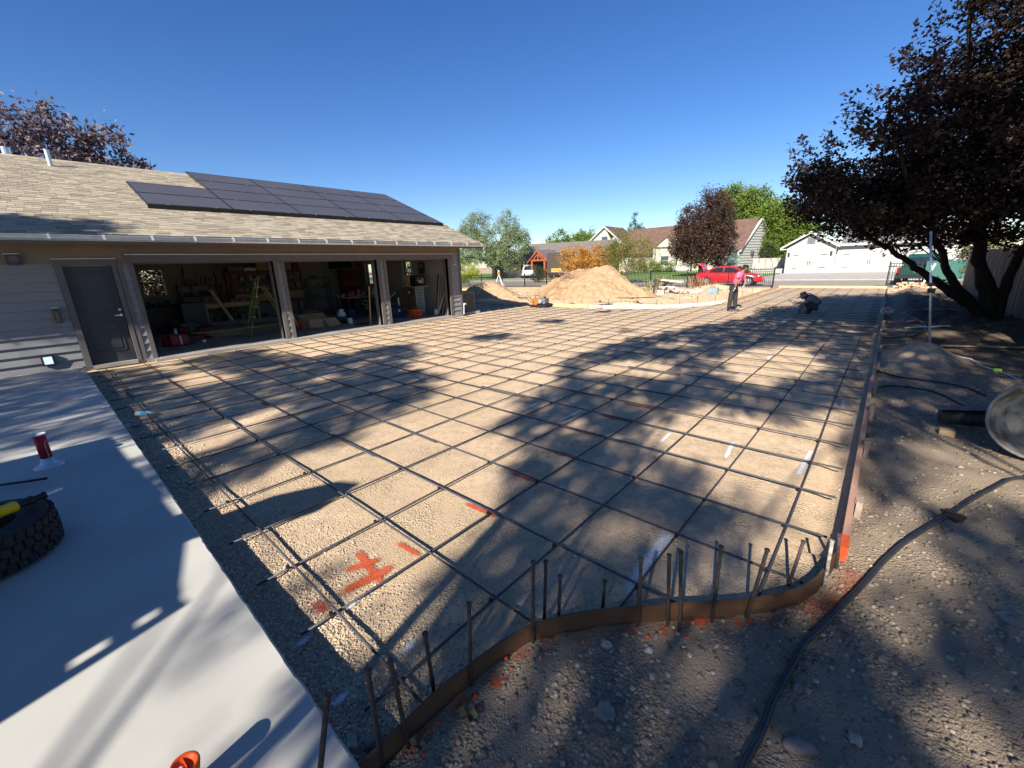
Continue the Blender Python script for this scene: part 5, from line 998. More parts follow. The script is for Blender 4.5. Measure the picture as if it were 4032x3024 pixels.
# right gable end, facing the side
GE = [(-17.7,73.2,3.0),(-14.6,82.8,3.2),(-16.0,78,7.6)]
part(MB().prism([(-17.75,73.2,0),(-14.9,82.8,0),(-14.9,82.8,3.2),(-16.3,78,7.5),(-17.75,73.2,3.0)], (-.3,.1,0)), 'gable_wall', M_gs, bh)
b = MB()
for k in range(18):
    z = .3 + k * .4; f0 = 0 if z < 3 else (z - 3) / 4.6; a = Vector((-17.75,73.2,z)).lerp(Vector((-16.3,78,z)), f0); c = Vector((-14.9,82.8,z)).lerp(Vector((-16.3,78,z)), f0)
    if f0 < 1: b.bar(a + Vector((.05,-.02,0)), c + Vector((.05,-.02,0)), .05, .03)
part(b, 'siding', M_gs, bh, kind='stuff')
part(MB().bar((-17.6,72.8,2.8),(-16.2,78,7.65),.3,.12).bar((-16.2,78,7.65),(-14.5,83.2,2.9),.3,.12), 'bargeboard', M_wh2, bh)
for f0 in (.35, .6): c = Vector((-17.75,73.2,2.6)).lerp(Vector((-14.9,82.8,2.6)), f0); part(MB().box(c.x-.1,c.x+.25,c.y-.5,c.y+.3,2.3,2.9), 'window', M_win, bh)
# left gable facing the street and porch gable
lapwall(-44.3, -38.6, 72.0, 0, 4.9, bh, M_cream, 'front_wall'); part(MB().prism([(-44.6,72,4.8),(-38.5,72,4.8),(-40.3,72,8.0)], (0,.3,0)), 'gable', M_cream, bh)
part(MB().prism([(-45.1,71.5,4.55),(-40.25,71.5,8.28),(-35.8,71.5,4.7),(-35.8,71.5,4.5),(-40.25,71.5,8.02),(-45.1,71.5,4.35)], (0,.35,0)), 'bargeboard', M_wh2, bh); part(MB().prism([(-45.1,71.85,4.6),(-40.25,71.85,8.28),(-40.25,79,8.2),(-45.1,79,4.5)], (0,0,.05)).prism([(-40.25,71.85,8.28),(-35.8,71.85,4.7),(-35.8,79,4.7),(-40.25,79,8.2)], (0,0,.05)), 'roof', M_rbr, bh)
def win(x0, x1, y, z0, z1, par): w_ = part(MB().box(x0-.12,x1+.12,y-.05,y-.01,z0-.12,z1+.12), 'window', M_wh2, par); part(MB().box(x0,x1,y-.07,y-.051,z0,(z0+z1)/2-.03).box(x0,x1,y-.07,y-.051,(z0+z1)/2+.03,z1), 'pane', M_win, w_)
win(-40.9,-39.7,72,5.1,6.5,bh); part(MB().prism([(-44.8,71.0,3.7),(-37,71.0,3.7),(-37,72.0,4.5),(-44.8,72.0,4.5)], (0,0,.1)), 'porch_roof', M_rbr, bh)
part(MB().prism([(-30.6,71.6,4.1),(-28.5,71.6,5.6),(-26.9,71.6,4.0)], (0,.2,0)), 'porch_gable', M_cream, bh); part(MB().prism([(-30.9,71.4,3.95),(-28.5,71.4,5.8),(-26.6,71.4,3.95),(-26.6,71.4,3.75),(-28.5,71.4,5.55),(-30.9,71.4,3.75)], (0,2,0)), 'porch_gable_roof', M_rbr, bh)
lapwall(-30.6, -27.0, 72.0, .0, 4.0, bh, M_cream, 'porch_wall'); 
for x in (-30.5,-27.1,-24.5): part(MB().box(x-.15,x+.15,71.3,71.6,0,3.9), 'porch_post', M_wh2, bh)
win(-29.5,-28.2,72,1.2,2.6,bh); win(-34.5,-33.2,74,1.0,2.4,bh); win(-36.5,-35.4,74,1.0,2.4,bh); part(MB().box(-34.5,-24.5,71.25,71.32,.3,1.1), 'railing', M_wh2, bh)
for x in (-29.6,-28.4): part(MB().box(x,x+.2,75.2,75.4,4.6,5.6), 'roof_vent', M_wh2, bh)
# ---- grey roofed house with timber portico
lh = thing('grey_roofed_house', 'low grey roofed house with red timber portico behind the parked pickup', 'house', (-38, 52, 0)); M_stucco = mat('dark_olive_stucco', (.13,.115,.09), (.11,.1,.08))
part(MB().box(-50,-31,52.5,60,0,2.5), 'wall', M_stucco, lh); part(MB().prism([(-51,51.3,2.35),(-30,51.3,2.35),(-29.5,56,4.9),(-45,56,5.1)], (0,0,.1)), 'roof', M_rgr, lh); part(MB().prism([(-51,60.5,2.35),(-45,56,5.1),(-29.5,56,4.9),(-30,60.5,2.35)], (0,0,.1)), 'roof', M_rgr, lh)
part(MB().prism([(-40.3,49.2,2.25),(-38.34,49.2,3.95),(-36.4,49.2,2.35),(-36.4,49.2,2.15),(-38.34,49.2,3.72),(-40.3,49.2,2.05)], (0,.25,0)), 'portico_bargeboard', M_log, lh); part(MB().prism([(-40.3,49.45,2.3),(-38.34,49.45,3.95),(-38.34,53.5,3.95),(-40.3,53.5,2.3)], (0,0,.04)).prism([(-38.34,49.45,3.95),(-36.4,49.45,2.35),(-36.4,53.5,2.35),(-38.34,53.5,3.95)], (0,0,.04)), 'portico_roof', M_rgr, lh)
for x in (-39.5,-37.2): part(MB().tube([(x,49.5,0),(x,49.5,2.4)], .17, 10), 'log_column', M_log, lh)
part(MB().tube([(-39.9,49.45,2.5),(-36.8,49.45,2.5)], .14, 10), 'log_beam', M_log, lh); part(MB().tube([(-38.34,49.45,2.6),(-38.34,49.45,3.6)], .12, 10), 'king_post', M_log, lh); part(MB().bar((-39.2,49.45,2.6),(-38.5,49.45,3.3),.15,.15).bar((-37.5,49.45,2.6),(-38.2,49.45,3.3),.15,.15), 'strut', M_log, lh)
part(MB().box(-39.2,-37.4,52.2,52.45,0,2.3), 'porch_panel', M_log, lh); part(MB().box(-37.0,-36.2,52.3,52.48,.2,1.9), 'pale_panel', M_cream, lh)
win(-42.3,-41.0,52.5,.9,1.9,lh); win(-47.5,-46.0,52.5,.9,1.9,lh); part(MB().box(-47,-44,52.4,52.45,0,2.1), 'garage_door', M_cream, lh)
tl = thing('dark_box_trailer', 'dark brown box trailer parked left of the orange shrub', 'trailer', (-34.8, 49, 0)); M_tr = mat('dark_brown_panel', (.06,.045,.04), (.05,.04,.035)); part(MB().box(-36.1,-32.6,48.5,50.3,.5,3.4), 'box', M_tr, tl, bevel=.03); part(MB().box(-35.3,-33.6,48.46,48.49,1.05,1.35), 'orange_stripe', mat('amber_stripe', (.65,.3,.03)), tl); part(MB().box(-35.3,-33.6,48.46,48.49,.85,1.0), 'tail_board', M_wood, tl)
for x in (-35.4,-33.4): part(MB().lathe([(.0,0),(.32,0),(.36,.06),(.36,.2),(.0,.22)], (x,48.4,.36), 16, (0,1,0)), 'wheel', M_tire, tl)
# white plank fence by the garage
pf = thing('white_plank_fence', 'short peeling white plank fence left of the white garage', 'fence', (-11, 60, 0)); q = random.Random(1); M_peel = mat('peeling_white_boards', (.42,.405,.38), (.22,.17,.13), rough=.9, scale=3, stretch=(1,1,.3), lo=.5, hi=.7)
x = -12.9
while x < -9.3: part(MB().box(x, x + .155, 60, 60.03, 0, 1.75 + q.uniform(-.03,.03)), 'plank', M_peel, pf); x += .18
for z in (.4,1.4): part(MB().box(-12.9,-9.3,60.031,60.07,z,z+.09), 'rail', M_peel, pf)
lw = thing('low_white_wall', 'low white garden wall before the plank fence', 'wall', (-11, 58, 0)); part(MB().box(-13.0,-9.4,58.2,58.4,0,.45), 'wall', M_wh, lw); part(MB().box(-13.05,-9.35,58.15,58.45,.45,.52), 'coping', M_wh2, lw)

# ================================================================== VEHICLES
M_carred = mat('bright_red_car_paint', (.60,.012,.02), (.56,.01,.018), rough=.22, spec=.6); M_carwin = mat('tinted_car_glass', (.015,.02,.025), rough=.06, spec=.8)
M_tyre = mat('car_tyre', (.02,.02,.02), rough=.8); M_lamp = mat('lamp_lens', (.75,.75,.75), rough=.1); M_tail = mat('tail_lamp_red', (.5,.01,.01), rough=.2)
def car_body(prof, stations, m, root, name='body'):
    """prof: list of (x, z_bottom, z_belt, half width); cross section rings lofted along x, local coords"""
    V = []; K = 12
    for x, zb, zt, hw in prof:
        ring = [(-hw*.86, zb), (-hw*.98, zb + .10), (-hw, (zb+zt)*.5), (-hw*.97, zt - .10), (-hw*.86, zt - .02), (-hw*.5, zt + .012), (hw*.5, zt + .012), (hw*.86, zt - .02), (hw*.97, zt - .10), (hw, (zb+zt)*.5), (hw*.98, zb + .10), (hw*.86, zb)]
        V += [(x, y, z) for y, z in ring]
    n = len(prof); F_ = [(i*K+k, (i+1)*K+k, (i+1)*K+(k+1)%K, i*K+(k+1)%K) for i in range(n-1) for k in range(K)] + [tuple(range(K)), tuple((n-1)*K+k for k in range(K))[::-1]]
    o = MB().add(V, F_).build(name, m, root, world=False, smooth=True); s = o.modifiers.new('s', 'SUBSURF'); s.levels = s.render_levels = 2; return o
def wheel(root, x, y, r_, hub, wd=.2, five=True):
    s = 1 if y > 0 else -1; o = MB().lathe([(r_*.62,-wd/2),(r_*.9,-wd/2),(r_,-wd*.35),(r_,wd*.35),(r_*.9,wd/2),(r_*.62,wd/2)], (x, y, r_), 28, (0,1,0), closed=True).build('wheel', M_tyre, root, world=False, smooth=True)
    rim = MB().lathe([(r_*.54,0),(r_*.62,0),(r_*.62,.06),(r_*.54,.06)], (x, y + s*wd*.30, r_), 24, (0,s,0), closed=True)
    for k in range(5): a = k * 2 * math.pi / 5 + .3; rim.bar((x, y + s*wd*.4, r_), (x + r_*.58*math.cos(a), y + s*wd*.4, r_ + r_*.58*math.sin(a)), .07, .02, (0,1,0))
    rim.lathe([(.06,0),(.05,.02)], (x, y + s*wd*.42, r_), 12, (0,s,0)); rr_ = rim.build('rim', hub, o, world=False); MB().lathe([(r_*.6,0),(r_*.6,.01)], (x, y + s*wd*.12, r_), 20, (0,s,0)).build('brake_disc', M_dark, o, world=False)
car = thing('parked_car', 'bright red sedan with raised boot lid parked behind the iron fence', 'car', (-8.45, 32.95, .0), R(4))
car_body([(-2.12,.36,.72,.62),(-2.05,.26,.93,.78),(-1.75,.22,1.0,.85),(-1.2,.22,.98,.86),(-.4,.2,.95,.87),(.5,.2,.93,.87),(1.0,.2,.90,.86),(1.5,.22,.83,.84),(1.95,.25,.68,.74),(2.12,.3,.55,.6)], None, M_carred, car)
def cab(pts, m, name, yo, inset, root):
    """side profile extruded across with tumblehome"""
    V = [(x, -(yo - inset * t), z) for x, z, t in pts] + [(x, (yo - inset * t), z) for x, z, t in pts]; n = len(pts)
    o = MB().add(V, [tuple(range(n))[::-1], tuple(range(n, 2*n))] + [(i, (i+1)%n, n+(i+1)%n, n+i) for i in range(n)]).build(name, m, root, world=False, smooth=False, bevel=.05); return o
cab([(-1.55,.93,0),(-1.15,1.20,.7),(-.75,1.325,1),(-.1,1.35,1),(.35,1.30,1),(.85,1.08,.45),(1.2,.90,0)], M_carred, 'roof', .78, .2, car)
for s in (-1, 1):
    yy = lambda t: s * (.795 - .2 * t)
    for (nm, q_) in (('rear_window', [(-1.22,.98,.08),(-.98,1.2,.72),(-.7,1.27,.9),(-.32,1.285,.93),(-.32,.965,.06)]), ('front_window', [(-.25,.965,.06),(-.25,1.285,.93),(.12,1.275,.93),(.42,1.2,.75),(.88,.96,.06)])):
        MB().prism([(x, yy(t), z) for x, z, t in q_], (0, s * .008, 0)).build(nm, M_carwin, car, world=False)
MB().prism([(.50,-.58,1.285),(.50,.58,1.285),(1.16,.68,.945),(1.16,-.68,.945)], (.012,0,.012)).build('windscreen', M_carwin, car, world=False)
MB().prism([(-1.0,-.57,1.26),(-1.0,.57,1.26),(-1.52,.66,.99),(-1.52,-.66,.99)], (-.012,0,.012)).build('rear_screen', M_carwin, car, world=False)
lid = MB().prism([(-1.62,-.62,1.0),(-1.62,.62,1.0),(-1.78,.62,1.42),(-1.78,-.62,1.42)], (.05,0,.01)).prism([(-1.79,-.62,1.40),(-1.79,.62,1.40),(-2.05,.6,1.56),(-2.05,-.6,1.56)], (.02,0,.05)).build('boot_lid', M_carred, car, world=False, bevel=.015); MB().prism([(-1.66,-.5,1.06),(-1.66,.5,1.06),(-1.77,.5,1.38),(-1.77,-.5,1.38)], (-.012,0,0)).build('lid_lining', M_grey, lid, world=False)
for x in (-1.33, 1.32):
    for s in (-1, 1): wheel(car, x, s * .80, .31, M_galv)
for s in (-1, 1):
    MB().lathe([(0,0),(.11,.01),(.13,.05),(0,.1)], (1.86, s*.56, .60), 14, (1,s*.5,.35)).build('headlight', M_lamp, car, world=False, smooth=True); MB().lathe([(0,0),(.1,.0),(.11,.06),(0,.08)], (-2.02, s*.62, .72), 14, (-1,s*.4,0)).build('tail_light', M_tail, car, world=False); MB().obox((.72, s*.93, .98), (.1,.16,.11)).build('mirror', M_carred, car, world=False, bevel=.03)
    dl = MB()
    for x in (-.285, -1.2, .78): dl.box(x-.005, x+.005, s*.872-.004, s*.872+.004, .36, .90)
    dl.build('door_gap', M_dark, car, world=False)
    for x in (-.55, .35): MB().box(x-.16, x, s*.875-.012, s*.875+.012, .80, .83).build('door_handle', M_dark, car, world=False)
    for x in (-1.33, 1.32): MB().lathe([(.0,0),(.36,0),(.36,.012),(0,.012)], (x, s*.874, .33), 24, (0,s,0)).build('wheel_arch', M_dark, car, world=False)
MB().box(-2.16,-2.1,-.7,.7,.3,.46).build('bumper', M_carred, car, world=False, bevel=.02); MB().box(2.08,2.15,-.55,.55,.26,.40).build('bumper', M_carred, car, world=False, bevel=.02)
def pickup(name, label, loc, rz, m, sc_=1):
    t = thing(name, label, 'pickup', loc, rz)
    car_body([(-2.7,.5,1.0,.86),(-2.65,.42,1.08,.95),(-1.2,.4,1.08,.97),(-.6,.4,1.08,.97),(.8,.4,1.08,.97),(1.4,.4,1.06,.96),(2.4,.42,1.0,.93),(2.7,.5,.86,.85)], None, m, t)
    cab([(-.75,1.02,0),(-.68,1.55,.8),(-.5,1.74,1),(.55,1.74,1),(.85,1.6,.85),(1.4,1.05,0)], m, 'cab', .9, .16, t)
    MB().prism([(-.78,-.66,1.16),(-.78,.66,1.16),(-.70,.62,1.55),(-.70,-.62,1.55)], (-.03,0,0)).build('rear_window', M_carwin, t, world=False)
    for s in (-1, 1): MB().prism([(-.55,s*.89,1.14),(-.5,s*.775,1.6),(.5,s*.775,1.6),(1.15,s*.89,1.14)], (0,s*.012,0)).build('side_window', M_carwin, t, world=False); MB().box(-2.76,-2.66,s*.86-.06,s*.86+.06,.72,1.02).build('tail_light', M_tail, t, world=False); MB().box(.9,1.0,s*1.05-.1,s*1.05+.1,1.1,1.35).build('mirror', M_dark, t, world=False, bevel=.02)
    MB().box(-2.74,-2.70,-.78,.78,.58,1.04).build('tailgate', m, t, world=False, bevel=.01); MB().box(-2.92,-2.72,-.92,.92,.40,.56).build('bumper', M_galv if 'white' in label else M_dark, t, world=False, bevel=.02); MB().box(-2.755,-2.742,-.16,.16,.74,.84).build('number_plate', M_lab, t, world=False)
    MB().box(-2.6,-.85,-.75,.75,1.05,1.12).build('bed_opening', M_dark, t, world=False)
    for x in (-1.7, 1.75):
        for s in (-1, 1): wheel(t, x, s * .90, .38, M_galv, .24)
    return t
pickup('white_pickup', 'white pickup seen from behind in the driveway of the grey roofed house', (-40.9, 50.6, .02), R(127), M_white).scale = (1.1, 1.15, 1.12)
M_grnt = mat('dark_green_paint', (.012,.06,.05), (.01,.05,.04), rough=.3)
pickup('green_truck', 'dark green truck seen from behind through the maple branches', (1.55, 36.6, 0), R(83), M_grnt)
ut = thing('utility_trailer', 'green metal ramp trailer with mesh gate right of the green truck', 'trailer', (2.3, 33.6, 0))
MB().box(1.5,3.3,33.6,33.68,.35,1.35).build('gate', mat('teal_mesh', (.05,.15,.125), (.03,.09,.08), scale=30), ut); MB().prism([(1.45,33.5,0),(1.55,33.5,0),(1.9,33.6,1.2),(1.8,33.6,1.2)], (.0,.06,0)).build('ramp_arm', M_white, ut); MB().box(1.4,3.4,33.7,36,.4,.5).build('bed', M_black, ut)
for x in (1.5,3.2): MB().lathe([(0,0),(.3,0),(.3,.2),(0,.2)], (x,34.5,.3), 14, (1,0,0)).build('wheel', M_tyre, ut)
# ================================================================== PEOPLE
M_skin = mat('tanned_skin', (.30,.16,.10), rough=.6); M_pink = mat('pink_cotton', (.78,.16,.27), (.70,.13,.23), rough=.85, scale=10); M_jean = mat('black_work_trousers', (.020,.021,.025), (.035,.034,.034), rough=.85, scale=8)
M_greys = mat('grey_cotton', (.24,.245,.26), (.19,.195,.21), rough=.85, scale=8); M_khaki = mat('dusty_dark_trousers', (.07,.062,.058), (.05,.045,.042), rough=.9, scale=8); M_glove = mat('pale_glove', (.50,.48,.45), rough=.8); M_hair = mat('dark_hair', (.012,.01,.009), rough=.7); M_boot = mat('work_boot', (.09,.07,.055), rough=.8); M_straw = mat('woven_straw', (.42,.34,.2), (.32,.25,.14), rough=.9, scale=30, island=.1)
def skin(name, J, E, m, par, sub=2, root=0):
    """J: list of (x,y,z,radius[,radius2]); E edges; local coordinates"""
    me = bpy.data.meshes.new(name); me.from_pydata([j[:3] for j in J], E, []); o = bpy.data.objects.new(name, me); COL.objects.link(o); o.parent = par; me.materials.append(m)
    s = o.modifiers.new('skin', 'SKIN'); s.use_smooth_shade = True; lay = me.skin_vertices[0]
    for i, j in enumerate(J): lay.data[i].radius = (j[3], j[4] if len(j) > 4 else j[3]); lay.data[i].use_root = (i == root)
    ss = o.modifiers.new('s', 'SUBSURF'); ss.levels = ss.render_levels = sub; return o
def hand(par, p, d, up, m, s=1.0):
    d = Vector(d).normalized(); up = Vector(up).normalized(); sd_ = d.cross(up).normalized(); J = [(*p, .03*s, .02*s), (*(Vector(p) + d*.045*s), .038*s, .018*s), (*(Vector(p) + d*.085*s), .036*s, .016*s)]; E_ = [(0,1),(1,2)]
    skin('hand', J, E_, m, par, 1)
    for k, L_ in enumerate((.068,.078,.072,.055)):
        b = Vector(p) + d*.08*s + sd_*(.028 - .0185*k)*s; c = b + d*L_*.5*s - up*.01*s; e = c + d*L_*.42*s - up*.028*s; skin('finger', [(*b,.0095*s),(*c,.009*s),(*e,.0075*s)], [(0,1),(1,2)], m, par, 1)
    b = Vector(p) + d*.02*s + sd_*.025*s; c = b + d*.03*s + sd_*.03*s; e = c + d*.03*s - up*.012*s; skin('thumb', [(*b,.012*s),(*c,.0105*s),(*e,.009*s)], [(0,1),(1,2)], m, par, 1)
def head(par, c, fwd, up, m, hairm, s=1.0, bun=False, cap=False):
    f = Vector(fwd).normalized(); u_ = Vector(up).normalized(); sdv = f.cross(u_).normalized(); u_ = sdv.cross(f); M3 = Matrix((sdv, f, u_)).transposed()
    b = bmesh.new(); bmesh.ops.create_icosphere(b, subdivisions=3, radius=1)
    for v in b.verts:
        x, y, z = v.co; x *= .075; y *= .095; z *= .115
        if z < -.02: x *= 1 - .35 * min(1, (-z - .02) / .09); y *= 1 - .12 * min(1, (-z - .02) / .09)
        if y > .06 and abs(z) < .03 and abs(x) < .02: y += .018 * (1 - abs(x) / .02)       # nose
        if y > .05 and .0 < z < .035 and .015 < abs(x) < .045: y -= .008                    # eye sockets
        v.co = M3 @ (Vector((x, y, z)) * s) + Vector(c)
    me = bpy.data.meshes.new('head'); b.to_mesh(me); b.free(); h = link('head', me, m, par, world=False, smooth=True)
    P_ = lambda x, y, z: Vector(c) + M3 @ (Vector((x, y, z)) * s)
    for q in (-1, 1):
        MB().lathe([(0,-.006),(.006,-.004),(.008,0),(0,.004)], P_(q*.03, .083, .018), 8, f).build('eye', M_dark, h, world=False, smooth=True); MB().lathe([(0,0),(.022,.004),(.026,.012),(0,.016)], P_(q*.074, -.008, .0), 10, sdv*q).build('ear', m, h, world=False, smooth=True)
    MB().obox(P_(0, .088, -.055), (.04*s,.008*s,.01*s), M3).build('mouth', mat('lips', (.24,.09,.07)), h, world=False)
    hm = bmesh.new(); bmesh.ops.create_icosphere(hm, subdivisions=3, radius=1); dl_ = []
    for v in hm.verts:
        x, y, z = v.co; keep = z > -.05 + y * .75 or y < -.45
        if not keep or z < -.62: dl_.append(v)
        n_ = 1 + .05 * noise.noise(v.co * 5); v.co = P_(x * .082 * n_, y * .102 * n_ - .004, z * .122 * n_ + .004)
    bmesh.ops.delete(hm, geom=dl_, context='VERTS'); me = bpy.data.meshes.new('hair'); hm.to_mesh(me); hm.free(); hr = link('hair', me, hairm, h, world=False, smooth=True)
    sol = hr.modifiers.new('t', 'SOLIDIFY'); sol.thickness = .012
    if bun: MB().lathe([(0,-.03),(.03,-.022),(.04,0),(.03,.022),(0,.03)], P_(0, -.1, .06), 12).build('bun', hairm, h, world=False, smooth=True)
    return h
# worker bending forward on the pad (local x = right in the photo, y = away)
p1 = thing('person', 'standing worker in pink shirt and black trousers leaning to look down', 'person', (-4.17, 17.05, -.03), math.atan2(.2387,.9711))
skin('trousers', [(0.0,0,.86,.135,.11),(.02,0,.95,.15,.115),(-.05,-.09,.80,.105),(-.09,-.10,.47,.088),(-.11,-.10,.10,.075),(.05,.10,.80,.105),(.06,.12,.47,.088),(.09,.14,.10,.075)], [(0,1),(0,2),(2,3),(3,4),(0,5),(5,6),(6,7)], M_jean, p1)
skin('shirt', [(.03,0,.93,.165,.13),(.06,0,1.10,.155,.125),(.13,0,1.28,.175,.125),(.18,0,1.385,.12,.085),(.09,-.19,1.34,.075),(.07,-.25,1.18,.062),(.24,.18,1.33,.075),(.30,.24,1.17,.06)], [(0,1),(1,2),(2,3),(2,4),(4,5),(2,6),(6,7)], M_pink, p1)
skin('arm', [(.07,-.25,1.19,.046),(.04,-.27,1.03,.041),(.03,-.25,.88,.031)], [(0,1),(1,2)], M_skin, p1); skin('arm', [(.30,.24,1.18,.044),(.34,.22,1.03,.039),(.30,.12,.92,.03)], [(0,1),(1,2)], M_skin, p1)
hand(p1, (.03,-.25,.88), (-.2,.1,-1), (1,0,0), M_glove); hand(p1, (.30,.12,.92), (-.2,-.6,-.6), (1,0,0), M_glove)
skin('neck', [(.17,0,1.37,.06),(.25,0,1.45,.052)], [(0,1)], M_skin, p1, 1); head(p1, (.285,.0,1.53), (.72,.35,-.45), (.35,0,.9), M_skin, M_hair, 1.0, bun=True)
for (x, y) in ((-.12,-.10),(.08,.14)): skin('shoe', [(x,y,.05,.05),(x+.08,y,.04,.047),(x+.17,y+.01,.03,.037)], [(0,1),(1,2)], M_boot, p1)
MB().tube([(.05,-.16,.93),(.18,-.05,.93),(.17,.1,.93)], .016, 6).build('belt', M_dark, p1, world=False); MB().obox((-.13,-.12,.84), (.08,.1,.16)).build('tool_pouch', M_dark, p1, world=False, bevel=.02)
# worker squatting in a straw hat
p2 = thing('person', 'worker in grey shirt and straw hat squatting on the rebar', 'person', (-1.83, 17.35, -.03), math.atan2(.105,.994))
skin('trousers', [(.17,0,.22,.15,.13),(.10,-.11,.24,.11),(-.14,-.15,.36,.082),(.0,-.14,.10,.06),(.10,.11,.24,.11),(-.12,.17,.34,.082),(.02,.15,.10,.06)], [(0,1),(1,2),(2,3),(0,4),(4,5),(5,6)], M_khaki, p2)
skin('shirt', [(.19,0,.27,.165,.15),(.16,0,.42,.175,.155),(.05,0,.55,.175,.14),(-.06,0,.585,.11,.08),(-.06,-.19,.49,.075),(-.16,-.24,.36,.062),(-.07,.19,.49,.075),(-.17,.22,.36,.06)], [(0,1),(1,2),(2,3),(2,4),(4,5),(2,6),(6,7)], M_greys, p2)
skin('arm', [(-.16,-.24,.37,.045),(-.24,-.17,.20,.038),(-.27,-.10,.09,.029)], [(0,1),(1,2)], M_skin, p2); skin('arm', [(-.17,.22,.37,.045),(-.28,.15,.21,.038),(-.29,.06,.10,.029)], [(0,1),(1,2)], M_skin, p2)
hand(p2, (-.27,-.10,.10), (-.2,.3,-.8), (-1,0,0), M_skin); hand(p2, (-.29,.06,.11), (-.1,-.2,-.9), (-1,0,0), M_skin)
skin('neck', [(-.08,0,.58,.055),(-.16,0,.58,.05)], [(0,1)], M_skin, p2, 1); h2 = head(p2, (-.22,0,.565), (-.75,0,-.62), (-.62,0,.75), M_skin, M_hair)
ax = Vector((-.42,0,.9)).normalized(); hc = Vector((-.235,0,.60))
MB().lathe([(.215,-.028),(.19,-.006),(.14,.008),(.098,.018),(.098,.022),(.14,.014),(.19,.0),(.217,-.02)], hc, 28, ax, closed=True).build('hat_brim', M_straw, p2, world=False, smooth=True); MB().lathe([(.098,.012),(.092,.08),(.075,.115),(.03,.105),(0,.10)], hc, 24, ax).build('hat_crown', M_straw, p2, world=False, smooth=True); MB().lathe([(.0995,.018),(.097,.045)], hc, 24, ax).build('hat_band', M_dark, p2, world=False)
for (x, y) in ((.0,-.14),(.02,.15)): skin('shoe', [(x+.05,y,.06,.05),(x-.04,y,.04,.047),(x-.13,y,.03,.037)], [(0,1),(1,2)], M_boot, p2)
# ================================================================== VEGETATION
def leafmat(name, c, c2, island=.35, hue=.015, trans=.25): return mat(name, c, c2, rough=.6, scale=.8, island=island, hue=hue, trans=trans, spec=.25)
M_maple = leafmat('dark_maple_leaf', (.022,.015,.016), (.042,.024,.018), .65, .035, .18); M_plum = leafmat('plum_leaf', (.125,.095,.115), (.18,.14,.155), .4, .03); M_plum2 = leafmat('dark_plum_leaf', (.050,.026,.022), (.072,.045,.030), .45, .03)
M_gr = leafmat('fresh_green_leaf', (.09,.15,.025), (.15,.20,.03), .4, .02); M_willow = leafmat('silvery_green_leaf', (.14,.19,.09), (.20,.25,.13), .35, .02); M_olv = leafmat('olive_leaf', (.15,.16,.045), (.20,.17,.05), .35, .03); M_orl = leafmat('orange_leaf', (.46,.25,.05), (.38,.17,.04), .3, .02)
M_yl = leafmat('yellow_green_leaf', (.38,.40,.04), (.26,.34,.04), .3, .02, .35); M_dk = leafmat('deep_green_leaf', (.04,.065,.02), (.055,.08,.025), .4, .02); M_bls = leafmat('blue_spruce_needles', (.14,.21,.20), (.19,.26,.25), .3, .01, .05); M_rg = leafmat('dry_reddish_blades', (.40,.20,.15), (.45,.3,.2), .3, .02); M_sprk = leafmat('spruce_needles', (.045,.085,.06), (.06,.1,.07), .3, .01, .05)
M_bark = mat('grey_brown_bark', (.036,.030,.026), (.024,.02,.018), rough=.95, scale=12, bump=.8, bscale=60, stretch=(1,1,.3)); M_barkl = mat('light_bark', (.28,.24,.19), (.2,.17,.13), rough=.95, scale=12, bump=.8)
SHAPES = {'quad': np.array([(0,0),(.22,.45),(0,1),(-.22,.45)]), 'maple': np.array([(0,0),(.50,.12),(.20,.36),(.34,.70),(0,1.0),(-.34,.70),(-.20,.36),(-.50,.12)]), 'tri': np.array([(-.3,0),(.3,.1),(0,1)])}
def leaves(P, size, shape, rg, up=.5):
    """leaf polygons at points P (n,3)"""
    n = len(P); S = SHAPES[shape]; k = len(S); nrm = rg.normal(size=(n, 3)); nrm[:, 2] += up * 2; nrm /= np.linalg.norm(nrm, axis=1)[:, None]
    t = rg.normal(size=(n, 3)); t -= nrm * (t * nrm).sum(1)[:, None]; t /= np.linalg.norm(t, axis=1)[:, None]; b = np.cross(nrm, t); s = size * rg.uniform(.6, 1.25, n)
    V = P[:, None, :] + s[:, None, None] * (t[:, None, :] * S[None, :, 1:2] + b[:, None, :] * S[None, :, 0:1]); V = V + nrm[:, None, :] * (s[:, None] * (-.35) * np.abs(S[None, :, 0]) ** 1)[:, :, None]
    return V.reshape(-1, 3), k
def clumps_in(blobs, n, rg, shell=.55):
    W = np.array([b[3] * b[4] * b[5] for b in blobs]) ** .75; W /= W.sum(); i = rg.choice(len(blobs), n, p=W); B = np.array([b[:6] for b in blobs])[i]
    d = rg.normal(size=(n, 3)); d /= np.linalg.norm(d, axis=1)[:, None]; r = rg.uniform(0, 1, n) ** (1/3); r = shell + (1 - shell) * r; r = np.where(rg.random(n) < .3, r * rg.random(n) ** .5, r)
    return B[:, :3] + d * r[:, None] * B[:, 3:6]
def foliage(blobs, nc, per, spread, size, shape, seed, up=.5, shell=.6, flat=1.0):
    rg = np.random.default_rng(seed); C = clumps_in(blobs, nc, rg, shell); P = np.repeat(C, per, 0); sp = rg.normal(size=P.shape) * spread * rg.uniform(.5, 1.3, nc).repeat(per)[:, None]; sp[:, 2] *= flat
    V, k = leaves(P + sp, size, shape, rg, up); return C, V, k
def crown(V, k, m, par, name='crown'):
    me = npmesh(name, V, np.arange(len(V)), k); return link(name, me, m, par, kind='stuff' if False else None)
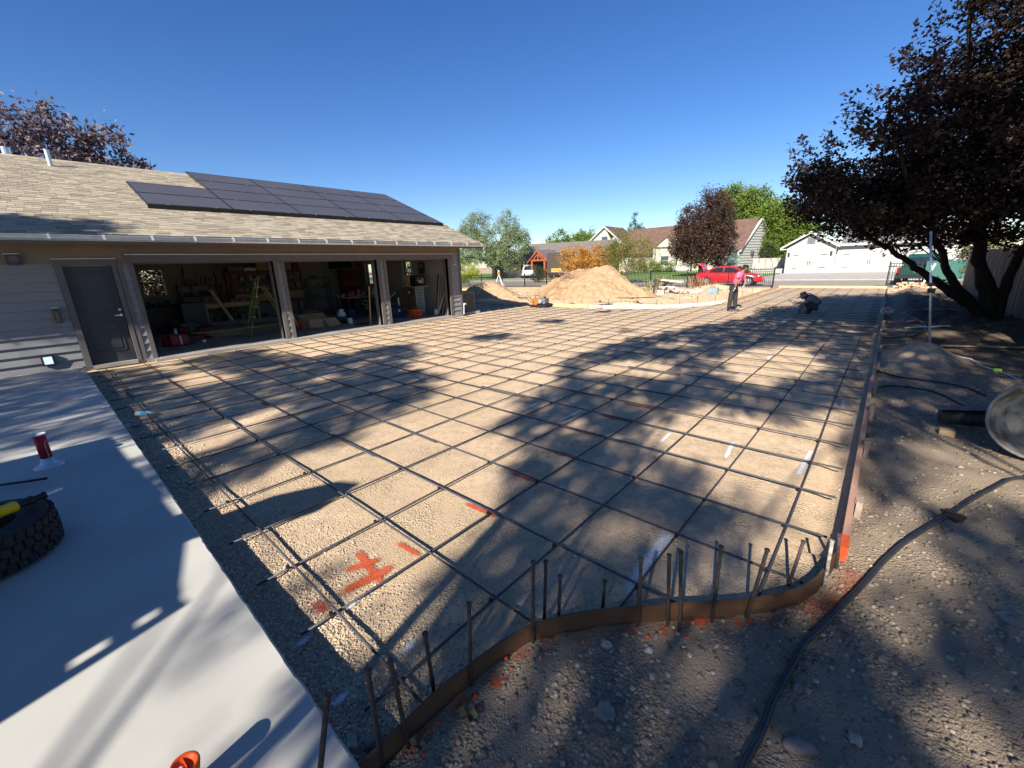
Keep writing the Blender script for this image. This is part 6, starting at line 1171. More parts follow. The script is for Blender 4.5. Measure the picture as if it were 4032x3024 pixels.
def tree(name, label, cat, base, blobs, m, nc, per=40, spread=.35, size=.2, shape='quad', seed=1, trunk=.15, bark=None, up=.3, group=None, limbs=True, shell=.6, flat=1.):
    t = thing(name, label, cat, base, group=group); _, V, k = foliage(blobs, nc, per, spread, size, shape, seed, up, shell, flat); crown(V, k, m, t)
    if trunk:
        mb = MB(); b0 = Vector(base); q = random.Random(seed); tops = sorted(blobs, key=lambda b: -b[2]); tp = Vector(tops[0][:3]); mid = b0.lerp(Vector((b0.x, b0.y, tp.z)), .4)
        mb.tube([b0 - Vector((0,0,.3)), b0.lerp(mid, .5) + Vector((q.uniform(-.1,.1),0,0)), mid, tp], [trunk * 1.2, trunk, trunk * .8, trunk * .2], 8)
        if limbs:
            for bb in blobs:
                c = Vector(bb[:3]); s = b0.lerp(mid, q.uniform(.4, 1)); mb.tube([s, s.lerp(c, .5) + Vector((0,0,.2)), c, c + Vector((q.uniform(-.4,.4)*bb[3], q.uniform(-.4,.4)*bb[4], .6*bb[5]))], [trunk*.55, trunk*.4, trunk*.22, trunk*.08], 6)
        mb.build('trunk', bark or M_bark, t, smooth=True)
    return t
# --- far and middle distance
tree('plum_tree', 'purple leaved tree rising behind the house roof at far left', 'tree', (-27,2,0), [(-27,.9,6.2,2.2,2.4,2.2),(-27,2.2,7.0,1.8,1.2,1.7),(-27,3.7,6.6,1.7,1.1,1.7),(-27.5,-1.5,6.6,2.3,2.2,2.3),(-27,3.2,5.2,2.2,1.9,1.6),(-26.6,4.5,6.0,1.2,.55,.9)], M_plum, 420, 60, .22, .22, seed=21, trunk=.2, up=.1)
tree('willow_tree', 'broad silvery green tree with two crowns left of the grey roofed house', 'tree', (-46.3,48.5,0), [(-48.8,48,6.9,3.0,2.4,2.9),(-51.5,48,5.4,2.6,2.4,2.6),(-47.5,48,4.3,3.6,2.6,2.2),(-42.8,48,7.3,1.6,1.6,2.2),(-41.8,48,4.7,2.5,2.4,2.5),(-53,48,3.6,2.2,2,1.7),(-44.5,48,3.2,3,2,1.5),(-40.6,48,5.6,1.2,1.2,1.2)], M_willow, 620, 60, .34, .24, seed=22, trunk=.35, up=.1)
tree('yellow_shrub', 'yellow leaved shrub behind the iron fence next to the house corner', 'shrub', (-33.4,31,0), [(-33.4,31,1.4,1.2,.9,.95),(-33.9,31,.8,.9,.8,.6)], M_yl, 90, 50, .16, .13, seed=23, trunk=.06)
tree('orange_shrub', 'round orange autumn shrub behind the sand pile', 'shrub', (-26,42,0), [(-27.0,42,2.5,2.1,1.8,1.5),(-24.6,42,2.3,2.0,1.8,1.4),(-26,42,1.6,2.9,1.8,1.2)], M_orl, 300, 55, .2, .16, seed=24, trunk=.1)
tree('weeping_shrub', 'small dark weeping shrub in front of the white pickup', 'shrub', (-29.5,38,0), [(-29.4,38,1.05,.75,.7,.62),(-29.5,38,.55,.85,.7,.45)], M_dk, 90, 45, .13, .11, seed=25, trunk=.06, up=-.2)
tree('olive_shrub', 'tall olive green multi stemmed shrub right of the orange shrub', 'shrub', (-17.8,36,0), [(-18.6,36,3.4,1.7,1.5,1.2),(-17,36,2.9,1.9,1.5,1.3),(-15.9,36,2.3,1.3,1.1,1.1),(-19.4,36,2.3,1.2,1.1,1.2),(-17.8,36,1.7,2.0,1.3,.9)], M_olv, 330, 45, .24, .11, seed=26, trunk=.09, bark=M_barkl, shell=.4)
tree('spruce_tree', 'blue green spruce tip rising behind the brown roof', 'tree', (-43,90,0), [(-43.1,90,10.7,.45,.45,1.3),(-43.0,90,9.6,1.3,1.2,.35),(-43.1,90,9.0,1.8,1.6,.4),(-43,90,8,2.2,2,.8),(-43,90,5,3,3,2)], M_sprk, 110, 50, .25, .3, seed=27, trunk=.2)
tree('purple_plum_tree', 'large dark purple tree in front of the brown roofed house', 'tree', (-15.8,50,0), [(-15.3,50,7.6,1.3,1.2,1.7),(-17.2,50,5.9,1.6,1.5,1.8),(-14.6,50,6.2,1.6,1.5,2.1),(-16,50,4.6,3.1,2.4,2.1),(-17.6,50,3.4,2.0,1.8,1.6),(-14.3,50,3.6,1.9,1.7,1.8),(-16,50,2.2,2.4,1.8,1.1)], M_plum2, 620, 60, .28, .22, seed=28, trunk=.25)
tree('green_tree', 'big bright green tree behind the brown roofed house gable', 'tree', (-19,86,0), [(-23,86,11,3.2,2.6,3.2),(-19.5,86,9.8,3.6,3,3.6),(-15.5,86,7.4,3.3,3,3.2),(-18,86,5.4,3.8,3,3.2),(-13.5,86,5.5,2.6,2.6,3),(-21.5,86,6.5,3,3,3)], M_gr, 800, 60, .5, .42, seed=29, trunk=.4)
tree('green_tree', 'green tree just left of the white garage roof', 'tree', (-13,80,0), [(-15,80,7.6,2.6,2,2.4),(-12.6,80,6.4,2.3,2,2.8),(-14,80,3.5,3,2,2.5),(-10.8,80,4.5,2,2,2.5)], M_gr, 420, 55, .42, .38, seed=30, trunk=.3)
tree('blue_spruce', 'pale blue spruce standing against the plank gable', 'tree', (-15.6,60,0), [(-15.6,60,2.6,.5,.5,1.1),(-15.4,60,1.6,.85,.8,.9),(-16.3,60,1.0,1.2,.8,.9)], M_bls, 160, 50, .16, .16, seed=31, trunk=.1)
for k, (x, y, zt, r_, lb) in enumerate([(-52,75,8.2,3,'green tree top behind the grey roof at its left end'),(-47,75,7.6,2.2,'green tree top directly right of the willow'),(-60,100,9.8,2.6,'small tree top peeking over the middle of the grey roof'),(-49,105,10.0,2.6,'small tree top peeking near the brown roof gable'),(-84,90,8.5,4,'dark green tree left behind the willow')]):
    tree('distant_tree', lb, 'tree', (x,y,0), [(x,y,zt - r_*.8,r_,r_,r_*.9),(x+.5,y,zt*.45,r_*1.1,r_,zt*.4)], M_dk if k == 4 else M_gr, 130, 50, .4, .4, seed=40 + k, trunk=.25)
tree('green_shrub', 'low green shrub before the porch of the brown roofed house', 'shrub', (-31,69,0), [(-31,69,1.0,3,1,1),(-27.5,69,.9,1.6,1,.9)], M_gr, 160, 40, .25, .2, seed=50, trunk=.06)
tree('dark_hedge', 'deep green shrub beside the plank gable wall', 'shrub', (-13.8,74,0), [(-14,74,2.2,1.1,1,1.6),(-13.6,74,1,1.3,1,1)], M_dk, 160, 40, .25, .22, seed=51, trunk=.08)
tree('shaded_shrub', 'dark shrub behind the maple trunk by the wooden fence', 'shrub', (3.5,33,0), [(3.6,34,1.3,.9,.8,1.1),(3.4,33.5,2.4,.7,.7,.8)], M_olv, 120, 40, .18, .13, seed=52, trunk=.05)
# trees behind the workshop seen through its windows
tree('yellow_green_tree', 'yellow green tree seen through the third bay window', 'tree', (-18.6,15.5,0), [(-19.0,15.2,2.4,1.4,1.1,1.5),(-20.4,15.6,1.6,1.6,1.2,1.3)], M_yl, 160, 45, .22, .14, seed=53, trunk=.08)
tree('garden_tree', 'dark tree behind the rear window of the first bay', 'tree', (-24.5,4,0), [(-24.5,4.2,2.0,1.2,2.6,2.2),(-25.5,5,1.2,1.2,3.0,1.4)], M_maple, 520, 50, .22, .16, seed=54, trunk=.1)
def grass_tuft(name, label, x, y, n, h, m, seed, spread=.35):
    q = np.random.default_rng(seed); a = q.uniform(0, 6.283, n); l = q.uniform(.3, 1, n) * h; z0 = gz(x, y); b = np.stack([x + q.normal(size=n) * spread * .35, y + q.normal(size=n) * spread * .3, np.full(n, z0)], 1)
    lean = q.uniform(.15, .6, n); tip = b + np.stack([np.cos(a) * lean * l, np.sin(a) * lean * l, l], 1); mid = b + (tip - b) * .55 + np.array([0, 0, 1]) * (l * .12)[:, None]; w_ = np.stack([-np.sin(a), np.cos(a), np.zeros(n)], 1) * .012
    V = np.stack([b - w_, b + w_, mid + w_, tip, mid - w_], 1).reshape(-1, 3); o = link(name, npmesh(name, V, np.arange(len(V)), 5), m); tag(o, label, 'grass tuft'); return o
M_reed = leafmat('pale_reed', (.42,.36,.2), (.33,.33,.14), .3, .02)
grass_tuft('grass_clump', 'pale reedy clump standing on the rubble before the fence', -10.1, 25.2, 90, 1.1, M_reed, 61, .5); grass_tuft('grass_clump', 'small pale reed clump at the left side of rubble', -11.3, 26, 50, .8, M_reed, 62, .4)
for k, (x, y) in enumerate([(-9.8,30.0),(-9.2,29.8),(-8.4,29.6)]): grass_tuft('grass_clump', ['tall reddish dry grass before the rear of red car','reddish dry grass clump before the rear wheel of red car','low reddish grass right of the red car rear wheel'][k], x, y, 130, (1.0,.8,.5)[k], M_rg, 65 + k, .6)
# lawn blades in the nearest green strip are too far to tell apart: the lawn sheet carries them as texture
# ------------------------------------------------------------------ the big maple on the right
mp_ = thing('maple_tree', 'big dark leaved maple with several leaning stems along the wooden fence', 'tree', (2.14,16.3,0))
LB = [ # limbs: list of points, start radius
 ([(2.2,16.4,-.2),(1.95,16.15,.28),(1.58,15.8,.58),(1.15,15.4,.92),(.8,15,1.22),(.45,14.5,1.5),(.2,14,1.72),(-.1,13.5,1.95),(-.45,13,2.2),(-1.1,12.4,2.7),(-1.6,12.2,3.2)], .16),
 ([(2.2,16.4,-.2),(1.75,16.0,.5),(1.25,15.6,1.1),(1.05,15.4,1.5),(.8,14.6,1.95),(.5,13.6,2.45),(.1,12.5,3.0),(-.3,11.6,3.9),(-.5,11.2,4.6)], .15),
 ([(2.3,16.5,-.2),(2.0,16.3,.6),(1.75,16,1.25),(1.5,15.2,2.3),(1.2,14.5,3.2),(.8,13.6,4.4),(.5,13,5.6),(.3,12.6,6.4)], .19),
 ([(2.3,16.5,-.2),(2.25,16.2,.7),(2.2,15.7,1.4),(2.3,15,2.2),(2.5,14.2,3.4),(2.3,13.5,4.8),(2.1,13,6.2)], .17),
 ([(2.3,16.5,-.1),(2.0,15.9,.9),(1.5,15.0,1.6),(1.3,14.2,2.6),(1.5,12.8,3.6),(1.6,11.6,4.8)], .13),
 ([(2.3,16.5,0),(2.1,17.0,1.0),(1.6,17.6,2.2),(.9,18.2,3.4),(.2,18.6,4.4)], .13)]
lbm = MB(); pts_ = []
q = random.Random(77)
for pts, r0 in LB:
    P = [Vector(p) for p in pts]; D_ = []
    for i in range(len(P) - 1):
        for j in range(3): D_.append(P[i].lerp(P[i+1], j / 3) + Vector((q.uniform(-.03,.03), q.uniform(-.03,.03), q.uniform(-.02,.02))))
    D_.append(P[-1]); n = len(D_); lbm.tube(D_, [.78 * r0 * (1 - .86 * i / (n - 1)) for i in range(n)], 9); pts_ += D_[6:]
MBL = [(-.6,12.6,3.4,1.5,1.6,.9),(-.9,11.6,3.1,.85,1.0,.55),(-1.35,12.0,3.35,.6,.8,.4),(-.2,11.4,4.1,.75,.9,.5),(.1,13.2,4.2,1.4,1.7,1.0),(-1.0,13.6,2.9,1.1,1.2,.6),(.2,12.4,5.0,.8,1.0,.55),(.6,14,3.0,1.5,1.6,.7),(.9,12.8,5.3,1.1,1.4,.9),(.7,12.4,6.0,.65,.9,.45),(1.6,13.4,4.2,1.4,1.8,1.3),(2.4,13.2,5.2,1.4,1.9,1.3),(1.5,13.2,6.4,.9,1.2,.7),(2.2,14.5,3.4,1.4,1.6,.9),(3.6,14.5,4.5,1.6,2,1.8),(2.8,12.5,3.6,1.2,1.4,1.0),(2.3,11.3,5.0,1.1,1.2,1.2),(.3,15.8,3.5,1.4,1.6,.9),(-.3,14.9,2.9,1.2,1.2,.6),(1,17,4.2,1.8,1.6,1.2),(.2,18.2,4,1.3,1.3,.9),(2.3,17,5,1.6,1.6,1.4),(1.3,15.6,5.2,1.6,1.6,1.1),(.15,12.6,2.35,.75,.9,.38),(-.6,12.9,2.65,.9,1.0,.4),(.9,13.0,2.75,1.0,1.2,.42),(1.8,12.6,2.85,1.0,1.2,.5),(2.6,12.4,2.6,.9,1.2,.7),(2.0,14.6,2.7,1.2,1.2,.5),(3.0,14.2,2.7,.9,1.4,.8),(2.2,13.4,2.2,.8,1.0,.45),(2.9,12.6,1.9,.6,.9,.5),(1.5,14.4,2.3,.9,.9,.35),(1.0,14.0,2.2,.8,.9,.3),(1.4,11.6,3.6,.9,.9,.6)]
rg = np.random.default_rng(5); C = clumps_in(MBL, 2900, rg, .3)
keepc = fbm((C[:,0] + C[:,2] * .6) * 1.3 + 30, (C[:,1] - C[:,2]) * 1.1 + 30, 3) > .35
C = C[keepc]; SP = []
for k in range(150):   # sprays that reach out of the crown
    b_ = MBL[rg.integers(0, len(MBL))]; d_ = rg.normal(size=3) * np.array([.8,.7,.45]) + np.array([-.35,-.2,.35]); d_ /= np.linalg.norm(d_); st = np.array(b_[:3]) + d_ * np.array(b_[3:6]) * .85; L_ = rg.uniform(.3, .95); up_ = np.array([0, 0, rg.uniform(.0, .5)])
    for t_ in np.linspace(.1, 1, 6): SP.append(st + (d_ + up_ * t_) * L_ * t_)
SP = np.array(SP)
pa = np.array([tuple(p) for p in pts_])
tw = MB()
for i, c in enumerate(C):
    if i % 2 == 0:
        j = int(np.argmin(((pa - c) ** 2).sum(1))); s_ = Vector(pa[j]); e_ = Vector(c); 
        if (e_ - s_).length < 3.2: m_ = s_.lerp(e_, .5) + Vector((q.uniform(-.12,.12), q.uniform(-.12,.12), q.uniform(-.05,.15))); tw.tube([s_, m_, e_], [.016, .010, .004], 4, caps=False)
lbm.build('trunk', M_bark, mp_, smooth=True); tw.build('twigs', M_bark, mp_, kind='stuff')
per = 44; P = np.repeat(C, per, 0) + rg.normal(size=(len(C) * per, 3)) * np.array([.17,.17,.075]); P = np.concatenate([P, np.repeat(SP, 11, 0) + rg.normal(size=(len(SP) * 11, 3)) * .062]); P = P[P[:,0] / P[:,1] > -.165 - .02 * rg.random(len(P))]; V, k = leaves(P, .078, 'maple', rg, .7); crown(V, k, M_maple, mp_)
# dark trees further right behind the fence close the view there
tree('fence_tree', 'dense dark tree behind the wooden fence at the right edge', 'tree', (5.6,13.5,0), [(5.2,13,3.4,1.9,2.2,1.9),(5.6,15.5,4.0,2,2.4,2.2),(5.0,10.8,3.2,1.6,1.8,1.6),(5.5,18,3.6,1.9,2.2,1.9)], M_maple, 900, 50, .25, .085, seed=81, trunk=.18)
# ------------------------------------------------------------------ trees and an added shadow wall behind the camera: they throw the dapples on the pad
def in_view(P, m=.06):
    """is a point inside what the camera looks at? (branches there have been cut back)"""
    d = P - CAM; z = d @ np.array(CF); x = d @ np.array(CR); y = d @ np.array(CU); z_ = np.maximum(z, 1e-3)
    return (z > .1) & (np.abs(x / z_) < 1.234 + m) & (y / z_ > -.925 - m) & (y / z_ < .925 + m)
def poly_in(X, Y, poly):
    c = np.zeros(X.shape, bool); n = len(poly)
    for i in range(n):
        x1, y1 = poly[i]; x2, y2 = poly[(i+1) % n]
        cond = ((y1 > Y) != (y2 > Y)) & (X < (x2 - x1) * (Y - y1) / (y2 - y1 + 1e-12) + x1); c ^= cond
    return c
LIT = [[(-4.0,.56),(-4.15,1.03),(-4.15,1.65),(-4.4,2.34),(-4.87,3.04),(-5.05,4.02),(-4.07,4.7),(-3.56,3.55),(-3.13,2.43),(-2.92,1.83),(-2.79,1.38),(-2.74,1.06),(-2.71,.79),(-2.6,.42),(-3.4,.1),(-3.6,.6)],
       [(-12.7,3.6),(-9.71,4.26),(-9.82,6.37),(-8.44,6.4),(-6.8,4.77),(-5.87,4.93),(-5.0,4.1),(-3.9,4.9),(-4.72,6.61),(-5.05,8.8),(-4.6,11.04),(-3.7,14.2),(-3.1,17),(-2.6,20.17),(-.16,30.07),(-30,40),(-30,3.6)],
       [(-2.0,-.7),(-2.0,.12),(-1.2,.12),(-1.2,-.7)]]
SEMI = [[(-2.9,-3),(-2.9,.4),(-1.2,.4),(-1.1,-3)],[(-2.71,.79),(-2.92,1.83),(-3.2,3.4),(-2.2,3.3),(-2.0,1.9),(-1.9,1.2),(-1.44,.64),(-2.08,.55)],
        [(-1.5,4.0),(-3.4,4.6),(-4.2,7),(-4.0,9.5),(-.3,11.2),(0,9),(0,4),(-.8,3.2)],[(0,2.0),(.2,3.2),(.4,5.5),(3,9),(5,6),(3,1.5),(.5,1.2)],[(-12.6,2.4),(-12.6,.4),(-7,.4),(-5.5,3.8),(-9,5.2)]]
def density(X, Y):
    d = np.full(X.shape, .93)
    for s_, v_ in zip(SEMI, (.6,.45,.5,.5,.9)): d = np.where(poly_in(X, Y, s_), v_, d)
    for s_ in LIT: d = np.where(poly_in(X, Y, s_), .02, d)
    d = np.where((X > 4) | (Y > 19.5), 0, d); d = np.where((Y < .5) & (X < -6.2), .82, d); d = np.where((Y < .16) & (X < -2.5) & (X > -6.2), 0, d); d = np.where(X < -12.6, 0, d); return d
rg = np.random.default_rng(9)
Cs = []; step = .30
XX, YY = np.meshgrid(np.arange(-12.6, 4, step), np.arange(-1.5, 19.5, step)); XX = XX + rg.uniform(-.14,.14,XX.shape); YY = YY + rg.uniform(-.14,.14,YY.shape)
# patchy shade: light flecks follow a smooth noise so that gaps cluster
nz = fbm(XX * .85 + 40, YY * .6 + 9, 3); nz = (nz - nz.min()) / (nz.max() - nz.min()); rk = np.argsort(np.argsort(nz.ravel())).reshape(nz.shape) / nz.size
dens_ = density(XX, YY)
for ox, oy in ((.24,0),(-.24,0),(0,.3),(0,-.3),(.17,.2),(-.17,-.2)):
    d_ = density(XX + ox, YY + oy); dens_ = np.where(d_ < .1, np.minimum(dens_, d_), dens_)
use = rk < dens_
gxs, gys = XX[use], YY[use]; lx, ly = LD.x / -LD.z, LD.y / -LD.z
for i in range(len(gxs)):
    hs_ = rg.uniform(7.5, 11.5)
    for tr_ in range(5):
        P = np.array([gxs[i] - lx * hs_, gys[i] - ly * hs_, hs_])
        if not in_view(P, .30): Cs.append((*P, gxs[i], gys[i])); break
        hs_ += 1.1
for i in range(170):  # branches that shade the lower left corner of the roof
    x = rg.uniform(-12.9, -12.0); y = rg.uniform(-3.5, 1.9) ; t_ = rg.uniform(6, 8.5)
    if rg.random() < sstep(-.2, 2.2, y) : continue
    P = np.array([x - lx * t_, y - ly * t_, 2.9 + t_])
    if not in_view(P, .3): Cs.append((*P, x, y))
Cs = np.array(Cs)
# share the clumps out between four trees by nearest trunk
TR4 = [((-9.5,-9.5),'leafy tree behind the camera beyond the added wall'),((-4.8,-5.6),'leafy tree behind the camera at the added wall'),((.2,-5.0),'leafy tree directly behind the camera'),((3.6,-1.0),'leafy tree to the right of the camera'),((4.2,4.0),'leafy tree right of the yard beside the fence')]
own = np.argmin(np.stack([np.hypot(Cs[:,0]-t[0][0], Cs[:,1]-t[0][1]) for t in TR4], 1), 1)
for k, ((tx, ty_), lb) in enumerate(TR4):
    C_ = Cs[own == k][:, :3]
    if len(C_) == 0: continue
    t = thing('shade_tree', lb, 'tree', (tx, ty_, 0)); per = 52; P = np.repeat(C_, per, 0) + rg.uniform(-1, 1, size=(len(C_) * per, 3)) * np.array([.20,.20,.12]); P = P[~in_view(P, .12)]; V, kk_ = leaves(P, .17, 'quad', rg, .3)
    S = V.reshape(-1, kk_, 3); crown(S.reshape(-1, 3), kk_, M_gr, t)
    mb = MB(); h0 = Vector((tx, ty_, -.2)); fork = Vector((tx, ty_, 2.6)); mb.tube([h0, fork], [.2,.15], 9)
    for c in C_[::40]:
        e_ = Vector(c); m_ = fork.lerp(e_, .5) + Vector((0,0,.4)); ok = not in_view(np.array([tuple(fork.lerp(e_, s_)) for s_ in (.3,.5,.7,.9)] + [tuple(m_)]), .03).any()
        if ok: mb.tube([fork, m_, e_], [.03,.015,.006], 5, caps=False)
    mb.build('trunk', M_bark, t, smooth=True)
# an added, unseen wall behind the camera, cut to cast its shadow: its upright edge draws the hard shadow line across the slab, with two slits of light
shd = thing('shadow_wall', 'added unseen wall behind the camera shaped to cast the slab shadow', 'shadow caster', (-5,-3.2,0)); yw = -3.0
def shp(pts, nm='wall'): MB().prism([(x, yw, z) for x, z in pts], (0, -.06, 0)).build(nm, M_wh, shd)
zt = lambda y: .12 - (yw - y) / ly
ex = lambda y, x, yy: x + lx * (yw - yy) / ly * -1
xe = -2.63 - lx * zt(.26) + lx * .12       # where the ray through the shadow corner meets the wall
shp([(-5.6,0),(xe-.13,0),(xe-.13,2.25),(xe-.245,2.26),(xe-.68,2.34),(xe-.36,2.75),(xe-.40,3.05),(xe-.62,2.98),(xe-.95,2.66),(xe-1.12,2.36),(-5.6,2.28)])  # top outline follows the wanted shadow edge, hump included
MB().box(xe - .055, xe, yw - .06, yw, 0, 2.25).build('shadow_edge', M_wh, shd)
cv = MB()
for a, b2 in ((0, 1.95), (2.06, 2.115), (2.195, 2.25)): cv.box(xe - .13, xe - .055, yw - .05, yw - .01, a, b2)
cv.build('slit_filler', M_wh, shd)  # fills the gap in the added wall except at the light slits
MB().prism([(-5.6,yw-.06,2.2),(xe-.9,yw-.06,2.2),(xe-.9,yw-3,2.2),(-5.6,yw-3,2.2)], (0,0,.05)).build('roof', M_wh, shd)  # top sheet of the added wall, kept short of the slits
sc2 = thing('patio_post', 'slim post behind the camera near the slab end', 'post', (-1.0,-3.0,0)); px0 = -1.55 - lx * 1.9; py0 = .37 - ly * 1.9
MB().box(px0 - .03, px0 + .03, py0 - .03, py0 + .03, -.1, 3.0).build('shaft', M_wh, sc2)
# ================================================================== GRAVEL
def pebbles(name, X, Y, S, seed, sub, m, sink=.35):
    rg = np.random.default_rng(seed); b = bmesh.new()
    if sub == 0: bmesh.ops.create_cube(b, size=1.3); bmesh.ops.bevel(b, geom=b.edges[:] + b.verts[:], offset=.33, segments=1, affect='EDGES') if False else None
    if sub == 0: b.clear(); bmesh.ops.create_icosphere(b, subdivisions=1, radius=1)
    elif sub < 0:
        o6 = [b.verts.new(p) for p in ((1,0,0),(0,1,0),(-1,0,0),(0,-1,0),(0,0,1),(0,0,-1))]
        for i_ in range(4): b.faces.new((o6[i_], o6[(i_+1)%4], o6[4])); b.faces.new((o6[(i_+1)%4], o6[i_], o6[5]))
        b.verts.index_update()
    else: bmesh.ops.create_icosphere(b, subdivisions=sub + 1, radius=1)
    bv = np.array([tuple(v.co) for v in b.verts]); bf = np.array([[v.index for v in f.verts] for f in b.faces]); b.free()
    NV = 10; var = []
    for k in range(NV):
        n_ = np.array([1 + .38 * noise.noise(Vector(v) * 1.3 + Vector((k * 5.1, 0, 0))) for v in bv]); c = np.clip(bv * n_[:, None], -.82, .82) if k % 2 else bv * n_[:, None]; var.append(c)
    var = np.array(var); n = len(X); pick = rg.integers(0, NV, n); V = var[pick] * (S[:, None, None] * np.stack([rg.uniform(.75,1.25,n), rg.uniform(.6,.95,n), rg.uniform(.38,.7,n)], 1)[:, None, :])
    a = rg.uniform(0, 6.283, n); tl = rg.normal(0, .25, n); ca, sa_ = np.cos(a), np.sin(a); ct, st_ = np.cos(tl), np.sin(tl)
    x, y, z = V[..., 0], V[..., 1], V[..., 2]; x2 = x * ct[:, None] + z * st_[:, None]; z2 = -x * st_[:, None] + z * ct[:, None]
    V = np.stack([x2 * ca[:, None] - y * sa_[:, None] + X[:, None], x2 * sa_[:, None] + y * ca[:, None] + Y[:, None], z2 + (ground_z(X, Y) + S * (.5 - sink))[:, None]], -1)
    F = (bf[None] + (np.arange(n) * len(bv))[:, None, None]).reshape(-1); o = link(name, npmesh(name, V.reshape(-1, 3), F, 3), m, smooth=True, kind='stuff'); return o
def peb_extra(m, N, L, b, g, out):
    r = N.new('ShaderNodeValToRGB'); L.new(g.outputs['Random Per Island'], r.inputs[0]); e = r.color_ramp.elements; e[0].color = (.13,.10,.075,1); e[1].color = (.32,.265,.20,1); e[1].position = .92
    for p, c in ((.3,(.20,.155,.115,1)),(.5,(.155,.14,.125,1)),(.7,(.25,.20,.145,1)),(.985,(.36,.31,.25,1))): q_ = r.color_ramp.elements.new(p); q_.color = c
    n = N.new('ShaderNodeTexNoise'); n.inputs['Scale'].default_value = 90; L.new(g.outputs['Position'], n.inputs[0]); mr_ = N.new('ShaderNodeMapRange'); mr_.inputs[3].default_value = .75; mr_.inputs[4].default_value = 1.25; L.new(n.outputs[0], mr_.inputs[0])
    h = N.new('ShaderNodeHueSaturation'); L.new(mr_.outputs[0], h.inputs['Value']); L.new(r.outputs[0], h.inputs['Color']); L.new(h.outputs[0], b.inputs['Base Color'])
def pad_extra(m, N, L, b, g, out):
    r = N.new('ShaderNodeValToRGB'); L.new(g.outputs['Random Per Island'], r.inputs[0]); e = r.color_ramp.elements; e[0].color = (.20,.155,.115,1); e[1].color = (.66,.55,.41,1)
    for p, c in ((.3,(.44,.33,.22,1)),(.5,(.29,.25,.21,1)),(.7,(.36,.29,.22,1)),(.85,(.52,.42,.30,1))): q_ = r.color_ramp.elements.new(p); q_.color = c
    L.new(r.outputs[0], b.inputs['Base Color'])
M_pebp = mat('pad_gravel', (.4,.3,.2), rough=.9, extra=pad_extra, spec=.15)
M_peb = mat('river_pebbles', (.3,.25,.2), rough=.85, extra=peb_extra, spec=.25)
rg = np.random.default_rng(33)
def scatter(n, x0, x1, y0, y1, dens, smin, smax, pw=2.2):
    X = rg.uniform(x0, x1, n); Y = rg.uniform(y0, y1, n); k = rg.random(n) < dens(X, Y); X, Y = X[k], Y[k]; S = smin + (smax - smin) * rg.random(len(X)) ** pw; return X, Y, S
out_ = lambda X, Y: (edge_x(Y) + .035 < X)
patch = lambda X, Y: np.clip((fbm(X * 1.7 + 5, Y * 1.7, 3) - .36) * 5, .22, 1)
X1, Y1, S1 = scatter(38000, -1.25, 2.2, .1, 3.6, lambda X, Y: out_(X, Y) * patch(X, Y) * (1 - .4 * sstep(2, 3.6, Y)), .004, .017); pebbles('gravel', X1, Y1, S1, 1, 0, M_peb)
X1, Y1, S1 = scatter(3000, -1.25, 1.6, .1, 3.0, lambda X, Y: out_(X, Y) * patch(X, Y), .010, .020); pebbles('gravel', X1, Y1, S1, 2, 1, M_peb)
X1, Y1, S1 = scatter(16000, .1, 3.6, 2.5, 9.5, lambda X, Y: patch(X, Y) * .8, .007, .024, 2.5); pebbles('gravel', X1, Y1, S1, 3, 0, M_peb)
ins_ = lambda X, Y: X < edge_x(Y) - .02
tr_ = lambda X, Y: np.clip(np.exp(-((Y - .52) / .22) ** 2) * 1.2, 0, 1)
X1, Y1, S1 = scatter(26000, -4.5, -1.2, .40, 1.15, lambda X, Y: ins_(X, Y) * np.clip(tr_(X, Y) + .15, 0, 1) * np.clip(.35 + (X + 4.5) / 3, .3, 1), .004, .0115, 1.8); pebbles('gravel', X1, Y1, S1, 4, 0, M_pebp)
X1, Y1, S1 = scatter(8000, -12, -4.5, .40, 1.0, lambda X, Y: tr_(X, Y) * .9, .008, .02, 1.6); pebbles('gravel', X1, Y1, S1, 5, 0, M_pebp)
X1, Y1, S1 = scatter(105000, -5.2, 0, .7, 5.0, lambda X, Y: ins_(X, Y) * np.clip((fbm(X * 1.2, Y * 1.2, 3) - .36) * 3.4, .25, .95) * (1 - .6 * sstep(2.5, 5, Y)), .0024, .0078, 2.4); pebbles('gravel', X1, Y1, S1, 6, -1, M_pebp)
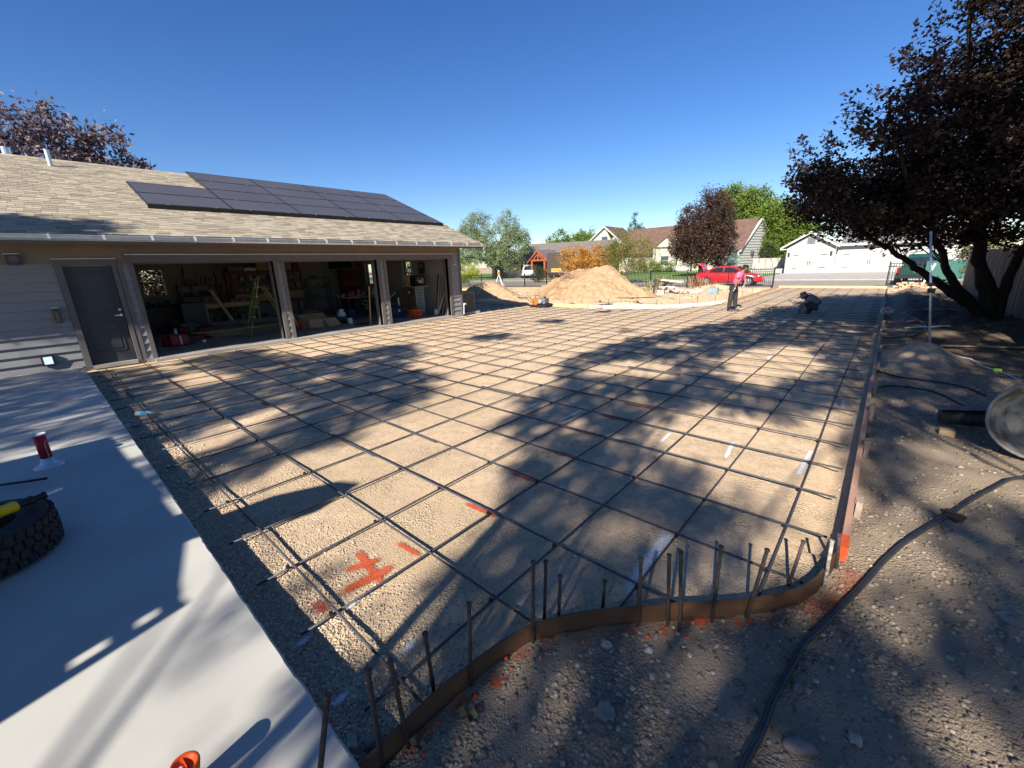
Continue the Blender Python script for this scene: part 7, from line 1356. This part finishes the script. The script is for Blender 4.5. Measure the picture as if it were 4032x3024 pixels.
# larger single stones one can point at
M_stone = mat('grey_river_stone', (.21,.19,.175), (.16,.145,.13), rough=.8, scale=20); M_pale = mat('pale_stone', (.42,.38,.32), (.3,.27,.22), rough=.9, scale=20)
for (x, y, s_, m, lb, fl) in [(.03,1.62,(.062,.034,.03),M_stone,'largest smooth grey stone right of the hose at bottom edge',0),(.19,1.78,(.035,.025,.022),M_pale,'pale angular stone above the large smooth stone',1),(-.02,1.88,(.03,.02,.018),M_stone,'dark stone touching the right side of the hose',0),(-.62,1.22,(.05,.04,.02),M_stone,'flat grey soil clod at the bottom centre',1),(-.78,1.52,(.028,.022,.016),M_pale,'pale stone left of centre under the form',0),(-.6,1.62,(.02,.016,.014),M_pale,'round tan pebble under the middle of the form',0),(.62,4.05,(.07,.05,.035),M_bark,'dark soil lump on the ground right of the form board end',1),(-1.32,.52,(.05,.045,.028),M_stone,'rough grey stone at the slab corner',1),(-1.38,.46,(.04,.03,.02),M_pale,'brown stone between slab corner and gravel',1),(.75,3.0,(.05,.03,.02),M_stone,'grey stone near the hose on the right',0),(.5,1.75,(.045,.03,.022),M_stone,'grey flat stone in the bottom right corner',0)]:
    tag(rock('stone', (x, y, gz(x, y) + s_[2] * .45), s_, m, int(abs(x) * 97 + y * 31), sub=3, flat=fl), lb, 'stone')
for k in range(34):   # painted pebbles along the form
    i = rg.integers(1, 18); x, y = CURVE[i]; d = Vector((CURVE[i+1][0]-x, CURVE[i+1][1]-y, 0)).normalized(); s_ = rg.uniform(.03,.16); x += d.y * s_ + rg.uniform(-.03,.03); y += -d.x * s_ + rg.uniform(-.03,.03)
    if y < .2: continue
    r_ = rg.uniform(.006,.015); tag(rock('painted_pebble', (x, y, gz(x, y) + r_ * .4), (r_, r_*.75, r_*.55), M_opaint, 200 + k, sub=2, flat=0), 'orange spray painted pebble near the curved form', 'pebble', 'orange painted pebbles near the form')
# dry leaves
M_dleaf = mat('curled_dead_leaf', (.16,.15,.07), (.12,.09,.05), rough=.8, scale=40)
for (x, y, s_, lb) in [(-1.06,.83,.10,'green grey curled leaf beside the tall lone stake'),(-1.13,.62,.08,'dark curled leaf in front of the form near two stakes'),(-.12,2.22,.05,'small yellow green leaf at the sunny bend of the form'),(-.53,1.70,.05,'brown leaf at the foot of the tallest stake')]:
    zz = gz(x, y) + .012; b = bmesh.new(); vs = [b.verts.new((x + s_ * .5 * math.cos(a) * (1 if j % 2 else .62), y + s_ * .42 * math.sin(a) * (1 if j % 2 else .62), zz + .35 * s_ * abs(math.sin(a * 1.5)) )) for j, a in enumerate([k * math.pi / 6 for k in range(12)])]; c = b.verts.new((x, y, zz))
    for j in range(12): b.faces.new((c, vs[j], vs[(j+1) % 12]))
    me = bpy.data.meshes.new('leaf'); b.to_mesh(me); b.free(); tag(link('leaf', me, M_dleaf), lb, 'leaf')
